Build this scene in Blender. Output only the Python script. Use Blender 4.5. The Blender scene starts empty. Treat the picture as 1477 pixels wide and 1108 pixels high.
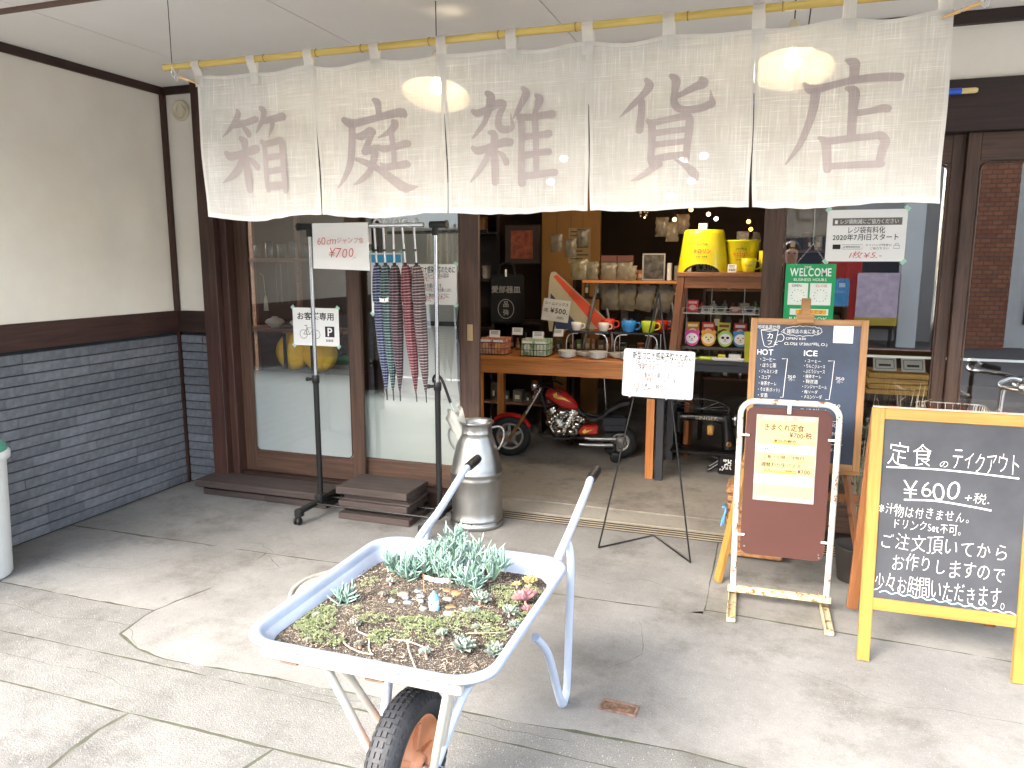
import bpy, bmesh, math, random
from math import sin, cos, pi, radians, sqrt
from mathutils import Vector, Matrix, noise

random.seed(7)
SC = bpy.context.scene
COL = SC.collection

# ------------------------------------------------------------------ camera, sky, sun, exposure
cam_d = bpy.data.cameras.new("camera")
cam = bpy.data.objects.new("camera", cam_d)
COL.objects.link(cam)
SC.camera = cam
_y, _p, _r = 0.33312068, 0.162362755, 0.000388969
_f = Vector((-sin(_y) * cos(_p), cos(_y) * cos(_p), -sin(_p)))
_rt = Vector((cos(_y), sin(_y), 0))
_up = _rt.cross(_f)
_r1 = _rt * cos(_r) + _up * sin(_r)
_u1 = -_rt * sin(_r) + _up * cos(_r)
cam.matrix_world = Matrix(((_r1.x, _u1.x, -_f.x, 0), (_r1.y, _u1.y, -_f.y, 0), (_r1.z, _u1.z, -_f.z, 1.55), (0, 0, 0, 1)))
cam_d.sensor_width = 36
cam_d.lens = 36 * 1083.97656 / 1477
cam_d.clip_start = 0.05
cam_d.clip_end = 400

SUN_EL, SUN_AZ = radians(34), radians(212)      # from the street side behind the camera
world = bpy.data.worlds.new("World")
SC.world = world
world.use_nodes = True
wn = world.node_tree
wn.nodes.clear()
_o = wn.nodes.new("ShaderNodeOutputWorld")
_b = wn.nodes.new("ShaderNodeBackground")
_s = wn.nodes.new("ShaderNodeTexSky")
_s.sky_type = 'NISHITA'
_s.sun_disc = False
_s.sun_elevation = SUN_EL
_s.sun_rotation = SUN_AZ
_s.air_density = 1.0
_s.dust_density = 3.5
_s.ozone_density = 0.6
_h = wn.nodes.new("ShaderNodeHueSaturation")
_h.inputs['Saturation'].default_value = 0.62
wn.links.new(_s.outputs[0], _h.inputs['Color'])
wn.links.new(_h.outputs[0], _b.inputs[0])
_b.inputs[1].default_value = 0.15
wn.links.new(_b.outputs[0], _o.inputs[0])

sun_d = bpy.data.lights.new("sun", 'SUN')
sun_d.energy = .5
sun_d.angle = radians(70)
sun_d.color = (1.0, 0.985, 0.965)
sun = bpy.data.objects.new("sun", sun_d)
COL.objects.link(sun)
_sd = Vector((sin(SUN_AZ) * cos(SUN_EL), cos(SUN_AZ) * cos(SUN_EL), sin(SUN_EL)))
sun.rotation_euler = _sd.to_track_quat('Z', 'Y').to_euler()
sun.location = (0, -3, 8)

SC.view_settings.view_transform = 'Standard'
SC.view_settings.look = 'None'
SC.view_settings.exposure = 3.8
SC.view_settings.gamma = 1.0
SC.view_settings.use_curve_mapping = False
SC.render.engine = 'CYCLES'
SC.cycles.max_bounces = 10
SC.cycles.transparent_max_bounces = 24
SC.cycles.use_denoising = True
SC.cycles.sample_clamp_indirect = 6

# ------------------------------------------------------------------ helpers
def lin(h):
    if isinstance(h, str):
        v = [int(h[i:i + 2], 16) / 255 for i in (0, 2, 4)]
        return tuple(x / 12.92 if x <= .04045 else ((x + .055) / 1.055) ** 2.4 for x in v)
    return h

def mul(c, k):
    return tuple(min(1, x * k) for x in c)

MATS = {}
def mat(name, col, rough=.5, metal=0., var=.12, scale=6., bump=0., bscale=60., col2=None, stretch=(1, 1, 1), spec=.5,
        trans=0., coat=0., wear=None, wscale=9., wthr=.62, ior=1.45, alpha=1.):
    """procedural principled material: base colour with noise variation, optional second colour patches (wear) and bump"""
    if name in MATS:
        return MATS[name]
    m = bpy.data.materials.new(name)
    MATS[name] = m
    m.use_nodes = True
    N, L = m.node_tree.nodes, m.node_tree.links
    p = N['Principled BSDF']
    col = lin(col)
    tc = N.new('ShaderNodeTexCoord')
    mp = N.new('ShaderNodeMapping')
    mp.inputs['Scale'].default_value = stretch
    L.new(tc.outputs['Object'], mp.inputs[0])
    nz = N.new('ShaderNodeTexNoise')
    nz.inputs['Scale'].default_value = scale
    nz.inputs['Detail'].default_value = 6
    nz.inputs['Roughness'].default_value = .6
    L.new(mp.outputs[0], nz.inputs['Vector'])
    rp = N.new('ShaderNodeValToRGB')
    rp.color_ramp.elements[0].position = .32
    rp.color_ramp.elements[1].position = .68
    a = mul(col, 1 - var)
    b = lin(col2) if col2 else mul(col, 1 + var)
    rp.color_ramp.elements[0].color = (*a, 1)
    rp.color_ramp.elements[1].color = (*b, 1)
    L.new(nz.outputs[0], rp.inputs[0])
    out = rp.outputs[0]
    if wear:
        n2 = N.new('ShaderNodeTexNoise')
        n2.inputs['Scale'].default_value = wscale
        n2.inputs['Detail'].default_value = 8
        n2.inputs['Roughness'].default_value = .7
        L.new(tc.outputs['Object'], n2.inputs['Vector'])
        r2 = N.new('ShaderNodeValToRGB')
        r2.color_ramp.elements[0].position = wthr
        r2.color_ramp.elements[1].position = wthr + .05
        L.new(n2.outputs[0], r2.inputs[0])
        mx = N.new('ShaderNodeMix')
        mx.data_type = 'RGBA'
        L.new(r2.outputs[0], mx.inputs[0])
        L.new(out, mx.inputs[6])
        mx.inputs[7].default_value = (*lin(wear), 1)
        out = mx.outputs[2]
    L.new(out, p.inputs['Base Color'])
    p.inputs['Roughness'].default_value = rough
    p.inputs['Metallic'].default_value = metal
    p.inputs['Specular IOR Level'].default_value = spec
    p.inputs['IOR'].default_value = ior
    p.inputs['Transmission Weight'].default_value = trans
    p.inputs['Coat Weight'].default_value = coat
    p.inputs['Alpha'].default_value = alpha
    if bump:
        bn = N.new('ShaderNodeTexNoise')
        bn.inputs['Scale'].default_value = bscale
        bn.inputs['Detail'].default_value = 5
        L.new(mp.outputs[0], bn.inputs['Vector'])
        bp = N.new('ShaderNodeBump')
        bp.inputs['Strength'].default_value = bump
        bp.inputs['Distance'].default_value = .004
        L.new(bn.outputs[0], bp.inputs['Height'])
        L.new(bp.outputs[0], p.inputs['Normal'])
    return m

def emit(name, col, k):
    if name in MATS:
        return MATS[name]
    m = bpy.data.materials.new(name)
    MATS[name] = m
    m.use_nodes = True
    p = m.node_tree.nodes['Principled BSDF']
    p.inputs['Base Color'].default_value = (*lin(col), 1)
    p.inputs['Emission Color'].default_value = (*lin(col), 1)
    p.inputs['Emission Strength'].default_value = k
    return m

class MB:
    """collects vertices and faces (with a material slot each) for one mesh"""
    def __init__(s):
        s.v = []; s.f = []; s.m = []; s.sm = []
    def add(s, vs, fs, mi=0, smooth=False, M=None):
        n = len(s.v)
        s.v += [tuple(M @ Vector(v)) for v in vs] if M is not None else [tuple(v) for v in vs]
        s.f += [tuple(i + n for i in f) for f in fs]
        s.m += [mi] * len(fs)
        s.sm += [smooth] * len(fs)
        return s
    def box(s, x0, x1, y0, y1, z0, z1, mi=0, M=None, bev=0.):
        if bev:
            b = bev
            vs = []
            # chamfered vertical section along the longest axis is enough for edge highlights
            dims = (x1 - x0, y1 - y0, z1 - z0)
            bm = bmesh.new()
            bmesh.ops.create_cube(bm, size=1)
            for v in bm.verts:
                v.co = Vector(((x0 + x1) / 2 + v.co.x * dims[0], (y0 + y1) / 2 + v.co.y * dims[1], (z0 + z1) / 2 + v.co.z * dims[2]))
            bmesh.ops.bevel(bm, geom=bm.edges[:], offset=min(b, min(abs(d) for d in dims) * .45), segments=1, affect='EDGES')
            bm.verts.ensure_lookup_table()
            vs = [v.co.copy() for v in bm.verts]
            fs = [[v.index for v in f.verts] for f in bm.faces]
            bm.free()
            return s.add(vs, fs, mi, False, M)
        vs = [(x, y, z) for z in (z0, z1) for y in (y0, y1) for x in (x0, x1)]
        fs = [(0, 2, 3, 1), (4, 5, 7, 6), (0, 1, 5, 4), (2, 6, 7, 3), (0, 4, 6, 2), (1, 3, 7, 5)]
        return s.add(vs, fs, mi, False, M)
    def tube(s, pts, r, n=10, mi=0, M=None, closed=False, cap=True):
        P = [Vector(p) for p in pts]
        R = r if isinstance(r, (list, tuple)) else [r] * len(P)
        k = len(P)
        rings = []
        up = None
        for i in range(k):
            if closed:
                t = (P[(i + 1) % k] - P[i - 1]).normalized()
            else:
                t = (P[min(i + 1, k - 1)] - P[max(i - 1, 0)]).normalized()
            if up is None:
                up = Vector((0, 0, 1)) if abs(t.z) < .9 else Vector((1, 0, 0))
                up = (up - t * up.dot(t)).normalized()
            else:
                up = (up - t * up.dot(t))
                up = up.normalized() if up.length > 1e-6 else t.orthogonal().normalized()
            b = t.cross(up)
            rings.append([P[i] + (up * cos(2 * pi * j / n) + b * sin(2 * pi * j / n)) * R[i] for j in range(n)])
        vs = [v for q in rings for v in q]
        fs = []
        for i in range(k if closed else k - 1):
            i2 = (i + 1) % k
            for j in range(n):
                fs.append((i * n + j, i * n + (j + 1) % n, i2 * n + (j + 1) % n, i2 * n + j))
        s.add(vs, fs, mi, True, M)
        if cap and not closed:
            s.add(rings[0], [tuple(range(n))[::-1]], mi, False, M)
            s.add(rings[-1], [tuple(range(n))], mi, False, M)
        return s
    def lathe(s, prof, n=24, mi=0, M=None, cap=True, smooth=True, a0=0., a1=2 * pi):
        full = abs(a1 - a0 - 2 * pi) < 1e-6
        k = n if full else n + 1
        vs = [(r * cos(a0 + (a1 - a0) * j / n), r * sin(a0 + (a1 - a0) * j / n), z) for r, z in prof for j in range(k)]
        fs = []
        for i in range(len(prof) - 1):
            for j in range(n):
                j2 = (j + 1) % k
                fs.append((i * k + j, i * k + j2, (i + 1) * k + j2, (i + 1) * k + j))
        s.add(vs, fs, mi, smooth, M)
        if cap and full:
            if prof[0][0] > 1e-5: s.add(vs[:k], [tuple(range(k))[::-1]], mi, False, M)
            if prof[-1][0] > 1e-5: s.add(vs[-k:], [tuple(range(k))], mi, False, M)
        return s
    def prism(s, poly, y0, y1, mi=0, M=None):
        """polygon in XZ extruded along Y"""
        n = len(poly)
        vs = [(x, y0, z) for x, z in poly] + [(x, y1, z) for x, z in poly]
        fs = [tuple(range(n)), tuple(range(2 * n - 1, n - 1, -1))] + [(i, n + i, n + (i + 1) % n, (i + 1) % n) for i in range(n)]
        return s.add(vs, fs, mi, False, M)
    def slab(s, poly, z0, z1, mi=0, M=None):
        """polygon in XY extruded along Z"""
        n = len(poly)
        vs = [(x, y, z0) for x, y in poly] + [(x, y, z1) for x, y in poly]
        fs = [tuple(range(n))[::-1], tuple(range(n, 2 * n))] + [(i, (i + 1) % n, n + (i + 1) % n, n + i) for i in range(n)]
        return s.add(vs, fs, mi, False, M)
    def ball(s, c, r, mi=0, n=12, M=None, sc=(1, 1, 1)):
        pr = [(max(1e-6, sin(pi * i / (n // 2))) * 1, -cos(pi * i / (n // 2))) for i in range(n // 2 + 1)]
        vs = [(c[0] + q * cos(2 * pi * j / n) * r * sc[0], c[1] + q * sin(2 * pi * j / n) * r * sc[1], c[2] + z * r * sc[2]) for q, z in pr for j in range(n)]
        fs = [(i * n + j, i * n + (j + 1) % n, (i + 1) * n + (j + 1) % n, (i + 1) * n + j) for i in range(n // 2) for j in range(n)]
        return s.add(vs, fs, mi, True, M)
    def mesh(s, name, mats):
        me = bpy.data.meshes.new(name)
        me.from_pydata(s.v, [], s.f)
        if s.f:
            me.polygons.foreach_set('material_index', s.m)
            me.polygons.foreach_set('use_smooth', s.sm)
        for q in (mats if isinstance(mats, (list, tuple)) else [mats]):
            me.materials.append(q)
        me.update()
        return me

def wloc(o):
    v = Vector((0, 0, 0))
    while o:
        v += o.location
        o = o.parent
    return v

def obj(name, mb, mats, parent=None, world=False, loc=None, rot=None, label=None):
    """one mesh object; world=True: the vertices are in world coordinates (parents unrotated)"""
    if isinstance(mb, MB):
        if world:
            o0 = wloc(parent) if parent else (Vector(loc) if loc else Vector((0, 0, 0)))
            if parent and loc: o0 += Vector(loc)
            mb.v = [(v[0] - o0.x, v[1] - o0.y, v[2] - o0.z) for v in mb.v]
        me = mb.mesh(name, mats)
    else:
        me = mb
    o = bpy.data.objects.new(name, me)
    COL.objects.link(o)
    if parent: o.parent = parent
    if loc: o.location = loc
    if rot: o.rotation_euler = rot
    if label: o['label'] = label
    return o

def thing(name, label, cat, loc=(0, 0, 0), rz=0., group=None, rot=None):
    o = bpy.data.objects.new(name, None)
    o.empty_display_size = .1
    COL.objects.link(o)
    o.location = loc
    o.rotation_euler = rot if rot else (0, 0, rz)
    return tag(o, label, cat, group)

def tag(o, label, cat, group=None, kind=None):
    o['label'] = label
    if cat: o['category'] = cat
    if group: o['group'] = group
    if kind: o['kind'] = kind
    return o

def struct(name, mb, mats):
    o = obj(name, mb, mats)
    o['kind'] = 'structure'
    return o

KIDS = {}
def copy_tree(o, parent=None):
    c = o.copy()
    COL.objects.link(c)
    c.parent = parent
    for ch in [q for q in bpy.data.objects if q.parent == o]:
        copy_tree(ch, c)
    return c

# lettering: glyph outlines of the built-in font, flat, laid in the XZ plane facing -Y
_tc = bpy.data.curves.new('glyphs', 'FONT')
_to = bpy.data.objects.new('glyphs', _tc)
COL.objects.link(_to)
_GC = {}
def glyph(ch, off=0.):
    k = (ch, off)
    if k not in _GC:
        _tc.body = ch
        _tc.offset = off
        _tc.resolution_u = 3
        dg = bpy.context.evaluated_depsgraph_get()
        me = bpy.data.meshes.new_from_object(_to.evaluated_get(dg))
        vs = [(v.co.x, v.co.y) for v in me.vertices]
        fs = [tuple(p.vertices) for p in me.polygons]
        bpy.data.meshes.remove(me)
        _GC[k] = (vs, fs)
    return _GC[k]

def text(mb, s, x, z, size, y=0., off=0., mi=0, hand=0., width=None, align='L', slant=0., seed=1, rise=0.):
    """adds one line of lettering to mb with its baseline at z; hand>0 jitters each character like handwriting"""
    rnd = random.Random(seed * 77 + len(s))
    items = []
    pen = 0.
    for ch in s:
        if ch == ' ':
            pen += .35; continue
        if ch == '\u3000':
            pen += 1.; continue
        vs, fs = glyph(ch, off)
        if ord(ch) > 0x2E80:
            items.append((vs, fs, pen, ch)); pen += 1.0
        else:
            if not vs: continue
            x0 = min(v[0] for v in vs); x1 = max(v[0] for v in vs)
            items.append((vs, fs, pen - x0 + .04, ch)); pen += x1 - x0 + .10
    sx = size
    if width: sx = width / max(pen, .01)
    if width and size is None: size = sx
    ox = {'L': 0, 'C': -pen * sx / 2, 'R': -pen * sx}[align]
    for vs, fs, p, ch in items:
        a = (rnd.random() - .5) * .16 * hand
        k = 1 + (rnd.random() - .5) * .2 * hand
        dz = (rnd.random() - .5) * .1 * hand
        sl = slant + (rnd.random() - .5) * .15 * hand
        out = []
        for vx, vz in vs:
            u, w = (vx - .5) * k, (vz - .38) * k
            u, w = u * cos(a) - w * sin(a), u * sin(a) + w * cos(a)
            u, w = u + .5, w + .38 + dz
            u += w * sl
            X = x + ox + (u + p) * sx
            out.append((X, y, z + w * size + (X - x) * rise))
        mb.add(out, fs, mi)
    return mb

def smooth_pts(pts, k=6):
    """Catmull-Rom through tuples of any length"""
    P = [pts[0]] + list(pts) + [pts[-1]]
    out = []
    for i in range(1, len(P) - 2):
        for j in range(k):
            t = j / k
            out.append(tuple(.5 * (2 * b + (c - a) * t + (2 * a - 5 * b + 4 * c - d) * t * t + (3 * b - a - 3 * c + d) * t ** 3)
                             for a, b, c, d in zip(P[i - 1], P[i], P[i + 1], P[i + 2])))
    out.append(tuple(pts[-1]))
    return out

def line(mb, pts, w, y=0., mi=0, closed=False):
    """flat drawn line in XZ, facing -Y; w may vary per point"""
    n = len(pts)
    W = w if isinstance(w, (list, tuple)) else [w] * n
    vs = []
    for i in range(n):
        a = pts[(i - 1) % n] if (closed or i > 0) else pts[i]
        b = pts[(i + 1) % n] if (closed or i < n - 1) else pts[i]
        dx, dz = b[0] - a[0], b[1] - a[1]
        l = max(1e-9, sqrt(dx * dx + dz * dz))
        nx, nz = -dz / l * W[i] / 2, dx / l * W[i] / 2
        vs += [(pts[i][0] + nx, y, pts[i][1] + nz), (pts[i][0] - nx, y, pts[i][1] - nz)]
    fs = []
    for i in range(n if closed else n - 1):
        j = (i + 1) % n
        fs.append((2 * i, 2 * i + 1, 2 * j + 1, 2 * j))
    return mb.add(vs, fs, mi)

def rect(mb, x0, x1, z0, z1, y=0., mi=0):
    return mb.add([(x0, y, z0), (x1, y, z0), (x1, y, z1), (x0, y, z1)], [(0, 1, 2, 3)], mi)

def rrect(x0, x1, z0, z1, r, k=5):
    pts = []
    for cx, cz, a in ((x1 - r, z0 + r, -pi / 2), (x1 - r, z1 - r, 0), (x0 + r, z1 - r, pi / 2), (x0 + r, z0 + r, pi)):
        for i in range(k + 1):
            t = a + pi / 2 * i / k
            pts.append((cx + r * cos(t), cz + r * sin(t)))
    return pts

def TM(x=0, y=0, z=0, rx=0, ry=0, rz=0, s=1):
    return Matrix.Translation((x, y, z)) @ Matrix.Rotation(rz, 4, 'Z') @ Matrix.Rotation(ry, 4, 'Y') @ Matrix.Rotation(rx, 4, 'X') @ Matrix.Scale(s, 4)

# ------------------------------------------------------------------ materials
def concrete(name, c1, c2, stain, speck=.5, bump=.5, fine=220.):
    m = bpy.data.materials.new(name)
    m.use_nodes = True
    N, L = m.node_tree.nodes, m.node_tree.links
    p = N['Principled BSDF']
    g = N.new('ShaderNodeNewGeometry')
    def nz(sc, det=8, ro=.6):
        n = N.new('ShaderNodeTexNoise')
        n.inputs['Scale'].default_value = sc; n.inputs['Detail'].default_value = det; n.inputs['Roughness'].default_value = ro
        L.new(g.outputs['Position'], n.inputs['Vector'])
        return n.outputs[0]
    def ramp(src, a, b, ca, cb):
        r = N.new('ShaderNodeValToRGB')
        r.color_ramp.elements[0].position = a; r.color_ramp.elements[1].position = b
        r.color_ramp.elements[0].color = (*ca, 1); r.color_ramp.elements[1].color = (*cb, 1)
        L.new(src, r.inputs[0])
        return r.outputs[0]
    def mix(f, a, b, mode='MIX', k=1.):
        x = N.new('ShaderNodeMix'); x.data_type = 'RGBA'; x.blend_type = mode
        if f is None: x.inputs[0].default_value = k
        else: L.new(f, x.inputs[0])
        L.new(a, x.inputs[6])
        if isinstance(b, tuple): x.inputs[7].default_value = (*b, 1)
        else: L.new(b, x.inputs[7])
        return x.outputs[2]
    base = ramp(nz(1.3, 9, .62), .35, .68, lin(c1), lin(c2))
    st = ramp(nz(2.1, 12, .72), .50, .66, (0, 0, 0), (.85, .85, .85))
    base = mix(st, base, lin(stain))
    fine_c = ramp(nz(fine, 3, .7), .3, .7, (1 - speck * .35,) * 3, (1 + speck * .12,) * 3)
    base = mix(None, base, fine_c, 'MULTIPLY')
    med = ramp(nz(28, 6, .7), .3, .75, (.88, .88, .88), (1.05, 1.05, 1.04))
    base = mix(None, base, med, 'MULTIPLY')
    v = N.new('ShaderNodeTexVoronoi'); v.inputs['Scale'].default_value = 120
    L.new(g.outputs['Position'], v.inputs['Vector'])
    sp = ramp(v.outputs['Distance'], .10, .2, (.6 * speck,) * 3, (0, 0, 0))
    vm = N.new('ShaderNodeMath'); vm.operation = 'GREATER_THAN'; vm.inputs[1].default_value = .72
    sc = N.new('ShaderNodeSeparateColor'); L.new(v.outputs['Color'], sc.inputs[0]); L.new(sc.outputs[0], vm.inputs[0])
    mm = N.new('ShaderNodeMath'); mm.operation = 'MULTIPLY'; L.new(sp, mm.inputs[0]); L.new(vm.outputs[0], mm.inputs[1])
    base = mix(mm.outputs[0], base, (.75, .74, .72))
    L.new(base, p.inputs['Base Color'])
    p.inputs['Roughness'].default_value = .85
    p.inputs['Specular IOR Level'].default_value = .3
    bp = N.new('ShaderNodeBump'); bp.inputs['Strength'].default_value = bump; bp.inputs['Distance'].default_value = .004
    ad = N.new('ShaderNodeMath'); ad.operation = 'ADD'
    L.new(nz(fine * .7, 4, .7), ad.inputs[0]); L.new(nz(14, 6, .6), ad.inputs[1])
    L.new(ad.outputs[0], bp.inputs['Height']); L.new(bp.outputs[0], p.inputs['Normal'])
    MATS[name] = m
    return m

def wood(name, c1, c2, rough=.55, along='z', scale=1., wear=None, bump=.25):
    """stretched noise grain along one axis"""
    m = bpy.data.materials.new(name)
    m.use_nodes = True
    N, L = m.node_tree.nodes, m.node_tree.links
    p = N['Principled BSDF']
    tc = N.new('ShaderNodeTexCoord')
    oi = N.new('ShaderNodeObjectInfo')
    ml = N.new('ShaderNodeMath'); ml.operation = 'MULTIPLY'; ml.inputs[1].default_value = 13.
    L.new(oi.outputs['Random'], ml.inputs[0])
    va = N.new('ShaderNodeVectorMath'); va.operation = 'ADD'
    L.new(tc.outputs['Object'], va.inputs[0]); L.new(ml.outputs[0], va.inputs[1])
    mp = N.new('ShaderNodeMapping')
    s = {'x': (1.2, 26, 26), 'y': (26, 1.2, 26), 'z': (26, 26, 1.2)}[along]
    mp.inputs['Scale'].default_value = tuple(q * scale for q in s)
    L.new(va.outputs[0], mp.inputs[0])
    nz = N.new('ShaderNodeTexNoise'); nz.inputs['Scale'].default_value = 2.2; nz.inputs['Detail'].default_value = 8
    nz.inputs['Roughness'].default_value = .65; nz.inputs['Distortion'].default_value = .5
    L.new(mp.outputs[0], nz.inputs['Vector'])
    rp = N.new('ShaderNodeValToRGB')
    rp.color_ramp.elements[0].position = .34; rp.color_ramp.elements[1].position = .66
    rp.color_ramp.elements[0].color = (*lin(c1), 1); rp.color_ramp.elements[1].color = (*lin(c2), 1)
    L.new(nz.outputs[0], rp.inputs[0])
    out = rp.outputs[0]
    if wear:
        n2 = N.new('ShaderNodeTexNoise'); n2.inputs['Scale'].default_value = 22; n2.inputs['Detail'].default_value = 10; n2.inputs['Roughness'].default_value = .75
        L.new(va.outputs[0], n2.inputs['Vector'])
        r2 = N.new('ShaderNodeValToRGB'); r2.color_ramp.elements[0].position = .66; r2.color_ramp.elements[1].position = .72
        L.new(n2.outputs[0], r2.inputs[0])
        mx = N.new('ShaderNodeMix'); mx.data_type = 'RGBA'
        L.new(r2.outputs[0], mx.inputs[0]); L.new(out, mx.inputs[6]); mx.inputs[7].default_value = (*lin(wear), 1)
        out = mx.outputs[2]
    L.new(out, p.inputs['Base Color'])
    p.inputs['Roughness'].default_value = rough
    bp = N.new('ShaderNodeBump'); bp.inputs['Strength'].default_value = bump; bp.inputs['Distance'].default_value = .002
    L.new(nz.outputs[0], bp.inputs['Height']); L.new(bp.outputs[0], p.inputs['Normal'])
    MATS[name] = m
    return m

def glass_mat(name, refl_ior=1.6, tint=(.93, .95, .94), rough=0.):
    """thin pane: see-through with a mirror share that grows at grazing angles"""
    m = bpy.data.materials.new(name)
    m.use_nodes = True
    N, L = m.node_tree.nodes, m.node_tree.links
    N.clear()
    o = N.new('ShaderNodeOutputMaterial'); t = N.new('ShaderNodeBsdfTransparent'); g = N.new('ShaderNodeBsdfGlossy')
    t.inputs[0].default_value = (*tint, 1); g.inputs['Roughness'].default_value = rough
    g.inputs['Color'].default_value = (1, 1, 1, 1)
    ge = N.new('ShaderNodeNewGeometry'); dt = N.new('ShaderNodeVectorMath'); dt.operation = 'DOT_PRODUCT'
    L.new(ge.outputs['Incoming'], dt.inputs[0]); L.new(ge.outputs['Normal'], dt.inputs[1])
    ab = N.new('ShaderNodeMath'); ab.operation = 'ABSOLUTE'; L.new(dt.outputs['Value'], ab.inputs[0])
    om = N.new('ShaderNodeMath'); om.operation = 'SUBTRACT'; om.inputs[0].default_value = 1; L.new(ab.outputs[0], om.inputs[1])
    pw = N.new('ShaderNodeMath'); pw.operation = 'POWER'; L.new(om.outputs[0], pw.inputs[0]); pw.inputs[1].default_value = 5
    f = N.new('ShaderNodeMath'); f.operation = 'MULTIPLY_ADD'; L.new(pw.outputs[0], f.inputs[0])
    r0 = ((refl_ior - 1) / (refl_ior + 1)) ** 2; f.inputs[1].default_value = 1 - r0; f.inputs[2].default_value = r0
    mx = N.new('ShaderNodeMixShader')
    L.new(f.outputs[0], mx.inputs[0]); L.new(t.outputs[0], mx.inputs[1]); L.new(g.outputs[0], mx.inputs[2]); L.new(mx.outputs[0], o.inputs[0])
    MATS[name] = m
    return m

def linen(name, base, thread, transp=.10, trl=.35, ink=False):
    m = bpy.data.materials.new(name)
    m.use_nodes = True
    N, L = m.node_tree.nodes, m.node_tree.links
    N.clear()
    o = N.new('ShaderNodeOutputMaterial')
    g = N.new('ShaderNodeNewGeometry')
    def thr(scale, dist=.6):
        mp = N.new('ShaderNodeMapping'); mp.inputs['Scale'].default_value = scale
        L.new(g.outputs['Position'], mp.inputs[0])
        n = N.new('ShaderNodeTexNoise'); n.inputs['Scale'].default_value = 1; n.inputs['Detail'].default_value = 3; n.inputs['Roughness'].default_value = .7
        L.new(mp.outputs[0], n.inputs['Vector'])
        return n.outputs[0]
    a, b = thr((260, 20, 7)), thr((6, 20, 300))
    mxm = N.new('ShaderNodeMath'); mxm.operation = 'MAXIMUM'
    L.new(a, mxm.inputs[0]); L.new(b, mxm.inputs[1])
    mnm = N.new('ShaderNodeMath'); mnm.operation = 'MINIMUM'
    L.new(a, mnm.inputs[0]); L.new(b, mnm.inputs[1])
    av = N.new('ShaderNodeMath'); av.operation = 'ADD'; L.new(mxm.outputs[0], av.inputs[0]); L.new(mnm.outputs[0], av.inputs[1])
    rp = N.new('ShaderNodeValToRGB')
    rp.color_ramp.elements[0].position = .56; rp.color_ramp.elements[1].position = .72
    rp.color_ramp.elements[0].color = (*lin(base), 1); rp.color_ramp.elements[1].color = (*lin(thread), 1)
    L.new(mxm.outputs[0], rp.inputs[0])
    big = thr((9, 9, 5))
    r3 = N.new('ShaderNodeValToRGB'); r3.color_ramp.elements[0].position = .35; r3.color_ramp.elements[1].position = .65
    r3.color_ramp.elements[0].color = (.93, .92, .90, 1); r3.color_ramp.elements[1].color = (1.03, 1.03, 1.03, 1)
    L.new(big, r3.inputs[0])
    mu = N.new('ShaderNodeMix'); mu.data_type = 'RGBA'; mu.blend_type = 'MULTIPLY'; mu.inputs[0].default_value = 1
    L.new(rp.outputs[0], mu.inputs[6]); L.new(r3.outputs[0], mu.inputs[7])
    d = N.new('ShaderNodeBsdfDiffuse'); t = N.new('ShaderNodeBsdfTranslucent'); tr = N.new('ShaderNodeBsdfTransparent')
    L.new(mu.outputs[2], d.inputs[0]); L.new(mu.outputs[2], t.inputs[0])
    bp = N.new('ShaderNodeBump'); bp.inputs['Strength'].default_value = .35; bp.inputs['Distance'].default_value = .001
    L.new(av.outputs[0], bp.inputs['Height']); L.new(bp.outputs[0], d.inputs['Normal'])
    m1 = N.new('ShaderNodeMixShader'); m1.inputs[0].default_value = trl
    L.new(d.outputs[0], m1.inputs[1]); L.new(t.outputs[0], m1.inputs[2])
    # gaps between threads let a little through
    r4 = N.new('ShaderNodeValToRGB'); r4.color_ramp.elements[0].position = .25; r4.color_ramp.elements[1].position = .5
    r4.color_ramp.elements[0].color = (transp * 2.2,) * 3 + (1,); r4.color_ramp.elements[1].color = (transp * .55,) * 3 + (1,)
    L.new(mnm.outputs[0], r4.inputs[0])
    m2 = N.new('ShaderNodeMixShader')
    L.new(r4.outputs[0], m2.inputs[0]); L.new(m1.outputs[0], m2.inputs[1]); L.new(tr.outputs[0], m2.inputs[2])
    L.new(m2.outputs[0], o.inputs[0])
    MATS[name] = m
    return m

M_SLAB_IN = concrete('concrete smooth', '737270', '8d8c89', '615e5a', .55, .4, 160)
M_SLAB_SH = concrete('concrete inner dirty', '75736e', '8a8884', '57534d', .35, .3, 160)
M_SLAB_OUT = concrete('concrete rough', '6c6c69', '868582', '5a5855', 1.2, 1.0, 200)
M_FLOOR = concrete('shop floor concrete', '857f76', '98928a', '675f57', .4, .2, 120)
M_DIRT = mat('joint dirt', '3c3a33', .95, col2='4d5240', scale=12)
M_PLASTER = mat('cream plaster', 'e2dbcd', .9, var=.05, scale=1.2, col2='ece7dc', bump=.25, bscale=180)
M_SOFFIT = mat('soffit board', 'e6e3de', .85, var=.03, scale=.8, col2='ebe8e4')
M_DARK = wood('dark stained beam', '20140f', '35221b', .5, 'x')
M_DARKV = wood('dark stained post', '2c1a15', '4b2f26', .5, 'z')
M_DARKY = wood('dark stained rail', '2a1815', '432a24', .5, 'y')
M_FRAMEV = wood('brown door stile', '38271e', '5a4132', .5, 'z')
M_FRAMEX = wood('brown door rail', '38271e', '5a4132', .5, 'x')
M_TILE = mat('slate grey facing brick', '5f6267', .85, var=.12, scale=30, col2='6e7176', bump=.9, bscale=260)
M_TILE2 = mat('slate facing brick lighter', '65686e', .85, var=.12, scale=22, col2='75787e', bump=.9, bscale=260)
M_TILE3 = mat('slate facing brick darker', '585b60', .85, var=.12, scale=26, col2='676a70', bump=.9, bscale=260)
M_GROUT = mat('dark grout', '2a2c30', .95)
M_GLASS = glass_mat('window glass', 2.3)
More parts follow.
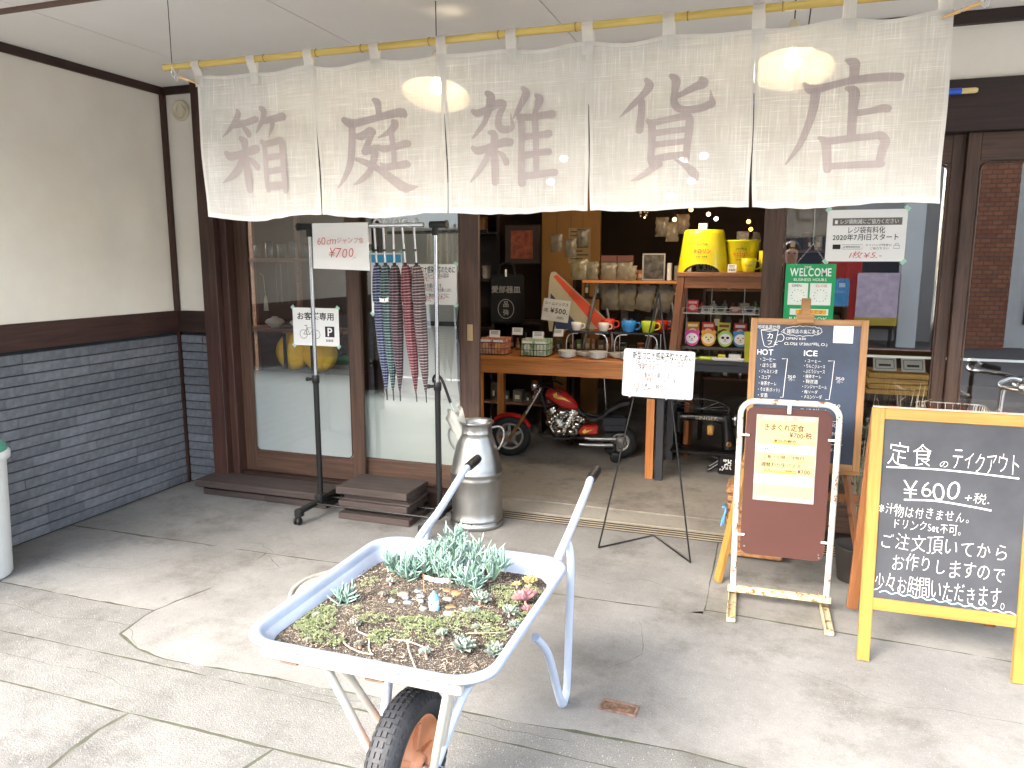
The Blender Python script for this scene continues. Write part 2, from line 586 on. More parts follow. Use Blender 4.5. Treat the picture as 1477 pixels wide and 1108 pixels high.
M_BLACK = mat('black plastic', '161616', .45, var=.2)
M_BLACKM = mat('black painted steel', '121212', .4, var=.15, bump=.1, bscale=90)
M_CHROME = mat('chrome', 'd6d6d6', .18, 1., var=.05)
M_STEEL = mat('brushed steel', 'a0a09e', .40, 1., var=.15, scale=5, bump=.25, bscale=14)
M_PAPER = mat('white paper', 'e9e9e6', .7, var=.02, scale=3)
M_INK = mat('black ink', '26221f', .7, var=.05)
M_INKR = mat('red ink', 'c5443a', .7, var=.05)
M_TAPE = mat('pale green tape', 'a9cfbd', .5, var=.05)
M_WHITE = mat('white', 'e4e4e2', .5, var=.03)
M_CHALK = mat('chalk', 'd9d8d2', .95, var=.12, scale=120)

# ================================================================== SETTING: ground
rnd = random.Random(3)
def wob(p0, p1, amp, seed, step=.05):
    """points from p0 to p1 (p1 left out) with a wandering offset"""
    n = max(1, int((Vector(p1) - Vector(p0)).length / step))
    d = (Vector(p1) - Vector(p0))
    nn = Vector((-d.y, d.x)).normalized() if d.length else Vector((0, 0))
    out = []
    for i in range(n):
        t = i / n
        q = Vector(p0) + d * t
        a = amp * (noise.noise(Vector((q.x * 3.1, q.y * 3.1, seed))) + .6 * noise.noise(Vector((q.x * 11, q.y * 11, seed + 5))))
        if i == 0: a = 0
        q = q + nn * a
        out.append((q.x, q.y))
    return out

def ground_slab(corners, m, seed, amp=.006, z1=0., bump=.0):
    poly = []
    for i in range(len(corners)):
        poly += wob(corners[i], corners[(i + 1) % len(corners)], amp, seed)
    P_ = [Vector(p) for p in poly]; poly = []
    for i in range(len(P_)):
        d_ = (P_[(i + 1) % len(P_)] - P_[i - 1]).normalized()
        q_ = P_[i] + Vector((-d_.y, d_.x)) * (.0011 + .0030 * noise.noise(Vector((P_[i].x * 14, P_[i].y * 14, 7))))
        poly.append((q_.x, q_.y))
    bm = bmesh.new()
    vs = [bm.verts.new((x, y, z1)) for x, y in poly]
    f = bm.faces.new(vs)
    if f.normal.z < 0: f.normal_flip()
    r = bmesh.ops.extrude_face_region(bm, geom=[f])
    top = [g for g in r['geom'] if isinstance(g, bmesh.types.BMVert)]
    for v in vs: v.co.z = z1 - .035
    for g in r['geom']:
        if isinstance(g, bmesh.types.BMFace): tf = g
    bmesh.ops.recalc_face_normals(bm, faces=bm.faces[:])
    bmesh.ops.triangulate(bm, faces=[f for f in bm.faces if len(f.verts) > 4])
    me = bpy.data.meshes.new('slab')
    bm.to_mesh(me); bm.free()
    me.materials.append(m)
    o = bpy.data.objects.new('slab', me)
    COL.objects.link(o)
    o.parent = GROUND
    return o

gb = MB()
gb.add([(-60, -60, -.0008), (60, -60, -.0008), (60, 60, -.0008), (-60, 60, -.0008)], [(0, 1, 2, 3)])
GROUND = struct('ground', gb, M_DIRT)
G = .003
# apron slabs (corners anticlockwise), joints between them stay open a few millimetres
ground_slab([(-3.9, 3.185), (-2.5, 3.2), (-1.1, 3.225), (-.22, 3.24), (-.22, 4.148), (-3.9, 4.148)], M_SLAB_IN, 1)
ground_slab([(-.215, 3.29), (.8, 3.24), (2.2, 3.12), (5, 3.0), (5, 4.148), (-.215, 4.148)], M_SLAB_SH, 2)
ground_slab([(-3.9, 2.475), (-2.92, 2.462), (-2.56, 2.472), (-2.485, 2.73), (-2.505, 3.19), (-3.9, 3.178)], M_SLAB_IN, 3, .02)
ground_slab([(-2.55, 2.468), (-2.52, 2.255), (-2.36, 2.185), (-2.2, 2.155), (-1.85, 2.17), (-1.2, 2.2), (-.2, 2.25), (1.2, 2.1), (5, 2.2), (5, 2.99), (2.2, 3.11), (.8, 3.23), (-.2, 3.28),
             (-.3, 3.232), (-1.1, 3.217), (-2.498, 3.192), (-2.478, 2.73)], M_SLAB_IN, 4, .012)
ground_slab([(-6, 2.108), (-2.9, 2.113), (-.9, 2.106), (-.45, 2.100), (5, 2.02), (5, 2.195), (1.2, 2.095), (-.2, 2.243), (-1.2, 2.194), (-1.85, 2.164), (-2.2, 2.149), (-2.37, 2.178), (-2.53, 2.25), (-2.56, 2.464), (-2.92, 2.454), (-3.9, 2.468), (-6, 2.46)], M_SLAB_OUT, 5, .006)
ground_slab([(-6, 1.825), (-2.0, 1.83), (-1.2, 1.832), (5, 1.80), (5, 2.012), (-.45, 2.094), (-.9, 2.100), (-2.9, 2.106), (-6, 2.102)], M_SLAB_OUT, 6, .005)
ground_slab([(-6, 0), (-2.10, 0), (-2.030, 1.45), (-2.062, 1.62), (-2.062, 1.72), (-2.045, 1.824), (-6, 1.818)], M_SLAB_OUT, 7, .012)
ground_slab([(-2.10, 0), (-1.6, 0), (-1.50, 1.60), (-1.447, 1.824), (-2.035, 1.824), (-2.055, 1.72), (-2.05, 1.6), (-2.02, 1.45)], M_SLAB_OUT, 8, .008)
ground_slab([(-1.594, 0), (5, 0), (5, 1.795), (-1.2, 1.826), (-1.440, 1.824), (-1.494, 1.60)], M_SLAB_OUT, 9, .006)
rd = MB(); rd.add([(-40, -30, .002), (40, -30, .002), (40, -.02, .002), (-40, -.02, .002)], [(0, 1, 2, 3)])
M_ROAD = concrete('asphalt road', '605f5e', '6b6a68', '555452', 1., .8, 300)
struct('road', rd, M_ROAD)
rl = MB(); rl.add([(-40, -.55, .006), (40, -.55, .006), (40, -.42, .006), (-40, -.42, .006)], [(0, 1, 2, 3)])
struct('road_marking', rl, mat('road paint', 'd5d5d0', .8, wear='8a8885', wthr=.6))

ck = MB()
def crack(pts, w, seed):
    P = []
    for a, b in zip(pts[:-1], pts[1:]): P += wob(a, b, .035, seed, .02)
    n = len(P); vs = []
    for i, (x, y) in enumerate(P):
        d = (Vector(P[min(i + 1, n - 1)]) - Vector(P[max(i - 1, 0)])).normalized()
        k = w * (.35 + .9 * abs(noise.noise(Vector((x * 20, y * 20, seed))))) * min(1, .2 + i / 6, .2 + (n - 1 - i) / 6)
        vs += [(x - d.y * k, y + d.x * k, .0009), (x + d.y * k, y - d.x * k, .0009)]
    ck.add(vs, [(2 * i, 2 * i + 1, 2 * i + 3, 2 * i + 2) for i in range(n - 1)])
for i, (pts, w) in enumerate([([(-3.4, 2.30), (-2.9, 2.27), (-2.55, 2.33), (-2.35, 2.17)], .0018), ([(-2.5, 3.18), (-2.3, 3.05), (-2.42, 2.95)], .0022), ([(-2.46, 3.2), (-2.6, 3.3), (-2.75, 3.28)], .002), ([(-1.9, 2.16), (-1.4, 2.145), (-.9, 2.17), (-.5, 2.16)], .0016),
        ([(-3.0, 1.95), (-2.4, 1.98), (-1.9, 1.93)], .0012), ([(-.5, 3.1), (-.42, 2.8), (-.55, 2.6)], .0014), ([(.1, 2.9), (.5, 2.75), (1.1, 2.8)], .0012), ([(-.95, 3.5), (-.7, 3.4), (-.55, 3.52), (-.3, 3.45)], .0014), ([(-3.7, 2.8), (-3.3, 2.72), (-3.0, 2.78)], .0014), ([(-1.2, 1.7), (-.6, 1.66), (-.1, 1.72), (.5, 1.6)], .0016), ([(-1.3, 3.0), (-1.1, 2.85), (-.8, 2.9)], .0012)]):
    crack(pts, w, i + 1)
o = obj('crack', ck, mat('crack dirt', '35342e', .95, col2='46493a', scale=20), GROUND); o['kind'] = 'stuff'
fl = MB(); fl.box(-4.3, 4.0, 4.50, 11, -.02, .012)
fo = struct('shop_floor', fl, M_FLOOR)
f2 = MB(); f2.box(-1.66, -.05, 4.288, 4.494, -.02, .006)
f2.box(-4.3, -1.66, 4.30, 4.494, -.02, .10)
f2.box(-.05, 4.0, 4.30, 4.494, -.02, .10)
struct('shop_floor_edge', f2, concrete('threshold concrete', '8c887f', '9c988f', '76716a', .4, .25, 160))

# sliding-door track set in the ground across the open doorway
t = thing('door_track', 'row of thin metal sliding door rails set in the floor across the open doorway', 'door track', (-.86, 4.215, 0))
tb = MB(); tb.box(-1.68, .9, 4.150, 4.286, -.02, .001)
obj('track_bed', tb, mat('track bed', '2c2520', .95, var=.1), t, world=True)
for i in range(4):
    q = MB(); q.box(-1.68, .9, 4.156 + i * .036, 4.168 + i * .036, .001, .006, bev=.002)
    obj('rail', q, mat('worn track metal', '857a6c', .5, .3, var=.1, scale=3, col2='98907f'), t, world=True)

# manhole cover half hidden behind the barrow
t = thing('manhole_cover', 'round pale drain cover with a chequered face in the concrete behind the wheelbarrow', 'manhole cover', (-1.86, 2.93, 0))
q = MB(); q.lathe([(.0, .004), (.225, .004), (.228, .0)], 40); q.lathe([(.235, -.01), (.235, .006), (.255, .006), (.258, 0)], 40, cap=False)
obj('cover', q, mat('cast cover', '8e8a82', .7, var=.2, scale=20, col2='a5a098', bump=.5), t)
q = MB()
for i in range(-9, 10):
    for j in range(-9, 10):
        x, y = i * .023 + (j % 2) * .0115, j * .023
        if x * x + y * y < .2 ** 2:
            q.box(x - .007, x + .007, y - .007, y + .007, .004, .0075)
obj('studs', q, MATS['cast cover'], t)['kind'] = 'stuff'

t = thing('drain_frame', 'small rusty rectangular drain opening set in the concrete right of the wheelbarrow', 'drain', (-.435, 2.41, 0), radians(-3)); t.scale = (.88, .88, 1)
M_RUST = mat('rusty iron', '5c473b', .9, var=.35, scale=25, col2='7d6558', bump=.6, bscale=90)
q = MB()
for x0, x1, y0, y1 in ((-.075, .075, -.038, -.028), (-.075, .075, .028, .038), (-.075, -.064, -.028, .028), (.064, .075, -.028, .028)):
    q.box(x0, x1, y0, y1, -.002, .007, bev=.002)
obj('rim', q, M_RUST, t)
q = MB(); q.box(-.064, .064, -.028, .028, -.002, .0015); obj('grate_floor', q, mat('rust silt', '4a3428', .95, var=.4, scale=40, col2='7d6350'), t)

# ================================================================== porch soffit
CZ = 2.668
xs = [-4.35, -3.25, -2.15, -1.03, .09, 1.19, 2.29, 3.4]
sof = MB(); sof.box(-4.4, 3.6, .55, 4.4, CZ + .012, CZ + .06)
SOF = struct('ceiling', sof, mat('soffit gap', '4a4540', .9))
for i in range(len(xs) - 1):
    q = MB(); q.box(xs[i] + .003, xs[i + 1] - .003, 2.70, 4.2, 0, .014)
    obj('panel', q, M_SOFFIT, SOF, loc=(0, 0, CZ))
    q = MB(); q.box(xs[i] + .003, xs[i + 1] - .003, .56, 2.655, 0, .014)  # unseen street-side panels, carried far out to cut light on the foreground
    obj('panel', q, M_SOFFIT, SOF, loc=(0, 0, CZ))
q = MB(); q.box(-4.4, 3.6, 2.657, 2.69, CZ - .012, CZ + .012)
obj('edge_strip', q, mat('brown edge strip', '6b5548', .6), SOF)
q = MB(); q.box(-4.4, 3.6, .50, .55, CZ - .06, CZ + .25)
obj('fascia', q, M_DARK, SOF)  # unseen front edge of the soffit lengthened for the light

# ================================================================== left side wall and its return
SW = thing('side_wall', 'cream plaster side wall above dark rail and grey slate brick courses at the left', 'wall', (-3.85, 3, 0))
q = MB(); q.box(-4.05, -3.856, 1.65, 4.3, 1.2, 2.7); obj('plaster', q, M_PLASTER, SW, world=True)
q = MB(); q.box(-4.05, -3.872, 1.65, 4.3, -.03, 1.2); obj('backing', q, M_GROUT, SW, world=True)
q = MB(); q.box(-3.90, -3.842, 1.65, 4.127, 1.068, 1.215, bev=.003); obj('rail', q, M_DARKY, SW, world=True)
q = MB(); q.box(-3.90, -3.842, 1.65, 4.127, 2.618, 2.668, bev=.003); obj('cornice', q, M_DARKY, SW, world=True)
q = MB(); q.box(-3.868, -3.826, 4.100, 4.13, 1.215, 2.618); q.box(-3.864, -3.846, 4.112, 4.13, 0, 1.068); obj('corner_post', q, M_DARKV, SW, world=True)
q = MB(); q.box(-4.08, -3.84, 1.51, 1.648, 0, 2.667, bev=.004); obj('end_post', q, M_DARKV, SW, world=True)  # unseen wall end, wall kept short to let light in from the left
RW = thing('return_wall', 'narrow strip of cream plaster and grey brick between the corner and the first brown post', 'wall', (-3.7, 4.13, 0))
q = MB(); q.box(-3.85, -3.57, 4.135, 4.3, 1.2, 2.7); obj('plaster', q, M_PLASTER, RW, world=True)
q = MB(); q.box(-3.85, -3.57, 4.152, 4.3, -.03, 1.2); obj('backing', q, M_GROUT, RW, world=True)
q = MB(); q.box(-3.842, -3.57, 4.118, 4.16, 1.068, 1.215, bev=.003); obj('rail', q, M_DARK, RW, world=True)
q = MB(); q.box(-3.842, -3.57, 4.118, 4.16, 2.618, 2.668, bev=.003); obj('cornice', q, M_DARK, RW, world=True)

_tm = {}
def tile_mesh(L, mi):
    if (L, mi) not in _tm:
        b = MB(); b.box(0, L, 0, .02, 0, .0520, bev=.0015)
        _tm[(L, mi)] = b.mesh('brick', [M_TILE, M_TILE2, M_TILE3][mi])
    return _tm[(L, mi)]
def courses(parent, origin, direction, normal, length, rows=18, h=.0578):
    """one object per facing brick; origin is relative to the parent"""
    ang = math.atan2(direction.y, direction.x)
    for r in range(rows):
        x = 0.
        first = True
        while x < length - .01:
            L = rnd.choice([.18, .24, .3, .36, .42])
            if first: L = rnd.choice([.18, .3, .42]); first = False
            if length - x < L + .09: Lr = length - x
            else: Lr = L
            o = bpy.data.objects.new('brick', tile_mesh(L, rnd.choice([0, 0, 1, 2])))
            COL.objects.link(o)
            o.parent = parent
            out = rnd.uniform(-.0022, .0022)
            p = Vector(origin) + direction * x + normal * out + Vector((0, 0, .012 + r * h))
            o.location = p
            o.rotation_euler = (0, 0, ang)
            o.scale = ((Lr - .0012) / L, 1, 1)
            x += Lr
# side wall runs along +Y (brick depth goes to -X), starts at Y=1.9
courses(SW, (-3.853 + 3.85, 1.65 - 3, 0), Vector((0, 1, 0)), Vector((1, 0, 0)), 2.46)
courses(RW, (-3.842 + 3.7, 4.133 - 4.13, 0), Vector((1, 0, 0)), Vector((0, -1, 0)), .272)

t = thing('vent_cap', 'round cream vent cover high on the narrow plaster strip by the corner', 'vent', (-3.712, 4.135, 2.515), rot=(radians(90), 0, 0))
M_VENT = mat('cream plastic', 'd2c9b0', .5, var=.03)
q = MB(); q.lathe([(.0, .006), (.048, .008), (.052, .016), (.060, .018), (.066, .012), (.067, 0)], 36); obj('cap', q, M_VENT, t)
q = MB()
for a0 in range(3):
    q.tube([(.033 * cos(a0 * 2.1 + k * .16), .033 * sin(a0 * 2.1 + k * .16), .011) for k in range(9)], .0028, 6)
obj('louvre', q, M_VENT, t)

# ================================================================== shop front
SF = thing('shop_facade', 'dark timber shop front with posts, deep header beam and cream plaster band', 'shop front', (0, 4.13, 0))
def sf(name, x0, x1, y0, y1, z0, z1, m, bev=.003):
    q = MB(); q.box(x0, x1, y0, y1, z0, z1, bev=bev); return obj(name, q, m, SF, world=True)
sf('post', -3.57, -3.455, 4.06, 4.33, 0, 2.686, M_DARKV)
sf('jamb', -3.4535, -3.40, 4.11, 4.33, 0.03, 2.14, M_DARKV)
sf('header_beam', -3.4535, 3.4, 4.105, 4.32, 2.143, 2.375, M_DARK)
sf('top_beam', -3.4535, 3.4, 4.10, 4.32, 2.612, 2.668, M_DARK)
sf('plaster_band', -3.4535, 3.4, 4.128, 4.32, 2.3765, 2.6105, M_PLASTER, 0)
sf('door_sill', -3.3985, -1.665, 4.13, 4.32, -.02, .118, M_DARK)
sf('door_sill', .0, 3.4, 4.29, 4.32, -.02, .118, M_DARK)
sf('post', 3.3, 3.45, 4.06, 4.1, 0, 2.6, M_DARKV)

def sliding_door(name, label, x0, x1, y, z0, z1, ls, rs, br, tr, rad=.035, gname='glass', film=None, pull=None, dx=0):
    """timber sliding door; ls/rs stile widths, br/tr rail heights, rounded glass corners"""
    t = thing(name, label, 'sliding door', ((x0 + x1) / 2, y, z0))
    hw, H, d = (x1 - x0) / 2, z1 - z0, .03
    for a, b in ((-hw, -hw + ls), (hw - rs, hw)):
        q = MB(); q.box(a, b, 0, d, 0, H, bev=.002); obj('stile', q, M_FRAMEV, t)
    gx0, gx1, gz0, gz1 = -hw + ls, hw - rs, br, H - tr
    for a, b, s in ((0, br, 1), (H - tr, H, -1)):
        q = MB(); q.box(gx0 + .0005, gx1 - .0005, .001, d - .001, a, b, bev=.002)
        zz = b if s > 0 else a
        for sx, cx in ((1, gx0), (-1, gx1)):
            arc = [(cx + sx * rad * (1 - cos(k * pi / 12)), zz + s * rad * (1 - sin(k * pi / 12))) for k in range(7)]
            q.prism([(cx, zz)] + arc[::-1] if sx * s > 0 else [(cx, zz)] + arc, .006, d - .006)
        obj('rail', q, M_FRAMEX, t)
    # beading round the pane
    q = MB()
    rr = rrect(gx0 + .006, gx1 - .006, gz0 + .006, gz1 - .006, rad)
    q.tube([(a, .004, b) for a, b in rr], .0045, 6, closed=True)
    obj('beading', q, M_FRAMEV, t)
    q = MB(); q.add([(gx0 - .004, .014, gz0 - .004), (gx1 + .004, .014, gz0 - .004), (gx1 + .004, .014, gz1 + .004), (gx0 - .004, .014, gz1 + .004)], [(0, 1, 2, 3)])
    obj('pane', q, M_GLASS, t)
    if film:
        q = MB(); q.add([(gx0, .0172, gz0), (gx1, .0172, gz0), (gx1, .0172, film[0] - z0), (gx0, .0172, film[0] - z0)], [(0, 1, 2, 3)])
        obj('frosted_film', q, film[1], t)
    if pull is not None:
        q = MB(); q.box(pull - .018, pull + .018, -.002, .004, .95, 1.05, bev=.002); q.box(pull - .008, pull + .008, -.003, .001, .965, 1.035)
        obj('pull', q, mat('worn brass', 'b59d74', .4, .7, var=.2), t)
    return t

def film_mat(name, z_top, fade, col, op=.93):
    """frosted film whose frosting thins out towards its upper edge"""
    m = bpy.data.materials.new(name); m.use_nodes = True
    N, L = m.node_tree.nodes, m.node_tree.links
    N.clear()
    o = N.new('ShaderNodeOutputMaterial'); tr = N.new('ShaderNodeBsdfTransparent'); d = N.new('ShaderNodeBsdfDiffuse'); tl = N.new('ShaderNodeBsdfTranslucent')
    d.inputs[0].default_value = (*lin(col), 1); tl.inputs[0].default_value = (*lin(col), 1)
    g = N.new('ShaderNodeNewGeometry'); sx = N.new('ShaderNodeSeparateXYZ'); L.new(g.outputs['Position'], sx.inputs[0])
    mr = N.new('ShaderNodeMapRange'); mr.interpolation_type = 'SMOOTHSTEP'
    mr.inputs[1].default_value = z_top - fade; mr.inputs[2].default_value = z_top; mr.inputs[3].default_value = op; mr.inputs[4].default_value = 0
    L.new(sx.outputs[2], mr.inputs[0])
    m1 = N.new('ShaderNodeMixShader'); m1.inputs[0].default_value = .35
    L.new(d.outputs[0], m1.inputs[1]); L.new(tl.outputs[0], m1.inputs[2])
    m2 = N.new('ShaderNodeMixShader'); L.new(mr.outputs[0], m2.inputs[0]); L.new(tr.outputs[0], m2.inputs[1]); L.new(m1.outputs[0], m2.inputs[2])
    L.new(m2.outputs[0], o.inputs[0])
    return m
F1 = film_mat('frosted film', .88, .16, 'd2d8d8', .96)
F2 = film_mat('thin frosted film', .74, .10, 'c4ccc8', .92)
sliding_door('sliding_door', 'brown sliding door with frosted lower glass, nearest the left corner', -3.398, -2.465, 4.185, .12, 2.142, .085, .085, .14, .10, film=(.9, F1))
sliding_door('sliding_door', 'brown sliding door with clear glass behind the umbrella rack, its pull at the open doorway', -2.56, -1.675, 4.225, .12, 2.142, .05, .12, .145, .10, film=(.75, F2), pull=.385)
sliding_door('sliding_door', 'brown sliding door with clear glass behind the cafe board and posters', -.065, .822, 4.185, .12, 2.142, .10, .055, .14, .13)
sliding_door('sliding_door', 'brown sliding door at the far right with clear glass behind the bicycle', .824, 1.75, 4.150, .12, 2.142, .055, .085, .14, .13)
sliding_door('sliding_door', 'brown sliding door at the right end of the shop front out past the bicycle', 1.752, 2.7, 4.185, .12, 2.142, .085, .085, .14, .13)

# ================================================================== interior shell
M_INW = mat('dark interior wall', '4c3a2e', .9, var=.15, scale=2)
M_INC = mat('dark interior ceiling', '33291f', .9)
sh = MB(); sh.box(-4.25, -4.15, 4.31, 9, 0, 2.8); sh.box(3.5, 3.6, 4.31, 9, 0, 2.8); sh.box(-4.15, 3.5, 8.9, 9, 0, 2.8); sh.box(-3.95, -3.57, 4.305, 4.34, 0, 2.7)
wl = struct('interior_wall', sh, M_INW)
sh = MB(); sh.box(-4.3, 3.6, 4.33, 9, 2.69, 2.75); struct('interior_ceiling', sh, M_INC)

# ================================================================== noren curtain on its bamboo pole
NY = 2.55
def nwave(x, z):
    k = (2.25 - z) / .53
    return (.010 * sin(x * 9.3 + 1.2) * (.3 + k) + .006 * sin(x * 21 + 3 * z) * k + .007 * sin(z * 7 + x * 4)
            + .005 * noise.noise(Vector((x * 6, z * 5, 2))) + .006 * max(0, 1 - k * 4) * sin((x + 2.205) * 2 * pi / .262))
TOPX = [-2.205, -1.672, -1.136, -.617, -.095, .438]
BOTX = [-2.182, -1.645, -1.128, -.606, -.084, .446]
LOOPX = [-2.199, -1.939, -1.685, -1.408, -1.143, -.882, -.618, -.356, -.086, .168, .416]
def ntop(x):
    d = min(abs(x - l) for l in LOOPX)
    base = 2.272 - .008 * (x + 2.2)
    return base - .010 * sin(min(1, d / .13) * pi / 2) ** 1.5 + .004 * sin(x * 17)
def nbot(x):
    return 1.716 - .010 * sin((x + 2.18) * 2 * pi / .53 - .4) + .006 * sin(x * 11) + .004 * noise.noise(Vector((x * 20, 0, 0)))
M_LINEN = linen('undyed linen', 'd4d3ce', 'f2f1ee', .085, .45)
M_HEM = linen('folded linen hem', 'e4e2dd', 'efede8', .03, .5)
M_NINK = linen('faded mauve print on linen', 'b9aeab', 'c6bdb9', .05, .3)
NR = thing('shop_curtain', 'undyed linen noren curtain of five panels printed with large mauve characters, hanging on bamboo', 'curtain', (-.88, NY, 2.31))
STROKES = [[[[-2025,2131,13],[-2022,2117,24],[-2038,2090,22],[-2063,2059,15],[-2092,2033,4]],[[-2039,2077,26],[-1994,2082,23],[-1950,2092,25],[-1939,2092,21]],[[-2002,2070,13],[-1987,2053,21],[-1975,2037,21]],[[-1916,2133,17],[-1902,2120,25],[-1908,2093,21],[-1925,2066,17],[-1942,2042,4]],[[-1902,2085,23],[-1855,2090,25],[-1820,2095,29],[-1810,2093,25]],[[-1862,2078,21],[-1865,2059,19],[-1882,2022,3]],[[-2078,1971,17],[-2059,1957,30],[-2011,1966,26],[-1957,1979,32],[-1942,1981,30]],[[-2014,2025,17],[-1997,2010,30],[-1995,1981,24],[-1990,1913,27],[-1985,1859,30],[-1983,1827,24]],[[-2008,1953,24],[-2023,1918,24],[-2053,1887,20],[-2098,1857,4]],[[-1977,1948,9],[-1960,1933,21],[-1937,1911,23]],[[-1916,2008,17],[-1902,1991,21],[-1897,1927,22],[-1893,1856,22],[-1887,1824,21]],[[-1895,1998,23],[-1851,2003,25],[-1827,2007,25],[-1818,1994,25],[-1814,1941,21],[-1807,1871,23],[-1803,1816,19]],[[-1889,1945,21],[-1820,1949,21]],[[-1888,1893,22],[-1814,1898,22]],[[-1883,1838,27],[-1809,1839,26]]],[[[-1419,2130,15],[-1404,2119,27],[-1401,2095,23],[-1401,2075,23]],[[-1542,2066,20],[-1517,2053,30],[-1485,2054,26],[-1407,2068,23],[-1328,2079,28],[-1301,2076,30],[-1293,2070,19]],[[-1510,2050,25],[-1513,1981,26],[-1521,1912,25],[-1542,1860,18],[-1568,1822,6]],[[-1495,2006,18],[-1470,2007,28],[-1441,2026,20],[-1427,2018,23]],[[-1429,2018,23],[-1446,1988,22],[-1462,1955,24]],[[-1462,1951,28],[-1423,1960,23]],[[-1423,1960,27],[-1428,1925,25],[-1446,1881,22],[-1480,1847,18],[-1506,1832,5]],[[-1496,1923,14],[-1457,1909,22],[-1413,1887,23],[-1354,1846,31],[-1307,1817,33],[-1276,1815,19],[-1248,1818,5]],[[-1344,2051,15],[-1335,2041,29],[-1357,2018,23],[-1406,1998,5]],[[-1409,1968,12],[-1391,1957,23],[-1351,1960,21],[-1303,1970,25],[-1284,1970,23]],[[-1353,2011,17],[-1350,1984,20],[-1347,1939,18],[-1348,1901,18]],[[-1401,1905,10],[-1385,1893,23],[-1333,1896,23],[-1297,1899,27],[-1286,1896,19]]],[[[-969,2119,16],[-955,2105,29],[-961,2069,25],[-978,2023,18],[-1003,1995,15],[-1023,1974,7]],[[-1021,2063,15],[-1003,2055,24],[-965,2066,22],[-936,2079,27],[-913,2082,25],[-910,2072,21],[-924,2043,21],[-926,2010,23],[-910,1996,23],[-884,1998,21],[-877,2008,16],[-881,2028,9],[-884,2051,2]],[[-1024,1941,15],[-1003,1930,26],[-958,1940,22],[-910,1953,27],[-884,1953,25]],[[-960,1989,13],[-942,1978,25],[-943,1921,25],[-940,1870,25],[-940,1822,24]],[[-961,1935,20],[-970,1905,20],[-996,1869,18],[-1035,1827,7]],[[-927,1923,7],[-910,1909,18],[-898,1885,20]],[[-841,2128,14],[-830,2110,26],[-845,2078,21],[-859,2053,16],[-875,2031,4]],[[-857,2040,11],[-845,2019,23],[-844,1950,20],[-845,1883,21],[-845,1816,25]],[[-852,2034,21],[-808,2032,21],[-766,2037,22],[-738,2038,26]],[[-796,2103,10],[-783,2090,27],[-789,2068,21],[-800,2043,14]],[[-798,2023,21],[-794,1947,19],[-793,1851,18]],[[-837,1968,21],[-801,1971,18],[-769,1974,21],[-749,1976,24]],[[-837,1909,21],[-793,1913,18],[-765,1916,21],[-749,1916,22]],[[-837,1839,21],[-793,1843,21],[-746,1848,22],[-727,1848,22]]],[[[-425,2126,14],[-415,2106,28],[-435,2080,21],[-467,2051,18],[-508,2016,4]],[[-438,2059,21],[-437,2024,22],[-440,1989,24],[-441,1970,23]],[[-253,2118,13],[-244,2104,29],[-271,2093,22],[-306,2076,17],[-323,2069,14]],[[-346,2132,14],[-330,2117,26],[-332,2083,21],[-333,2052,21],[-322,2033,22],[-293,2024,22],[-248,2028,22],[-224,2037,23],[-215,2041,20],[-219,2062,10],[-222,2082,2]],[[-416,1998,12],[-401,1980,23],[-399,1924,22],[-401,1878,21],[-397,1860,18]],[[-403,1989,21],[-363,1995,19],[-310,2003,20],[-285,2001,22],[-282,1970,24],[-286,1918,21],[-287,1873,19]],[[-391,1957,19],[-294,1964,17]],[[-390,1920,18],[-293,1927,17]],[[-396,1874,21],[-341,1882,21],[-292,1887,17]],[[-370,1859,18],[-395,1846,20],[-431,1824,14],[-464,1810,4]],[[-323,1871,5],[-290,1852,17],[-261,1826,26],[-253,1810,14]]],[[[167,2138,9],[188,2127,28],[191,2107,24],[191,2084,25]],[[54,2081,10],[71,2065,25],[100,2065,22],[148,2074,19],[210,2081,20],[272,2081,22],[314,2078,21]],[[88,2056,27],[84,2009,24],[71,1956,21],[48,1899,16],[14,1847,5]],[[174,2059,12],[194,2045,28],[194,1996,24],[195,1922,23]],[[204,1985,18],[242,1989,17],[273,1994,21],[288,1992,20]],[[106,1922,10],[125,1906,24],[131,1865,24],[135,1827,22]],[[123,1909,21],[190,1914,19],[247,1916,18],[272,1918,21],[287,1901,24],[281,1875,21],[275,1835,20]],[[140,1836,17],[211,1836,19],[281,1835,18]]]]
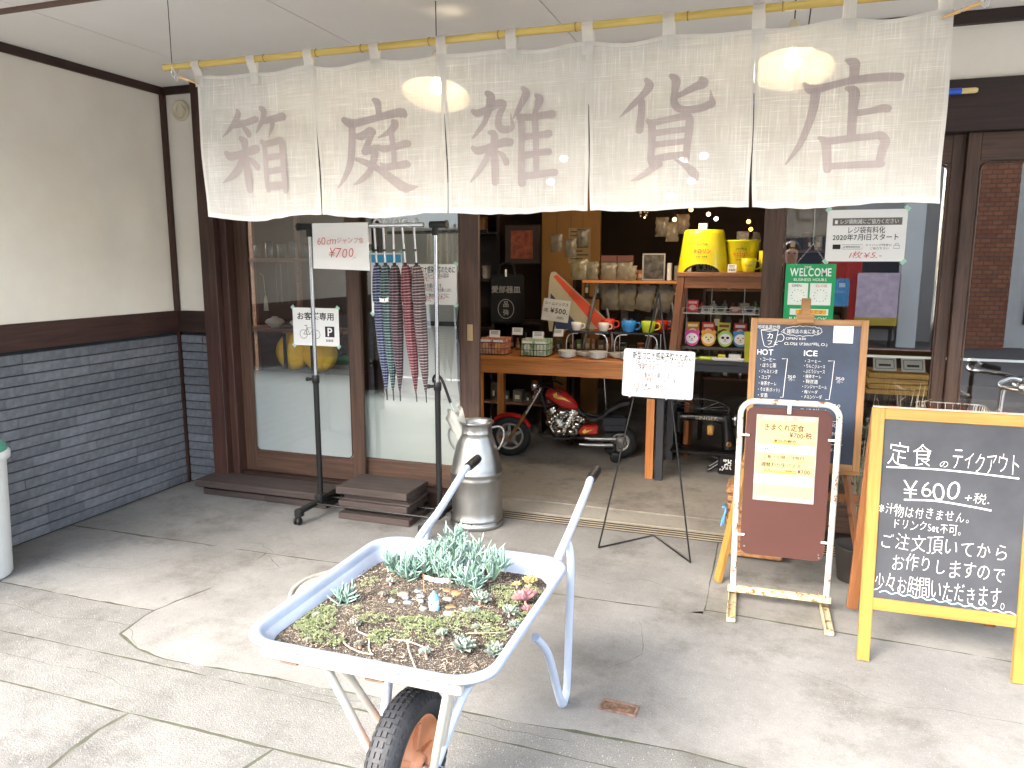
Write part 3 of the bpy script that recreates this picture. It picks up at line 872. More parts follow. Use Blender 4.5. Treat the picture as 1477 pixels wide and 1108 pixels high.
for i in range(5):
    a0, a1, b0, b1 = TOPX[i], TOPX[i + 1], BOTX[i], BOTX[i + 1]
    nx, nz = 44, 40
    def sp(u, w):
        gap = .0042 * max(0, w - .18) / .82
        xa = a0 + (b0 - a0) * w + (gap if i > 0 else 0)
        xb = a1 + (b1 - a1) * w - (gap if i < 4 else 0)
        x = xa + (xb - xa) * u + .003 * sin(w * 9 + i) * (w if 0 < u < 1 else w)
        z = ntop(x) + (nbot(x) - ntop(x)) * w
        return (x, NY + nwave(x, z), z)
    q = MB()
    vs = [sp(u / nx, w / nz) for w in range(nz + 1) for u in range(nx + 1)]
    k = nx + 1
    q.add(vs, [(w * k + u, (w + 1) * k + u, (w + 1) * k + u + 1, w * k + u + 1) for w in range(nz) for u in range(nx)], 0, True)
    pn = obj('panel', q, M_LINEN, NR, world=True)
    # hems: bottom, both sides and the top turn-over
    q = MB()
    for w0, w1, u0, u1 in ((.965, 1.0, 0, 1), (.0, .022, 0, 1), (0.022, .965, 0, .022), (.022, .965, .978, 1)):
        n1, n2 = (44, 2) if u1 - u0 > .5 else (2, 40)
        vv = []
        for w in range(n2 + 1):
            for u in range(n1 + 1):
                p = sp(u0 + (u1 - u0) * u / n1, w0 + (w1 - w0) * w / n2)
                vv.append((p[0], p[1] - .0016, p[2]))
        k = n1 + 1
        q.add(vv, [(w * k + u, (w + 1) * k + u, (w + 1) * k + u + 1, w * k + u + 1) for w in range(n2) for u in range(n1)], 0, True)
    obj('hem', q, M_HEM, pn, world=True)
    q = MB()
    for si, st in enumerate(STROKES[i]):
        P = smooth_pts([(a / 1000, b / 1000, c / 1000 * 1.10) for a, b, c in st], 5)
        # round brush ends
        def cap(p, d, r):
            return [(p[0] + d[0] * r * sin(t) , p[1] + d[1] * r * sin(t), 2 * r * cos(t)) for t in (.5, .9, 1.25)]
        def dr(a, b):
            v = Vector((a[0] - b[0], a[1] - b[1])); v.normalize(); return v
        P = cap(P[0], dr(P[0], P[1]), P[0][2] / 2)[::-1] + P + cap(P[-1], dr(P[-1], P[-2]), P[-1][2] / 2)
        n0 = len(q.v)
        line(q, [(p[0], p[1]) for p in P], [p[2] for p in P])
        for vi in range(n0, len(q.v)):
            x, _, z = q.v[vi]
            q.v[vi] = (x, NY + nwave(x, z) - .0022 - .00025 * si, z)
    obj('character', q, M_NINK, pn, world=True)
for x in LOOPX:
    q = MB(); w = .0185
    zc = 2.314 - .0036 * (x + 2.36)
    zt = ntop(x)
    prof = [(NY + nwave(x, zt) - .004, zt - .042), (NY + nwave(x, zt) - .0045, zt), (NY - .0158, zc - .004), (NY - .014, zc + .008), (NY - .006, zc + .0155), (NY + .004, zc + .016), (NY + .0135, zc + .008), (NY + .016, zc - .004), (NY + nwave(x, zt) + .004, zt), (NY + nwave(x, zt) + .003, zt - .03)]
    sk = -.004 if x < -.9 else .003
    vs = []
    for j, (y, z) in enumerate(prof):
        o_ = sk * (1 - j / 5) if j < 5 else 0
        vs += [(x - w - o_, y, z), (x + w - o_, y, z)]
    q.add(vs, [(2 * j, 2 * j + 1, 2 * j + 3, 2 * j + 2) for j in range(len(prof) - 1)], 0, False)
    obj('loop', q, M_HEM, NR, world=True)

t = thing('bamboo_pole', 'long yellow bamboo pole that carries the linen curtain', 'bamboo pole', (-.88, NY, 2.31))
pts, rr = [], []
nodes = [-2.36, -2.20 + .02, -1.93 + .05, -1.73 + .08, -1.50 + .04, -1.19, -.93, -.66, -.30, -.02, .32, .62]
x = -2.36
for a, b in zip(nodes[:-1], nodes[1:]):
    for xx, r_ in ((a + .001, .0125), (a + .004, .0141), (a + .008, .0124), ((a + b) / 2, .0122), (b - .004, .0126)):
        pts.append((xx, NY + .002 * sin(xx * 3), 2.314 - .0036 * (xx + 2.36))); rr.append(r_)
M_BAMBOO = mat('yellow bamboo', 'b8993f', .35, var=.12, scale=3, col2='cdb362', stretch=(1, 14, 14), coat=.3)
q = MB(); q.tube(pts, rr, 14); obj('cane', q, M_BAMBOO, t, world=True)
for a in nodes[1:-1]:
    q = MB(); q.tube([(a - .002, NY + .002 * sin(a * 3), 2.314 - .0036 * (a + 2.36)), (a + .0015, NY + .002 * sin(a * 3), 2.314 - .0036 * (a + 2.36))], .01435, 14)
    obj('node_ring', q, mat('bamboo node', '8a6d35', .6, var=.3, scale=40), t, world=True)

def hang_wire(x, z1, label):
    t = thing('hanging_wire', label, 'wire', (x, NY, z1))
    q = MB(); q.tube([(x - .004, NY - .012, 2.684), (x - .002, NY - .014, 2.5), (x, NY - .0165, z1 + .03), (x, NY - .0165, z1 + .012)], .0016, 6); obj('wire', q, mat('dark wire', '3a332c', .5), t, world=True)
    q = MB(); q.tube([(x, NY + .018 * cos(a * pi / 6), z1 - .004 + .018 * sin(a * pi / 6)) for a in range(12)], .0015, 6, closed=True)
    q.tube([(x + .004 + .010 * cos(a * pi / 5), NY - .016, z1 - .026 + .014 * sin(a * pi / 5)) for a in range(10)], .0016, 6, closed=True)
    q.tube([(x + .014 + .008 * cos(a * pi / 5), NY - .013, z1 - .046 + .010 * sin(a * pi / 5)) for a in range(10)], .0016, 6, closed=True)
    obj('hook', q, M_CHROME, t, world=True)
hang_wire(-2.305, 2.312, 'thin wire with a chrome hook holding the left end of the bamboo pole')
hang_wire(.50, 2.302, 'thin wire with a chrome hook holding the right end of the bamboo pole')
def peg(p0, p1, label):
    t = thing('clothes_peg', label, 'clothes peg', tuple((Vector(p0) + Vector(p1)) / 2))
    a, b = Vector(p0), Vector(p1); d = (b - a)
    for s in (-1, 1):
        o = Vector((0, s * .004, 0))
        q = MB(); q.tube([a + o * 1.6, a + d * .35 + o, a + d * .6 + o, b + o * .6], [.0045, .005, .0045, .003], 6)
        obj('prong', q, wood('pale peg wood', 'c9a067', 'ddb985', .6, 'x'), t, world=True) if 'pale peg wood' not in MATS else obj('prong', q, MATS['pale peg wood'], t, world=True)
    q = MB(); q.tube([a + d * .5 + Vector((0, -.008, 0)), a + d * .5 + Vector((0, .008, 0))], .0055, 8); obj('spring', q, M_CHROME, t, world=True)
peg((-2.268, NY - .02, 2.268), (-2.186, NY - .015, 2.238), 'wooden clothes peg clipped to the left top corner of the curtain')
peg((.50, NY - .02, 2.256), (.408, NY - .015, 2.228), 'wooden clothes peg clipped to the right top corner of the curtain')

# ================================================================== pendant lamps under the soffit
M_BULB = emit('lit bulb', 'fff0d0', 14)
M_SHADE = mat('milk glass shade', 'd8c8b0', .3, var=.03)
_p = M_SHADE.node_tree.nodes['Principled BSDF']
_p.inputs['Emission Color'].default_value = (1, .80, .56, 1)
_p.inputs['Emission Strength'].default_value = .015
def pendant(x, y, z, label, r=.15, tilt=0.):
    t = thing('pendant_lamp', label, 'pendant lamp', (x, y, z))
    q = MB(); q.lathe([(.028, .11), (.05, .104), (.10, .07), (.135, .025), (r, -.03), (r + .004, -.04), (r, -.037), (.132, .020), (.098, .064), (.045, .098)], 36, cap=False)
    obj('shade', q, M_SHADE, t, rot=(tilt, 0, 0))
    q = MB(); q.ball((0, 0, 0), .030, n=14); q.lathe([(.014, .02), (.013, .05)], 12); obj('bulb', q, M_BULB, t)
    q = MB(); q.lathe([(.0, .15), (.012, .148), (.028, .12), (.030, .06), (.022, .048)], 18); obj('cap', q, M_VENT, t)
    q = MB(); q.tube([(0, 0, .15), (0, 0, 2.684 - z)], .0025, 6); obj('cord', q, M_BLACK, t)
    l = bpy.data.lights.new('bulb_light', 'POINT'); l.energy = .05; l.color = (1, .78, .5); l.shadow_soft_size = .03
    lo = bpy.data.objects.new('bulb_light', l); COL.objects.link(lo); lo.parent = t; lo.location = (0, 0, -.05)
    return t
pendant(-1.46, 3.2, 2.31, 'lit pendant lamp glowing through the curtain between its second and third panels', tilt=radians(-18))
pendant(.02, 3.2, 2.30, 'lit pendant lamp glowing through the last curtain panel at the right', tilt=radians(-18))
for i, (x, y, z, lb) in enumerate([(-.58, 5.0, 2.18, 'small lit bulb showing through the lower middle of the fourth curtain panel'), (-.46, 5.0, 2.20, 'small lit bulb rightmost of the cluster showing through the fourth curtain panel'),
      (-.54, 5.1, 2.06, 'small lit bulb under the pair showing through the fourth curtain panel'), (-.66, 5.0, 1.96, 'small lit bulb lowest of those showing through the fourth curtain panel'),
      (-1.47, 5.05, 2.08, 'small lit bulb low behind the third curtain panel'), (-1.38, 5.05, 2.23, 'small lit bulb high behind the third curtain panel')]):
    t = thing('hanging_bulb', lb, 'light bulb', (x, y, z))
    q = MB(); q.ball((0, 0, 0), .026, n=12, sc=(1, 1, .8)); obj('bulb', q, emit('lit shop bulb', 'fff2dc', 6), t)
    if i in (0, 3, 5):
        l = bpy.data.lights.new('bulb_light', 'POINT'); l.energy = .9; l.color = (1, .76, .48); l.shadow_soft_size = .03
        lo = bpy.data.objects.new('bulb_light', l); COL.objects.link(lo); lo.parent = t; lo.location = (0, 0, -.05)
    q = MB(); q.lathe([(.018, .016), (.016, .05), (.0, .055)], 10); q.tube([(0, 0, .05), (0, 0, 2.69 - z)], .002, 5); obj('cord', q, M_BLACK, t)

# blue-wrapped rod along the header beam behind the curtain
t = thing('blue_rod', 'blue wrapped rod with a pale wooden end fixed along the header beam', 'rod', (.2, 4.07, 2.315), rot=(0, radians(90), 0))
q = MB(); q.lathe([(.0145, -.62), (.0145, .56)], 16); obj('sleeve', q, mat('blue plastic sleeve', '1f56c4', .3, var=.1, coat=.4), t)
q = MB(); q.lathe([(.0125, .56), (.0125, .615), (.009, .625), (0, .628)], 16); obj('end_cap', q, mat('pale wood end', 'd9c48c', .6), t)
for zz in (-.4, .3):
    q = MB(); q.box(-.018, .018, -.002, .04, zz - .006, zz + .006); obj('bracket', q, M_BLACKM, t)

# ================================================================== garment rack
RKY = 3.87
t = thing('garment_rack', 'wheeled chrome and black garment rack holding umbrellas in front of the left doors', 'garment rack', (-2.19, RKY, 0))
for x in (-2.60, -1.79):
    q = MB(); q.tube([(x, RKY, .83), (x + .002, RKY, 1.725)], .0125, 14); obj('upper_tube', q, M_CHROME, t, world=True)
    q = MB(); q.tube([(x, RKY, .08), (x, RKY, .845)], .0170, 14); obj('lower_tube', q, M_BLACKM, t, world=True)
    q = MB(); q.lathe([(.0175, .0), (.0225, .004), (.0225, .045), (.018, .052)], 16, M=TM(x, RKY, .815)); q.tube([(x - .02, RKY, .84), (x - .05, RKY - .012, .84)], .009, 8); q.ball((x - .05, RKY - .012, .84), .013)
    obj('collar', q, M_BLACK, t, world=True)
    q = MB(); q.tube([(x - .075 if x < -2 else x - .03, RKY, 1.748), (x + .03 if x < -2 else x + .07, RKY, 1.748)], .019, 14)
    q.tube([(x, RKY, 1.69), (x, RKY, 1.748)], .018, 12); e = x - .075 if x < -2 else x + .07
    q.tube([(e - .004, RKY, 1.748), (e + .004, RKY, 1.748)], .024, 16); obj('corner_joint', q, M_BLACK, t, world=True)
    q = MB(); q.box(x - .019, x + .019, 3.635, 4.105, .062, .092, bev=.006); q.box(x - .023, x + .023, 3.615, 3.665, .045, .094, bev=.008); q.box(x - .023, x + .023, 4.075, 4.125, .045, .094, bev=.008)
    q.box(x - .026, x + .026, RKY - .04, RKY + .04, .055, .125, bev=.01)
    f = obj('foot', q, M_BLACK, t, world=True)
    for y in (3.632, 4.108):
        q = MB()
        for s in (-.012, .012):
            q.lathe([(.0, -.007), (.021, -.007), (.024, -.003), (.024, .003), (.021, .007), (0, .007)], 20, M=TM(x + s, y - .008, .0245, ry=pi / 2))
        q.box(x - .006, x + .006, y - .022, y + .012, .024, .05, bev=.004)
        obj('caster', q, M_BLACK, f, world=True)
q = MB(); q.tube([(-2.53, RKY, 1.748), (-1.86, RKY, 1.748)], .0135, 14); obj('top_bar', q, M_CHROME, t, world=True)
for y in (3.80, 3.95):
    q = MB(); q.tube([(-2.60, y, .077), (-1.79, y, .077)], .0065, 10); obj('cross_bar', q, M_BLACKM, t, world=True)

def striped(name, dark, light):
    m = bpy.data.materials.new(name); m.use_nodes = True
    N, L = m.node_tree.nodes, m.node_tree.links
    p = N['Principled BSDF']
    tc = N.new('ShaderNodeTexCoord'); mp = N.new('ShaderNodeMapping'); mp.inputs['Scale'].default_value = (12, 12, 46); mp.inputs['Rotation'].default_value = (0, 0, 0)
    L.new(tc.outputs['Object'], mp.inputs[0])
    w = N.new('ShaderNodeTexWave'); w.wave_type = 'BANDS'; w.bands_direction = 'Z'; w.inputs['Scale'].default_value = .42
    w.inputs['Distortion'].default_value = 3.2; w.inputs['Detail'].default_value = 2; w.inputs['Detail Scale'].default_value = 1.6
    L.new(mp.outputs[0], w.inputs['Vector'])
    r = N.new('ShaderNodeValToRGB'); r.color_ramp.elements[0].position = .66; r.color_ramp.elements[1].position = .95
    r.color_ramp.elements[0].color = (*lin(dark), 1); r.color_ramp.elements[1].color = (*lin(light), 1)
    L.new(w.outputs[0], r.inputs[0]); L.new(r.outputs[0], p.inputs['Base Color'])
    p.inputs['Roughness'].default_value = .75; p.inputs['Sheen Weight'].default_value = .2
    return m

def umbrella(label, x, z, mcol, lean=(0, 0), hook_rz=.9, L=.72, group='umbrellas hanging on the rack', handle=None, rot0=0., y=RKY):
    """closed umbrella hanging from its hook; local origin at the bar"""
    t = thing('umbrella', label, 'umbrella', (x, y, z), group=group, rot=(lean[1], lean[0], rot0))
    hm = handle or M_ALU
    q = MB(); r = .0185
    pts = [(2 * r * cos(hook_rz), 2 * r * sin(hook_rz), -.030)] + [(r * (1 + cos(a)) * cos(hook_rz), r * (1 + cos(a)) * sin(hook_rz), r * sin(a) * 1.2 - .005) for a in [k * pi / 8 for k in range(9)]] + [(0, 0, -.03), (0, 0, -.245)]
    q.tube(pts, .0068, 10); obj('hook_handle', q, hm, t)
    for a, b, r in ((-.150, -.162, .0085), (-.225, -.25, .010)):
        q = MB(); q.tube([(0, 0, a), (0, 0, b)], r, 10); obj('collar', q, M_BLACK, t)
    prof = [(.015, 0), (.023, .02), (.030, .07), (.0345, .15), (.0355, .20), (.030, .215), (.033, .24), (.031, .36), (.026, .50), (.018, .62), (.008, L - .02), (.005, L)]
    q = MB(); n = 32; vs = []
    for r_, d in prof:
        for j in range(n):
            a = 2 * pi * j / n
            f = 1 + .17 * sin(8 * a + d * 9) + .08 * sin(3 * a + d * 20)
            vs.append((r_ * f * cos(a) + .002 * sin(d * 14), r_ * f * sin(a), -.24 - d))
    q.add(vs, [(i * n + (j + 1) % n, i * n + j, (i + 1) * n + j, (i + 1) * n + (j + 1) % n) for i in range(len(prof) - 1) for j in range(n)], 0, True)
    obj('canopy', q, mcol, t)
    q = MB(); q.tube([(0, 0, -.24 - L + .01), (0, 0, -.24 - L - .065)], [.0042, .0036], 8); obj('tip', q, M_BLACK, t)
    return t
M_ALU = mat('satin aluminium', 'c4c4c6', .32, 1., var=.05)
cols = [('navy and white striped umbrella, leftmost on the rack', '141c3c', '858da6', -2.172, .055), ('dark green and white striped umbrella, second from the left on the rack', '122c2e', '7f9496', -2.114, .040),
        ('black and pink striped umbrella in the middle of the rack', '1c151b', '8a727b', -2.052, .022), ('dark red and white striped umbrella, fourth on the rack', '4a0e1a', '9c7479', -1.995, .070),
        ('brown and beige striped umbrella, rightmost on the rack', '35262d', '9c8c8a', -1.922, .060)]
for k, (lb, a, b, x, ln) in enumerate(cols):
    u = umbrella(lb, x, 1.765, striped('umbrella cloth ' + a, a, b), lean=(-ln, .0), hook_rz=.5 + .12 * k)
    if k in (0, 1):
        pass
t = thing('umbrella_tag', 'white paper band wrapped round the two left umbrellas', 'paper tag', (-2.10, RKY - .038, 1.335))
q = MB(); line(q, [(-.05 + .1 * i / 8, -.012 * sin(pi * i / 8) ** 1 + .008 * (i / 8)) for i in range(9)], .022)
for i, v in enumerate(q.v): q.v[i] = (v[0], .02 * ((v[0] / .05) ** 2) - .0, v[2])
obj('paper', q, M_PAPER, t)

# price sheet hung over the top bar
t = thing('price_sheet', 'white sheet with red handwritten umbrella price hung over the left of the rack bar', 'price sign', (-2.385, RKY, 1.765))
q = MB(); nx, nz = 16, 10; vs = []
for j in range(nz + 1):
    for i in range(nx + 1):
        u = -.185 + .37 * i / nx; w = j / nz
        z = -.265 * w - .012 * (u / .185) * w * .5
        vs.append((u + .006 * w, -.017 - .006 * w + .010 * w * w * sin(u * 9 + 1), z))
q.add(vs, [(j * (nx + 1) + i, (j + 1) * (nx + 1) + i, (j + 1) * (nx + 1) + i + 1, j * (nx + 1) + i + 1) for j in range(nz) for i in range(nx)], 0, True)
q.add([(-.185, -.017, 0), (.185, -.017, 0), (.185, 0, .002), (-.185, 0, .002), (.185, .017, 0), (-.185, .017, 0), (.185, .018, -.12), (-.185, .018, -.12)], [(0, 1, 2, 3), (3, 2, 4, 5), (5, 4, 6, 7)])
obj('sheet', q, M_PAPER, t)
q = MB()
text(q, '60cm', -.145, -.120, .058, y=-.032, off=-.012, hand=1, slant=.1, seed=3); text(q, 'ジャンプ傘', -.015, -.112, .04, y=-.032, off=-.010, hand=1, seed=5, width=.18, rise=-.02)
text(q, '¥700', -.075, -.198, .080, y=-.034, off=-.012, hand=1, slant=.15, seed=8, rise=.0); text(q, '.-', .09, -.205, .04, y=-.034, off=-.01, seed=2)
obj('lettering', q, M_INKR, t)

# ================================================================== wooden step boards
M_STEP = wood('weathered dark step board', '2b2320', '463a36', .8, 'x', wear='8a7d76')
t = thing('step_platform', 'long low dark wooden step of two board layers under the frosted door', 'step', (-3.06, 3.99, 0))
for nm, a in (('lower_board', (-3.56, -3.06, 3.93, 4.10, .0, .045)), ('lower_board', (-3.055, -2.60, 3.925, 4.10, .0, .045)), ('spacer', (-3.50, -3.40, 3.97, 4.09, .045, .068)), ('spacer', (-3.12, -3.04, 3.97, 4.09, .045, .068)), ('spacer', (-2.76, -2.66, 3.97, 4.09, .045, .068)),
              ('tread', (-3.58, -2.585, 3.875, 4.10, .0685, .112))):
    q = MB(); q.box(*a, bev=.004); obj(nm, q, M_STEP, t, world=True)
t = thing('step_stack', 'stack of short dark wooden boards making a taller step behind the garment rack', 'step', (-2.22, 3.97, 0))
for nm, a in (('board', (-2.435, -1.955, 3.80, 4.10, .0, .040)), ('board', (-2.42, -1.99, 3.85, 4.105, .0405, .068)), ('board', (-2.44, -1.975, 3.815, 4.105, .0685, .112)), ('board', (-2.425, -1.965, 3.83, 4.10, .1125, .124)), ('board', (-2.42, -1.98, 3.85, 4.10, .1245, .152)), ('tread', (-2.455, -1.975, 3.812, 4.112, .1525, .198))):
    q = MB(); q.box(*a, bev=.004); obj(nm, q, M_STEP, t, world=True)

# ================================================================== milk can with an umbrella in it
t = thing('milk_can', 'dented steel milk can standing at the left edge of the doorway', 'milk can', (-1.605, 4.0, 0))
prof = [(.0, .002), (.150, .002), (.157, .006), (.158, .030), (.150, .036), (.149, .044), (.155, .050), (.150, .058), (.147, .10), (.148, .20), (.149, .285), (.152, .292), (.149, .300), (.149, .318), (.153, .325), (.1535, .335), (.148, .342), (.139, .40), (.120, .475), (.100, .53), (.092, .555), (.095, .560), (.092, .566), (.090, .60), (.094, .612), (.101, .618), (.103, .624), (.100, .629), (.094, .626), (.086, .60), (.084, .56), (.07, .50)]
q = MB(); n = 56; vs = []
for r_, z in prof:
    for j in range(n):
        a = 2 * pi * j / n
        d = .0045 * noise.noise(Vector((cos(a) * 2.5, sin(a) * 2.5, z * 7))) + .002 * noise.noise(Vector((cos(a) * 7, sin(a) * 7, z * 16)))
        d *= min(1, r_ / .1)
        vs.append(((r_ + d) * cos(a), (r_ + d) * sin(a), z))
q.add(vs, [(i * n + j, i * n + (j + 1) % n, (i + 1) * n + (j + 1) % n, (i + 1) * n + j) for i in range(len(prof) - 1) for j in range(n)], 0, True)
obj('body', q, M_STEEL, t)
for a in (radians(200), radians(20)):
    c_, s_ = cos(a), sin(a)
    q = MB(); q.tube([(c_ * r_, s_ * r_, z) for r_, z in smooth_pts([(.085, .585), (.135, .592), (.160, .565), (.156, .51), (.128, .455)], 5)], .0065, 8); obj('handle', q, M_STEEL, t)
q = MB(); q.tube([(-.138, -.058, .165), (-.152, -.062, .165)], .028, 14); q.tube([(-.15, -.062, .165), (-.162, -.065, .165)], .019, 12); obj('bung', q, M_BLACK, t)
q = MB()
for a in (radians(-112), radians(-80)):
    q.tube([(.152 * cos(a), .152 * sin(a), .045), (.158 * cos(a), .158 * sin(a), .045)], .005, 8)
obj('rivet', q, M_BLACK, t)
t = thing('clear_umbrella', 'folded clear plastic umbrella with black crook handle standing in the milk can', 'umbrella', (-1.655, 3.985, .45), rot=(radians(4), radians(-19), 0))
q = MB(); n = 20; vs = []
for r_, z in [(.006, -.1), (.020, .0), (.034, .10), (.046, .20), (.050, .245), (.036, .225), (.03, .15)]:
    for j in range(n):
        a = 2 * pi * j / n; f = 1 + .22 * sin(5 * a + z * 6)
        vs.append((r_ * f * cos(a), r_ * f * sin(a), z + .02 * sin(3 * a) * (z > .2)))
q.add(vs, [(i * n + j, i * n + (j + 1) % n, (i + 1) * n + (j + 1) % n, (i + 1) * n + j) for i in range(6) for j in range(n)], 0, True)
obj('canopy', q, mat('milky plastic', 'dcdad2', .35, var=.08, trans=.3, alpha=.85), t)
q = MB(); q.tube([(0, 0, -.15), (0, 0, .36)], .004, 8); obj('shaft', q, M_CHROME, t)
q = MB(); q.tube(smooth_pts([(0, 0, .30), (0, 0, .40), (-.005, 0, .455), (-.030, 0, .478), (-.052, 0, .462), (-.056, 0, .44)], 4), .0085, 10); obj('crook', q, M_BLACK, t)

# ================================================================== sheets on the glass
def sheet(name, label, cat, x0, x1, z0, z1, y, draws, m=None, th=.0012, tapes=True, rz=0., curl=0.):
    """paper sheet on a vertical plane facing the street; draws: list of (material, function(mb, w, h)) in local coordinates from the lower left corner"""
    t = thing(name, label, cat, ((x0 + x1) / 2, y, z0), rz)
    w, h = x1 - x0, z1 - z0
    q = MB(); q.box(-w / 2, w / 2, 0, th, 0, h); obj('sheet', q, m or M_PAPER, t)
    for k, (mm, fn) in enumerate(draws):
        q = MB(); fn(q, w, h)
        q.v = [(v[0] - w / 2, v[1] - .0006 - .0003 * k, v[2]) for v in q.v]
        obj('lettering', q, mm, t)
    if tapes:
        for sx in (-1, 1):
            for sz in (0, 1):
                a = MB(); rect(a, -.014, .014, -.009, .009)
                o = obj('tape', a, M_TAPE, t, loc=(sx * (w / 2 - .003), -.0016, sz * h + (.004 if sz else -.002)), rot=(0, sx * (.7 if sz else -.8), 0))
    return t

def d_park(q, w, h):
    text(q, 'お客様専用', w / 2, h * .70, .052, off=.018, align='C', width=w * .82)
    text(q, '駐輪場', w * .79, h * .12, .018, off=.01, align='C')
    for cx in (.075, .195):
        line(q, [(w * .14 + cx * .8 - .03 + .028 * cos(a * pi / 12), h * .30 + .028 * sin(a * pi / 12)) for a in range(24)], .0028, closed=True)
    X = lambda u: w * .14 - .03 + u * .8
    L = lambda *p: line(q, [(X(a), h * .30 + b) for a, b in p], .003)
    L((.075, 0), (.112, .042), (.170, .042), (.135, -.002), (.075, 0)); L((.135, -.002), (.100, .056)); L((.195, 0), (.165, .062)); L((.165, .062), (.185, .066)); L((.085, .057), (.115, .057)); L((.112, .042), (.100, .0))
def d_parkbox(q, w, h):
    rect(q, w * .70, w * .90, h * .24, h * .52)
def d_parkP(q, w, h):
    text(q, 'P', w * .745, h * .27, .075, off=.02, y=-.0006)
sheet('parking_sign', 'white customer bicycle parking sign taped to the glass of the frosted door', 'sign', -2.965, -2.62, 1.005, 1.25, 4.182, [(M_INK, d_park), (M_INK, d_parkbox), (M_PAPER, d_parkP)])

NOTE = [('新型コロナ感染予防のために', .055, .80, .052, .85), ('・2名以上のグループでの入店は', .05, .68, .040, .80), ('ご遠慮します。', .10, .58, .040, .36), ('・マスク着用をお願いします。', .05, .42, .040, .70),
        ('小さいお子様連れの方もご協力をお願いします。', .10, .33, .030, .82), ('・お手で商品に触れないように', .03, .18, .040, .82), ('注意して下さい。', .07, .08, .040, .44)]
def d_note(q, w, h):
    for i, (s, x, z, sz, wd) in enumerate(NOTE):
        text(q, s, w * x + w * .07, h * z, sz * w / (.42 if i == 0 else .46), off=.014 if i == 0 else .009, width=w * wd * (1 if i == 0 else .92))
def d_under(q, w, h):
    for x0, x1, z in ((.14, .70, .655), (.14, .40, .555), (.14, .44, .395), (.10, .78, .155)):
        line(q, [(w * x0, h * z), (w * x1, h * z)], h * .014)
M_PINK = mat('pink marker', 'dd8c7e', .8)
sheet('door_notice', 'white printed hygiene notice behind the hanging umbrellas on the second door', 'notice', -2.17, -1.815, 1.285, 1.53, 4.222, [(M_INK, d_note), (M_PINK, d_under)])
def d_fly1(q, w, h):
    rect(q, w * .03, w * .97, h * .84, h * .97)
def d_fly2(q, w, h):
    rr = random.Random(4)
    for r in range(14):
        line(q, [(w * .08, h * (.78 - r * .05)), (w * (.5 + .42 * rr.random()), h * (.78 - r * .05))], h * .010)
    rect(q, w * .08, w * .30, h * .03, h * .09)
sheet('flyer', 'white flyer with a blue header taped to the clear door left of the notice', 'flyer', -2.40, -2.18, 1.22, 1.60, 4.222, [(mat('flyer blue', '3f9fd0', .6), d_fly1), (mat('grey print', '8a8f93', .7), d_fly2)])

def d_reg0(q, w, h):
    rect(q, w * .07, w * .94, h * .70, h * .84)
def d_reg1(q, w, h):
    text(q, 'レジ袋削減にご協力ください', w * .16, h * .735, .025, y=-.001, off=.004, width=w * .74)
    rect(q, w * .10, w * .135, h * .73, h * .80, y=-.001)
def d_reg2(q, w, h):
    text(q, 'レジ袋有料化', w * .5, h * .555, .036, off=.004, align='C', width=w * .48)
    text(q, '2020年7月1日スタート', w * .5, h * .42, .034, off=.008, align='C', width=w * .84)
    rect(q, w * .09, w * .19, h * .24, h * .33); line(q, [(w * .21, h * .24), (w * .47, h * .24), (w * .47, h * .33), (w * .21, h * .33)], .0012, closed=True)
    text(q, 'お買物袋有料化', w * .225, h * .265, .012, width=w * .22); text(q, 'マイバッグ持参に', w * .5, h * .30, .012, width=w * .34); text(q, 'ご協力下さい', w * .56, h * .235, .012, width=w * .24)
    line(q, [(w * .86, h * .25), (w * .93, h * .25), (w * .93, h * .31), (w * .86, h * .31)], .0018, closed=True); line(q, [(w * .875, h * .31), (w * .88, h * .345), (w * .91, h * .345), (w * .915, h * .31)], .0016)
def d_reg3(q, w, h):
    text(q, '1枚¥5.-', w * .30, h * .07, .040, off=-.008, hand=1, slant=.2, width=w * .42, seed=4)
sheet('poster', 'white bag charge poster taped to the glass under the right end of the curtain', 'poster', .236, .598, 1.548, 1.802, 4.178,
      [(mat('grey band', '6d6862', .7), d_reg0), (M_PAPER, d_reg1), (M_INK, d_reg2), (M_INKR, d_reg3)])

t = sheet('opening_hours_sign', 'green WELCOME opening hours sign hung on a chain at the left of the right window', 'sign', .052, .290, 1.235, 1.535, 4.135, [
    (mat('sign white', 'dfe6df', .5), lambda q, w, h: (text(q, 'WELCOME', w * .5, h * .80, .056, off=.022, align='C', width=w * .84), text(q, 'BUSINESS HOURS', w * .5, h * .715, .020, off=.01, align='C', width=w * .66),
        rect(q, w * .07, w * .47, h * .31, h * .68), rect(q, w * .51, w * .93, h * .31, h * .68), rect(q, w * .13, w * .90, h * .14, h * .245), text(q, 'JUST LOOK', w * .5, h * .04, .028, off=.012, align='C', width=w * .8), text(q, 'TIME', w * .44, h * .925, .018, align='C'))),
    (M_INK, lambda q, w, h: [rect(q, cx + .030 * sin(k * pi / 6) - .0018, cx + .030 * sin(k * pi / 6) + .0018, h * .47 + .030 * cos(k * pi / 6) - .0018, h * .47 + .030 * cos(k * pi / 6) + .0018, y=-.0006) for cx in (w * .27, w * .72) for k in range(12)] and text(q, 'OPEN', w * .14, h * .615, .018, y=-.0006)),
    (M_INKR, lambda q, w, h: text(q, 'CLOSE', w * .62, h * .615, .018, y=-.0006)),
    (mat('orange strip', 'e8b23c', .5), lambda q, w, h: rect(q, w * .25, w * .86, h * .155, h * .23, y=-.0006)),
    (M_INKR, lambda q, w, h: text(q, '営業中です', w * .30, h * .168, .022, y=-.0009, width=w * .5))],
    m=mat('sign green', '1f9a5b', .45, var=.03), tapes=False)
q = MB()
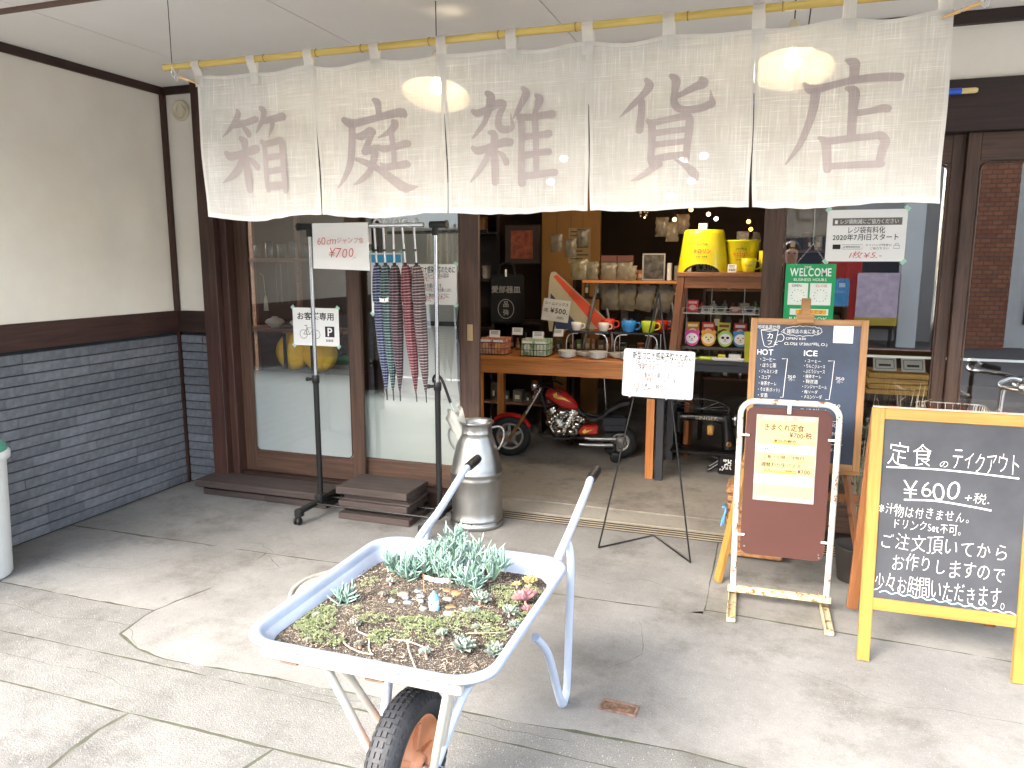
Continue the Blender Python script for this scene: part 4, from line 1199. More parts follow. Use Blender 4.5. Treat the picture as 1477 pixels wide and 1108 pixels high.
for a, b in (((.075, 0, .295), (.005, .0, .40)), ((-.075, 0, .295), (.005, 0, .40)), ((.005, 0, .40), (.0, 0, .70))):
    A, B = Vector(a), Vector(b); n = int((B - A).length / .011)
    for i in range(n):
        c_ = A + (B - A) * (i + .5) / n; d = (B - A).normalized() * .0062
        s = Vector((.0026, 0, 0)) if i % 2 else Vector((0, .0026, 0))
        q.tube([c_ - d - s * .3, c_ - d * .6 + s, c_ + d * .6 + s, c_ + d - s * .3, c_ + d * .6 - s, c_ - d * .6 - s], .0008, 4, closed=True)
obj('chain', q, M_CHROME, t)

# ================================================================== wire easel with the hygiene notice
t = thing('wire_easel', 'black bent wire easel standing in the open doorway', 'easel', (-.57, 3.9, 0))
q = MB()
A_, Lf, Rf, Mf = (-.565, 3.97, 1.395), (-.83, 3.845, .006), (-.335, 3.80, .006), (-.575, 4.13, .006)
q.tube([A_, Lf], .0048, 8); q.tube([A_, Rf], .0048, 8); obj('leg_rod', q, M_BLACKM, t, world=True)
q = MB(); q.tube([Lf, Mf, Rf], .0048, 8); obj('base_rod', q, M_BLACKM, t, world=True)
q = MB(); q.tube([(-.69, 3.895, .845), (-.40, 3.885, .838)], .004, 8)
for x in (-.69, -.40): q.tube([(x, 3.895, .84), (x, 3.865, .84), (x, 3.862, .852)], .0035, 6)
obj('rest', q, M_BLACKM, t, world=True)
t = thing('hygiene_notice', 'white laminated hygiene notice board resting on the wire easel', 'notice', (-.545, 3.868, .85), rot=(radians(-4), radians(1.2), radians(3)))
w, h = .362, .248
q = MB(); q.prism(rrect(-w / 2, w / 2, 0, h, .012), 0, .006); obj('board', q, mat('laminated board', 'e4e5e6', .25, var=.01, coat=.5), t)
q = MB(); line(q, rrect(-w / 2 + .002, w / 2 - .002, .002, h - .002, .011), .004, y=-.0006, closed=True); obj('edge', q, mat('board edge', 'b9bcbf', .4), t)
for mm, fn, k in ((M_INK, d_note, 1), (M_PINK, d_under, 2)):
    q = MB(); fn(q, w, h); q.v = [(v[0] - w / 2, v[1] - .0006 * k, v[2]) for v in q.v]; obj('lettering', q, mm, t)
q = MB()
for x in (-.14, .05): q.ball((x, .004, -.006), .006, n=8)
obj('peg', q, M_CHROME, t)

# ================================================================== yellow-framed takeout chalkboard
M_YEL = wood('yellow pine frame', '876429', 'a17a3c', .45, 'z', bump=.12)
M_YELX = wood('yellow pine rail', '876429', 'a17a3c', .45, 'x', bump=.12)
M_ORW = wood('orange stained leg', '6a3f22', '875834', .5, 'z', bump=.15)
M_BOARD = mat('chalkboard grey', '34363b', .8, var=.08, scale=5, col2='3f4145')
t = thing('takeout_chalkboard', 'large yellow-framed A-board with white takeout lettering in the right foreground', 'chalkboard', (.672, 3.035, 0), radians(1)); t.scale = (1.045, 1, 1)
LN = radians(-6.2)
def ta(name, q, m, parent=None, rot=LN, loc=(0, 0, 0)):
    return obj(name, q, m, parent or t, loc=loc if not parent else None, rot=(rot, 0, 0) if not parent else None)
for s in (-1, 1):
    q = MB(); x = s * .253; q.box(x - .0215, x + .0215, 0, .026, .004, 1.0, bev=.002); ta('leg', q, M_YEL)
for z0, z1 in ((.957, 1.0), (.212, .258)):
    q = MB(); q.box(-.2310, .2310, .001, .025, z0, z1, bev=.002); ta('rail', q, M_YELX)
q = MB(); q.box(-.2312, .2312, .008, .018, .258, .957); bd = ta('board', q, M_BOARD)
q = MB(); q.box(-.27, .27, -.002, .028, 1.001, 1.006, bev=.001); ta('top_strip', q, mat('pinkish top strip', 'd9a08a', .5))
for s in (-1, 1):
    q = MB(); x = s * .253; q.box(x - .021, x + .021, -.013, .013, -.965, 0, bev=.002)
    obj('rear_leg', q, M_ORW, t, loc=(0, .135, .965), rot=(radians(16.5), 0, 0))
q = MB(); q.box(-.23, .23, .33, .35, .28, .32, bev=.002); obj('brace', q, M_ORW, t)
q = MB()
for s in (-1, 1):
    q.tube([(s * .20, .125, .985), (s * .25, .125, .985)], .006, 8)
obj('hinge', q, M_CHROME, t)
q = MB(); Y = .0072
def T(s, x, z, size, wd, seed, off=-.014, sl=.06, rise=0.):
    text(q, s, x - .011, z, size * 1.06, y=Y, off=off, hand=1.3, width=wd, slant=sl, seed=seed, rise=rise)
T('定食', -.205, .792, .098, .155, 1, rise=-.01)
T('の', -.035, .787, .030, None, 2)
T('テイクアウト', .005, .790, .080, .215, 3, rise=-.04)
line(q, smooth_pts([(-.215, .773), (-.09, .778), (.05, .776), (.208, .767)]), .0055, y=Y - .0003)
T('¥600', -.145, .668, .088, .185, 4, rise=-.02)
T('+税.', .052, .664, .046, .085, 5)
line(q, smooth_pts([(-.150, .652), (-.05, .658), (.05, .650), (.130, .640)]), .0060, y=Y - .0003)
T('※汁物は付きません。', -.222, .592, .048, .315, 6, rise=-.03)
T('ドリンクSet不可。', -.175, .543, .043, .245, 7, rise=-.03)
T('ご注文頂いてから', -.215, .462, .070, .420, 8, rise=-.02)
T('お作りしますので', -.170, .383, .068, .370, 9, rise=-.01)
T('少々お時間いただきます。', -.222, .292, .078, .450, 10, rise=-.03)
obj('lettering', q, M_CHALK, bd)
q = MB()
line(q, smooth_pts([(-.212 + .02 * i, .287 - .0011 * i + (.004 if i % 2 else -.004)) for i in range(23)], 3), .0042, y=Y - .0005)
obj('underline', q, mat('blue chalk', 'a9c9e6', .9, var=.1, scale=120), bd)

# ================================================================== cafe menu chalkboard on its easel
M_TAN = wood('tan frame', '87603a', 'a27a4e', .5, 'z', bump=.12)
M_TANX = wood('tan frame rail', '87603a', 'a27a4e', .5, 'x', bump=.12)
t = thing('easel', 'wooden display easel behind the rusty menu sign, carrying the cafe chalkboard', 'easel', (.14, 3.7, 0))
for nm, x0, x1, m in (('leg', -.185, .045, M_YEL), ('leg', .475, .215, M_ORW)):
    q = MB(); d = Vector((x1 - x0, .155, 1.34)); M = Matrix.Translation((x0 - .14, -.09, 0)) @ d.to_track_quat('Z', 'Y').to_matrix().to_4x4()
    q.box(-.022, .022, -.011, .011, 0.003, d.length * .93, bev=.002, M=M); obj(nm, q, m, t)
q = MB(); d = Vector((0, -.33, 1.30)); q.box(-.02, .02, -.01, .01, .003, d.length, M=Matrix.Translation((-.01, .46, 0)) @ d.to_track_quat('Z', 'Y').to_matrix().to_4x4()); obj('rear_leg', q, M_ORW, t)
q = MB(); q.box(-.25, .28, -.035, -.018, .445, .485, bev=.002); obj('cross_bar', q, M_ORW, t)
q = MB(); q.box(-.27, .27, -.09, -.03, .592, .612, bev=.002); obj('ledge', q, M_TANX, t)
q = MB()
for z in (.55, .40): q.tube([(.245 - (z - .4) * .0, -.060, z), (.245, -.072, z)], .007, 8)
obj('bolt', q, M_CHROME, t)
q = MB(); q.box(-.020, .020, -.075, -.055, 1.295, 1.385, bev=.003); q.box(-.038, .038, -.092, -.066, 1.275, 1.315, bev=.003); cl = obj('clip_block', q, M_TANX, t)
t = thing('cafe_chalkboard', 'tan-framed blue-black cafe menu chalkboard with HOT and ICE drink lists on the easel', 'chalkboard', (.158, 3.60, .613), rot=(radians(-4.5), 0, radians(1)))
W2, H2 = .234, .680
for s in (-1, 1):
    q = MB(); q.box(s * W2 - .015, s * W2 + .015, 0, .02, 0, H2, bev=.002) if s < 0 else q.box(W2 - .015, W2 + .015, 0, .02, 0, H2, bev=.002); obj('frame_stile', q, M_TAN, t)
for z0 in (0, H2 - .028):
    q = MB(); q.box(-W2 + .0152, W2 - .0152, .001, .019, z0, z0 + .028, bev=.002); obj('frame_rail', q, M_TANX, t)
q = MB(); q.box(-W2 + .0152, W2 - .0152, .006, .014, .028, H2 - .028); M_BOARD2 = mat('chalkboard blue black', '2a3340', .45, var=.12, scale=3, col2='3b465a'); bd = obj('board', q, M_BOARD2, t)
def cx(zx, zy):      # photo-drawing units to the board
    px, py = 1070 + zx / 6.156, 440 + zy / 6.156
    return (px - 1091 + (py - 462) * .055) * .00298 - .246, H2 - (py - 462 - (px - 1091) * .025) * .00312
q = MB(); Y = .0052
def T2(s, zx, zy, size, w=None, seed=1, off=-.006, hand=1.):
    x, z = cx(zx, zy); x2, _ = cx(zx + (w or 0), zy)
    text(q, s, x, z, size, y=Y, off=off, hand=hand, width=(x2 - x) if w else None, seed=seed)
T2('地域最高仕様', 178, 228, .019, 205, 1)
T2('雑貨店の奥にある', 442, 272, .022, 290, 2)
T2('OPEN 11:30', 432, 330, .015, 180, 3); T2('CLOSE 17:30(17時L.O.)', 418, 378, .017, 380, 4)
T2('カ', 262, 320, .030, None, 5, .004); T2('フェ', 262, 378, .026, None, 6, .002)
T2('HOT', 172, 468, .036, 150, 7, .008, .5); T2('ICE', 588, 476, .036, 130, 8, .008, .3)
for k, s in enumerate(['・コーヒー', '・ほうじ茶', '・ジャスミン茶', '・ココア', '・抹茶オーレ', '・そば茶(ホット)', '・甘酒']):
    T2(s, 168 + (6 - k) * 4, 525 + k * 55, .021, [150, 160, 175, 115, 175, 205, 100][k], 11 + k)
for k, s in enumerate(['・コーヒー', '・りんごジュース', '・ぶどうジュース', '・抹茶オーレ', '・麹甘酒', '・ジンジャーエール', '・梅ソーダ', '・メロンソーダ']):
    T2(s, 562 + (7 - k) * 4, 535 + k * 46, .019, [155, 195, 195, 170, 140, 225, 150, 190][k], 21 + k)
T2('350', 445, 680, .020, 75, 31); T2('350', 865, 688, .020, 80, 32); T2('450', 822, 930, .020, 90, 33); T2('円〜', 460, 705, .014, 55, 34); T2('円〜', 878, 715, .014, 55, 35); T2('円〜', 850, 965, .014, 55, 36)
for seg in ([(400, 505), (448, 505), (425, 700), (408, 855), (384, 855)], [(804, 520), (858, 518), (836, 720), (815, 865), (782, 865)]):
    line(q, [cx(*p) for p in seg], .0026, y=Y)
line(q, [cx(*p) for p in [(212, 245), (290, 236), (366, 245), (350, 330), (328, 392), (280, 402), (240, 390), (222, 320), (212, 245)]], .0024, y=Y); line(q, [cx(*p) for p in [(212, 245), (285, 258), (366, 245)]], .002, y=Y)
line(q, smooth_pts([cx(*p) for p in [(356, 295), (395, 282), (418, 312), (400, 345), (360, 346)]], 4), .0022, y=Y)
cl_ = []
for k in range(40):
    a = 2 * pi * k / 40
    cl_.append(cx(582 + (162 + 7 * sin(k * 2.1)) * cos(a) * (1 + .12 * abs(sin(2 * a))), 255 + (44 + 5 * cos(k * 2.6)) * sin(a)))
line(q, cl_, .0018, y=Y, closed=True); line(q, [cx(420, 240), cx(392, 262), cx(425, 275)], .0018, y=Y)
for k, s in enumerate(['アイスクリーム', 'ケーキセット', '本日のスイーツ', '手作りパン']):
    T2(s, 560, 985 + k * 75, .024, 240, 41 + k); 
for k in range(3):
    a, b = cx(780, 1060 + k * 105), cx(930, 1058 + k * 105); line(q, [a, b], .0026, y=Y)
T2('500', 830, 1110, .022, 85, 51); T2('600', 830, 1185, .022, 85, 52); T2('¥400', 820, 1330, .022, 100, 53)
obj('lettering', q, M_CHALK, bd)
q = MB(); a = cx(845, 358); b = cx(1022, 205); q.box(a[0], b[0], .0045, .0054, a[1], b[1]); st = obj('sticker', q, M_PAPER, bd)
q = MB(); 
for k, s in enumerate(['ドリンク', 'テイクアウト', '出来ます!']): text(q, s, (a[0] + b[0]) / 2, b[1] - .016 - .013 * k, .012, y=.0036, align='C', off=.012, hand=.6, width=[.026, .034, .032][k])
obj('sticker_lettering', q, M_INK, bd)

# ================================================================== rusty tube-framed menu sign
M_RTUBE = mat('chipped white paint on rusty tube', 'b5b0a3', .5, var=.05, scale=9, col2='c2beb2', wear='6e4426', wscale=22, wthr=.56, bump=.3, bscale=40)
M_RYEL = mat('yellowed rusty paint', 'b3a476', .6, var=.12, scale=14, col2='beb294', wear='744620', wscale=30, wthr=.54, bump=.4, bscale=60)
M_BRN = mat('dark brown panel', '4a2c26', .5, var=.06, scale=4)
t = thing('menu_sign', 'brown panel sign in a rusty white tube frame with a cream handwritten lunch menu', 'sign', (.095, 3.38, 0), radians(1.5))
q = MB()
xl, xr, zt, r = -.203, .196, .95, .06
path = [(xl + .004, 0, .09), (xl, 0, .4), (xl, 0, zt - r)] + [(xl + r - r * cos(a), 0, zt - r + r * sin(a)) for a in [k * pi / 12 for k in range(1, 7)]] + \
       [(xr - r + r * sin(a), 0, zt - r + r * cos(a)) for a in [k * pi / 12 for k in range(0, 7)]] + [(xr, 0, .4), (xr - .002, 0, .075)]
q.tube(path, .0128, 14); obj('tube_frame', q, M_RTUBE, t)
q = MB(); q.box(-.222, .214, -.012, .012, .068, .096, bev=.003); obj('cross_bar', q, M_RYEL, t)
for x in (xl + .003, xr):
    q = MB(); q.box(x - .019, x + .019, -.185, .17, .004, .022, bev=.004); q.box(x - .019, x - .014, -.185, .17, .004, .040, bev=.002); obj('foot', q, M_RYEL, t)
q = MB(); q.prism(rrect(-.178, .170, .255, .925, .035), -.004, .004); pn = obj('panel', q, M_BRN, t)
q = MB()
for x, z in ((xl, .80), (xr, .80), (xl, .345), (xr, .345)):
    s = 1 if x < 0 else -1
    q.tube([(x - s * .004, -.013, z), (x + s * .040, -.010, z)], .0052, 8)
q.tube([(-.005, -.012, .962), (-.005, -.014, .905)], .0075, 8)
obj('clamp', q, M_WHITE, t)
q = MB()
for x, z in ((.150, .285), (.152, .272), (-.16, .29)): q.tube([(x, -.0045, z), (x, -.007, z)], .004, 8)
obj('screw', q, M_CHROME, t)
# menu sheet in its clear sleeve
t = thing('menu_sheet', 'cream handwritten lunch menu in a clear sleeve fixed to the brown panel', 'menu', (.085, 3.372, .513), rot=(0, radians(-.2), radians(1.5)))
w, h = .250, .378
q = MB(); q.box(-w / 2, w / 2, -.0005, .001, -.002, h + .004); obj('sleeve', q, mat('grey plastic sleeve', '8d8880', .3, var=.1, scale=14, col2='aaa59b'), t)
q = MB(); q.box(-w / 2 + .004, w / 2 - .006, -.002, -.0007, .020, h - .018); obj('paper', q, mat('cream paper', 'b5a274', .7, var=.02), t)
q = MB(); rect(q, -w / 2 + .002, w / 2 - .008, .252 - .035, .252, -.0027); rect(q, -w / 2 + .002, w / 2 - .008, .075, .118, -.0027); obj('strip', q, M_PAPER, t)
M_BINK = mat('brown ink', '3a2810', .7); M_BLINK = mat('blue black ink', '1a2040', .7); M_HI = mat('yellow highlighter', 'e6dc2c', .7)
q = MB(); text(q, 'きまぐれ定食', -.095, .318, .032, y=-.0035, hand=1, off=.004, width=.165, seed=2); text(q, '¥700-税', .012, .288, .028, y=-.0035, hand=1, off=.004, width=.090, seed=3)
text(q, '本日の献立', -.052, .262, .018, y=-.0035, hand=1, off=.006, width=.095, seed=4); text(q, 'ご飯・小鉢・汁物付', -.092, .192, .018, y=-.0035, hand=1, off=.006, width=.170, seed=6)
text(q, '週替わり生パスタ', -.098, .155, .021, y=-.0035, hand=1, off=.006, width=.165, seed=7); text(q, '(前菜・パン・珈琲付)', -.088, .132, .013, y=-.0035, hand=1, width=.135, seed=8); text(q, '¥700-', .052, .130, .026, y=-.0035, hand=1, off=.006, width=.06, seed=9)
line(q, [(-.112 + .0075 * i, .182 + (.0003 if i % 2 else 0)) for i in range(30)], .0010, y=-.0034)
obj('lettering', q, M_BINK, t)
q = MB(); text(q, '麻婆豆腐', -.095, .224, .022, y=-.0035, hand=1, off=.006, width=.120, seed=5); text(q, 'アサリと菜の花のトマトソース', -.108, .088, .022, y=-.0035, hand=1, off=.006, width=.205, seed=10, rise=-.04); obj('lettering', q, M_BLINK, t)
q = MB(); line(q, smooth_pts([(-.100, .312), (0, .311), (.075, .308)]), .0026, y=-.0031); line(q, [(.010, .283), (.105, .280)], .0026, y=-.0031); line(q, [(-.10, .149), (.07, .146)], .0022, y=-.0031); line(q, [(.052, .126), (.108, .124)], .0024, y=-.0031); obj('underline', q, M_PINK, t)
for a, b, c in ((-.052, .045, .258), (-.085, .050, .128)):
    q = MB(); rect(q, a, b, c, c + .006, -.0029); obj('highlight', q, M_HI, t)

# ================================================================== waste bin at the left edge
t = thing('waste_bin', 'white plastic bin with a green lid cut off by the left edge of the photo', 'bin', (-3.665, 2.46, 0))
M_BINW = mat('white bin plastic', 'dcdedd', .4, var=.02)
q = MB(); q.lathe([(0, .003), (.152, .003), (.158, .012), (.180, .585), (.184, .60), (.176, .60), (.172, .585)], 40); obj('body', q, M_BINW, t)
q = MB(); q.lathe([(.178, .592), (.198, .594), (.200, .625), (.190, .636), (.18, .636)], 40, cap=False); obj('rim', q, M_BINW, t)
q = MB(); q.lathe([(.190, .636), (.186, .655), (.165, .675), (.09, .688), (0, .69)], 40); q.tube([(-.04, 0, .69), (-.03, 0, .71), (.03, 0, .71), (.04, 0, .69)], .008, 8); obj('lid', q, mat('green lid', '5fa08a', .45, var=.05), t)

# ================================================================== bicycle in front of the right window
t = thing('bicycle', 'old city bicycle with wire basket and bell by the far right window', 'bicycle', (1.33, 3.86, 0), radians(-4))
M_BF = mat('silver bicycle frame', 'a9a9a6', .35, .8, var=.1, wear='7c4a2c', wthr=.66)
def wheel(x, z=.31, r=.31):
    q = MB(); q.tube([(x + r * cos(a * pi / 24), 0, z + r * sin(a * pi / 24)) for a in range(48)], .016, 8, closed=True); ty = obj('tyre', q, M_BLACK, t)
    q = MB(); q.tube([(x + (r - .022) * cos(a * pi / 24), 0, z + (r - .022) * sin(a * pi / 24)) for a in range(48)], .009, 6, closed=True)
    for k in range(28):
        a = 2 * pi * k / 28; q.tube([(x + .02 * cos(a + .8), .02 * (-1) ** k, z + .02 * sin(a + .8)), (x + (r - .02) * cos(a), 0, z + (r - .02) * sin(a))], .0011, 4)
    q.tube([(x, -.04, z), (x, .04, z)], .018, 10); obj('wheel_rim', q, M_CHROME, t)
wheel(-.48); wheel(.58)
q = MB()
for p in ([(-.48, -.05, .31), (-.44, -.05, .45), (-.36, -.03, .68)], [(-.48, .05, .31), (-.44, .05, .45), (-.36, .03, .68)], [(-.37, 0, .64), (-.33, 0, .86)], [(-.345, 0, .74), (-.15, 0, .50), (.12, 0, .30)], [(.12, 0, .30), (.20, 0, .78)], [(.12, 0, .30), (.58, 0, .31)], [(.58, 0, .31), (.19, 0, .62)]):
    q.tube(p, .013, 10)
obj('frame', q, M_BF, t)
q = MB(); q.tube([(-.335, 0, .86), (-.33, 0, .985)], .012, 10); q.tube(smooth_pts([(-.20, -.27, .985), (-.26, -.22, 1.0), (-.33, -.08, .995), (-.335, 0, .985), (-.33, .08, .995), (-.26, .22, 1.0), (-.20, .27, .985)], 4), .0105, 10)
hb = obj('handlebar', q, M_CHROME, t)
for s in (-1, 1):
    q = MB(); q.tube([(-.21, s * .262, .988), (-.11, s * .31, .965)], .016, 10); obj('grip', q, mat('grey rubber grip', '5c5c58', .7), t)
    q = MB(); q.tube([(-.25, s * .235, .975), (-.22, s * .25, .955), (-.13, s * .30, .935)], .0055, 6); obj('brake_lever', q, M_WHITE, t)
q = MB(); q.lathe([(.0, 0), (.028, .0), (.030, .008), (.022, .024), (0, .030)], 20, M=TM(-.285, -.155, 1.008)); q.tube([(-.285, -.155, .99), (-.285, -.155, 1.01)], .010, 8); obj('bell', q, M_CHROME, t)
q = MB(); bx0, bx1, by, z0, z1 = -.66, -.37, .155, .66, .875
def ring(f, z): 
    cxm = (bx0 + bx1) / 2; hx = (bx1 - bx0) / 2 * f; hy = by * f
    return [(cxm + a - 0, b, z) for a, b in rrect(-hx, hx, -hy, hy, .04)]
for z, rr_ in ((z1, .0035), (z1 - .06, .0016), (z1 - .12, .0016), (z1 - .17, .0016), (z0, .003)):
    q.tube(ring(.78 + .22 * (z - z0) / (z1 - z0), z), rr_, 5, closed=True)
R1, R0 = ring(1, z1), ring(.78, z0)
def along(R, u):
    k = u * len(R); i = int(k) % len(R); f = k - int(k); a, b = Vector(R[i]), Vector(R[(i + 1) % len(R)]); return a + (b - a) * f
import itertools
for i in range(len(R1)):
    q.tube([R1[i], R0[i]], .0014, 4)
for k in range(1, 9):
    y = -by + 2 * by * k / 9
    for x0, f in ((bx0, 1), (bx1, 1)):
        s = 1 if x0 == bx0 else -1
        q.tube([(x0, y, z1), (x0 + s * .032, y * .8, z0)], .0014, 4)
    x = bx0 + (bx1 - bx0) * k / 9
    q.tube([(x, -by, z1), ((x - (bx0 + bx1) / 2) * .8 + (bx0 + bx1) / 2, -by * .78, z0)], .0014, 4); q.tube([(x, by, z1), ((x - (bx0 + bx1) / 2) * .8 + (bx0 + bx1) / 2, by * .78, z0)], .0014, 4)
    q.tube([(x * .8 + (bx0 + bx1) * .1, -by * .78, z0), (x * .8 + (bx0 + bx1) * .1, by * .78, z0)], .0014, 4)
obj('basket', q, mat('rusty chrome wire', 'bdb9b0', .35, .8, var=.1, wear='8a4a24', wscale=14, wthr=.52), t)
q = MB(); q.ball((.21, 0, .84), .07, sc=(1.5, 1.1, .5), n=16); q.tube([(.19, 0, .72), (.21, 0, .82)], .013, 8); obj('saddle', q, M_BLACK, t)
q = MB(); q.tube([(.12, -.06, .30), (.12, .06, .30)], .02, 12); q.lathe([(.09, -.004), (.095, 0), (.09, .004)], 24, M=TM(.12, -.045, .30, rx=pi / 2)); q.tube([(.12, -.06, .30), (.04, -.07, .18)], .008, 6); q.tube([(.12, .06, .30), (.20, .07, .42)], .008, 6); q.box(-.005, .085, -.115, -.07, .165, .185); q.box(.155, .245, .07, .115, .41, .43); obj('crank', q, M_CHROME, t)

# ================================================================== dry plants and a woven crate behind the boards
M_STEM = mat('dry stems', 'b3a98c', .8, var=.2, scale=30); M_DRYG = mat('dry grey green foliage', '6d7a62', .8, var=.25, scale=30, col2='8b947a')
def dry_plant(name, label, x, y, h, spread, n, seed, leafy):
    t = thing(name, label, 'plant', (x, y, 0)); rr = random.Random(seed)
    q = MB(); q.lathe([(0, .002), (.07, .002), (.09, .17), (.096, .18), (.088, .18), (.082, .165), (0, .16)], 24); obj('pot', q, mat('dark plant pot', '3f3a36', .7), t)
    q = MB(); l = MB()
    for k in range(n):
        a = rr.uniform(0, 2 * pi); sp = rr.uniform(.2, 1) * spread; hh = h * rr.uniform(.7, 1)
        pts = [(0, 0, .15)] + [(sp * cos(a) * u ** 1.5 + rr.uniform(-.01, .01), sp * .6 * sin(a) * u ** 1.5 + rr.uniform(-.01, .01), .15 + (hh - .15) * u) for u in (.35, .7, 1)]
        q.tube(pts, [.0022, .0018, .0014, .0008], 4, cap=False)
        for _ in range(7 if leafy else 4):
            u = rr.uniform(.35, 1); b = Vector((sp * cos(a) * u ** 1.5, sp * .6 * sin(a) * u ** 1.5, .15 + (hh - .15) * u))
            d = Vector((rr.uniform(-1, 1), rr.uniform(-1, 1), rr.uniform(.1, 1))).normalized() * rr.uniform(.02, .055)
            q.tube([b, b + d], [.0010, .0006], 3, cap=False)
            if leafy:
                for _2 in range(5):
                    e = b + d * rr.random(); s = Vector((rr.uniform(-1, 1), rr.uniform(-1, 1), rr.uniform(-1, 1))).normalized() * .009; s2 = s.orthogonal() * .35
                    l.add([e - s, e + s2, e + s, e - s2], [(0, 1, 2, 3)])
    obj('stems', q, M_STEM, t)
    if leafy: obj('foliage', l, M_DRYG, t)['kind'] = 'stuff'
dry_plant('dry_plant', 'airy grey-green dried plant between the menu easel and the takeout board', .44, 3.86, .92, .17, 34, 5, True)
dry_plant('dry_twigs', 'bare pale twigs poking up behind the top of the takeout board', .60, 3.78, 1.06, .14, 16, 6, False)
t = thing('woven_crate', 'rusty brown woven crate behind the left edge of the brown menu sign', 'crate', (-.03, 4.03, 0))
M_WOV = mat('brown wicker', '7d5636', .8, var=.3, scale=30, col2='a57a52', bump=.5)
for k in range(9):
    z = .02 + k * .042
    q = MB(); w_ = .145 + .003 * sin(k * 1.7); q.box(-w_, w_, -.10, .10, z, z + .030, bev=.006); q.box(-w_ + .02, w_ - .02, -.08, .08, z + .030, z + .042); obj('band', q, M_WOV, t)
t = thing('blue_clip', 'small light blue plastic clip hanging on the side of the woven crate', 'clip', (-.185, 3.92, .24))
q = MB(); q.tube([(-.008, 0, .04), (.004, 0, .06), (.010, 0, .02), (-.004, 0, -.02), (-.010, 0, -.06)], .006, 6); q.tube([(.008, 0, .03), (.0, 0, -.05)], .004, 6); obj('body', q, mat('blue plastic', '4f8fc4', .4), t)

# ================================================================== wheelbarrow planted with succulents
M_WB = mat('pale blue-white enamel', '8b97ac', .38, var=.03, scale=4, col2='96a1b5', coat=.25)
M_WBT = mat('cream painted tube', 'a8a59b', .4, var=.05, scale=8, wear='9a6a4a', wthr=.74, wscale=14)
M_WBH = mat('bluish white tube', 'a4aebf', .38, var=.05, scale=8, wear='6d747c', wthr=.72, wscale=26)
WB = thing('wheelbarrow', 'pale blue-white wheelbarrow with black grips and orange wheel, used as a planter', 'wheelbarrow', (-.93, 1.9, 0))
TX, TY = -.935, 1.895
def ringxy(hx, hy, r, z, cx_=TX, cy_=TY, k=8):
    return [(cx_ + a, cy_ + b, z) for a, b in rrect(-hx, hx, -hy, hy, r, k)]
def loops(q, L, smooth=True, mi=0):
    n = len(L[0]); q.add([v for l in L for v in l], [(i * n + j, i * n + (j + 1) % n, (i + 1) * n + (j + 1) % n, (i + 1) * n + j) for i in range(len(L) - 1) for j in range(n)], mi, smooth)
q = MB()
L = [ringxy(.338, .385, .095, .560), ringxy(.353, .398, .10, .562), ringxy(.357, .402, .10, .570), ringxy(.354, .399, .10, .5785), ringxy(.345, .390, .098, .5805), ringxy(.334, .378, .094, .577), ringxy(.328, .372, .09, .566), ringxy(.312, .352, .085, .530), ringxy(.275, .310, .08, .485), ringxy(.22, .25, .07, .440), ringxy(.18, .20, .06, .432)]
loops(q, L)
n = len(L[0]); q.add(L[-1], [tuple(range(n))], 0)
L2 = [ringxy(.338, .385, .095, .560), ringxy(.322, .366, .09, .556), ringxy(.306, .346, .085, .526), ringxy(.270, .305, .08, .481), ringxy(.217, .247, .07, .436)]
loops(q, L2); q.add(L2[-1], [tuple(range(n))], 0)
obj('tray', q, M_WB, WB, world=True)
q = MB(); q.box(TX - .285, TX + .285, 1.505, 1.535, .528, .556, bev=.006); obj('front_stiffener', q, M_WBT, WB, world=True)
for x in (-.205, .045):
    q = MB(); q.box(TX + x - .025, TX + x + .025, 1.520, 1.60, .515, .5275); obj('bracket', q, M_RUST, WB, world=True)
for s in (-1, 1):
    hx = -.915 + s * .265
    main = smooth_pts([(-.87 + s * .078, 1.645, .205), (-.895 + s * .13, 1.85, .36), (-.91 + s * .205, 2.1, .425), (hx - s * .012, 2.27, .47), (hx, 2.37, .545), (hx, 2.55, .595), (hx + s * .002, 2.77, .672), (hx, 2.83, .690), (hx, 2.95, .700)], 5)
    q = MB(); q.tube(main, .0145, 12); obj('handle_tube', q, M_WBH, WB, world=True)
    q = MB(); q.tube([(hx, 2.835, .6905), (hx, 2.84, .691), (hx, 2.955, .7005), (hx, 2.962, .7012)], [.0175, .0185, .0185, .014], 14)
    for k in range(6): q.tube([(hx, 2.85 + k * .017, .6917 + k * .0014), (hx, 2.856 + k * .017, .6922 + k * .0014)], .0200, 14)
    obj('grip', q, M_BLACK, WB, world=True)
    lx = -.915 + s * .29
    leg = smooth_pts([(hx, 2.47, .572), (lx - s * .005, 2.46, .50), (lx, 2.425, .25), (lx, 2.41, .06), (lx, 2.385, .018), (lx, 2.345, .016), (lx - s * .004, 2.30, .09), (lx - s * .012, 2.20, .28), (lx - s * .03, 2.12, .375)], 6)
    q = MB(); q.tube(leg, .0138, 12); obj('leg', q, M_WBH, WB, world=True)
    tx = -.875 + s * .178
    q = MB(); q.tube([(tx, 1.545, .53), (-.87 + s * .082, 1.63, .20)], .0115, 12); obj('front_strut', q, M_WBT, WB, world=True)
    q = MB(); q.tube([(-.875 + s * .165, 1.60, .50), (-.87 + s * .078, 1.70, .235)], .0105, 12); obj('front_strut', q, M_WBT, WB, world=True)
q = MB(); q.tube([(-.97, 1.65, .205), (-.77, 1.65, .205)], .009, 12); q.tube([(-.976, 1.65, .205), (-.965, 1.65, .205)], .016, 6); q.tube([(-.775, 1.65, .205), (-.764, 1.65, .205)], .016, 6); obj('axle', q, M_CHROME, WB, world=True)
WM = TM(-.87, 1.65, .205, ry=pi / 2)
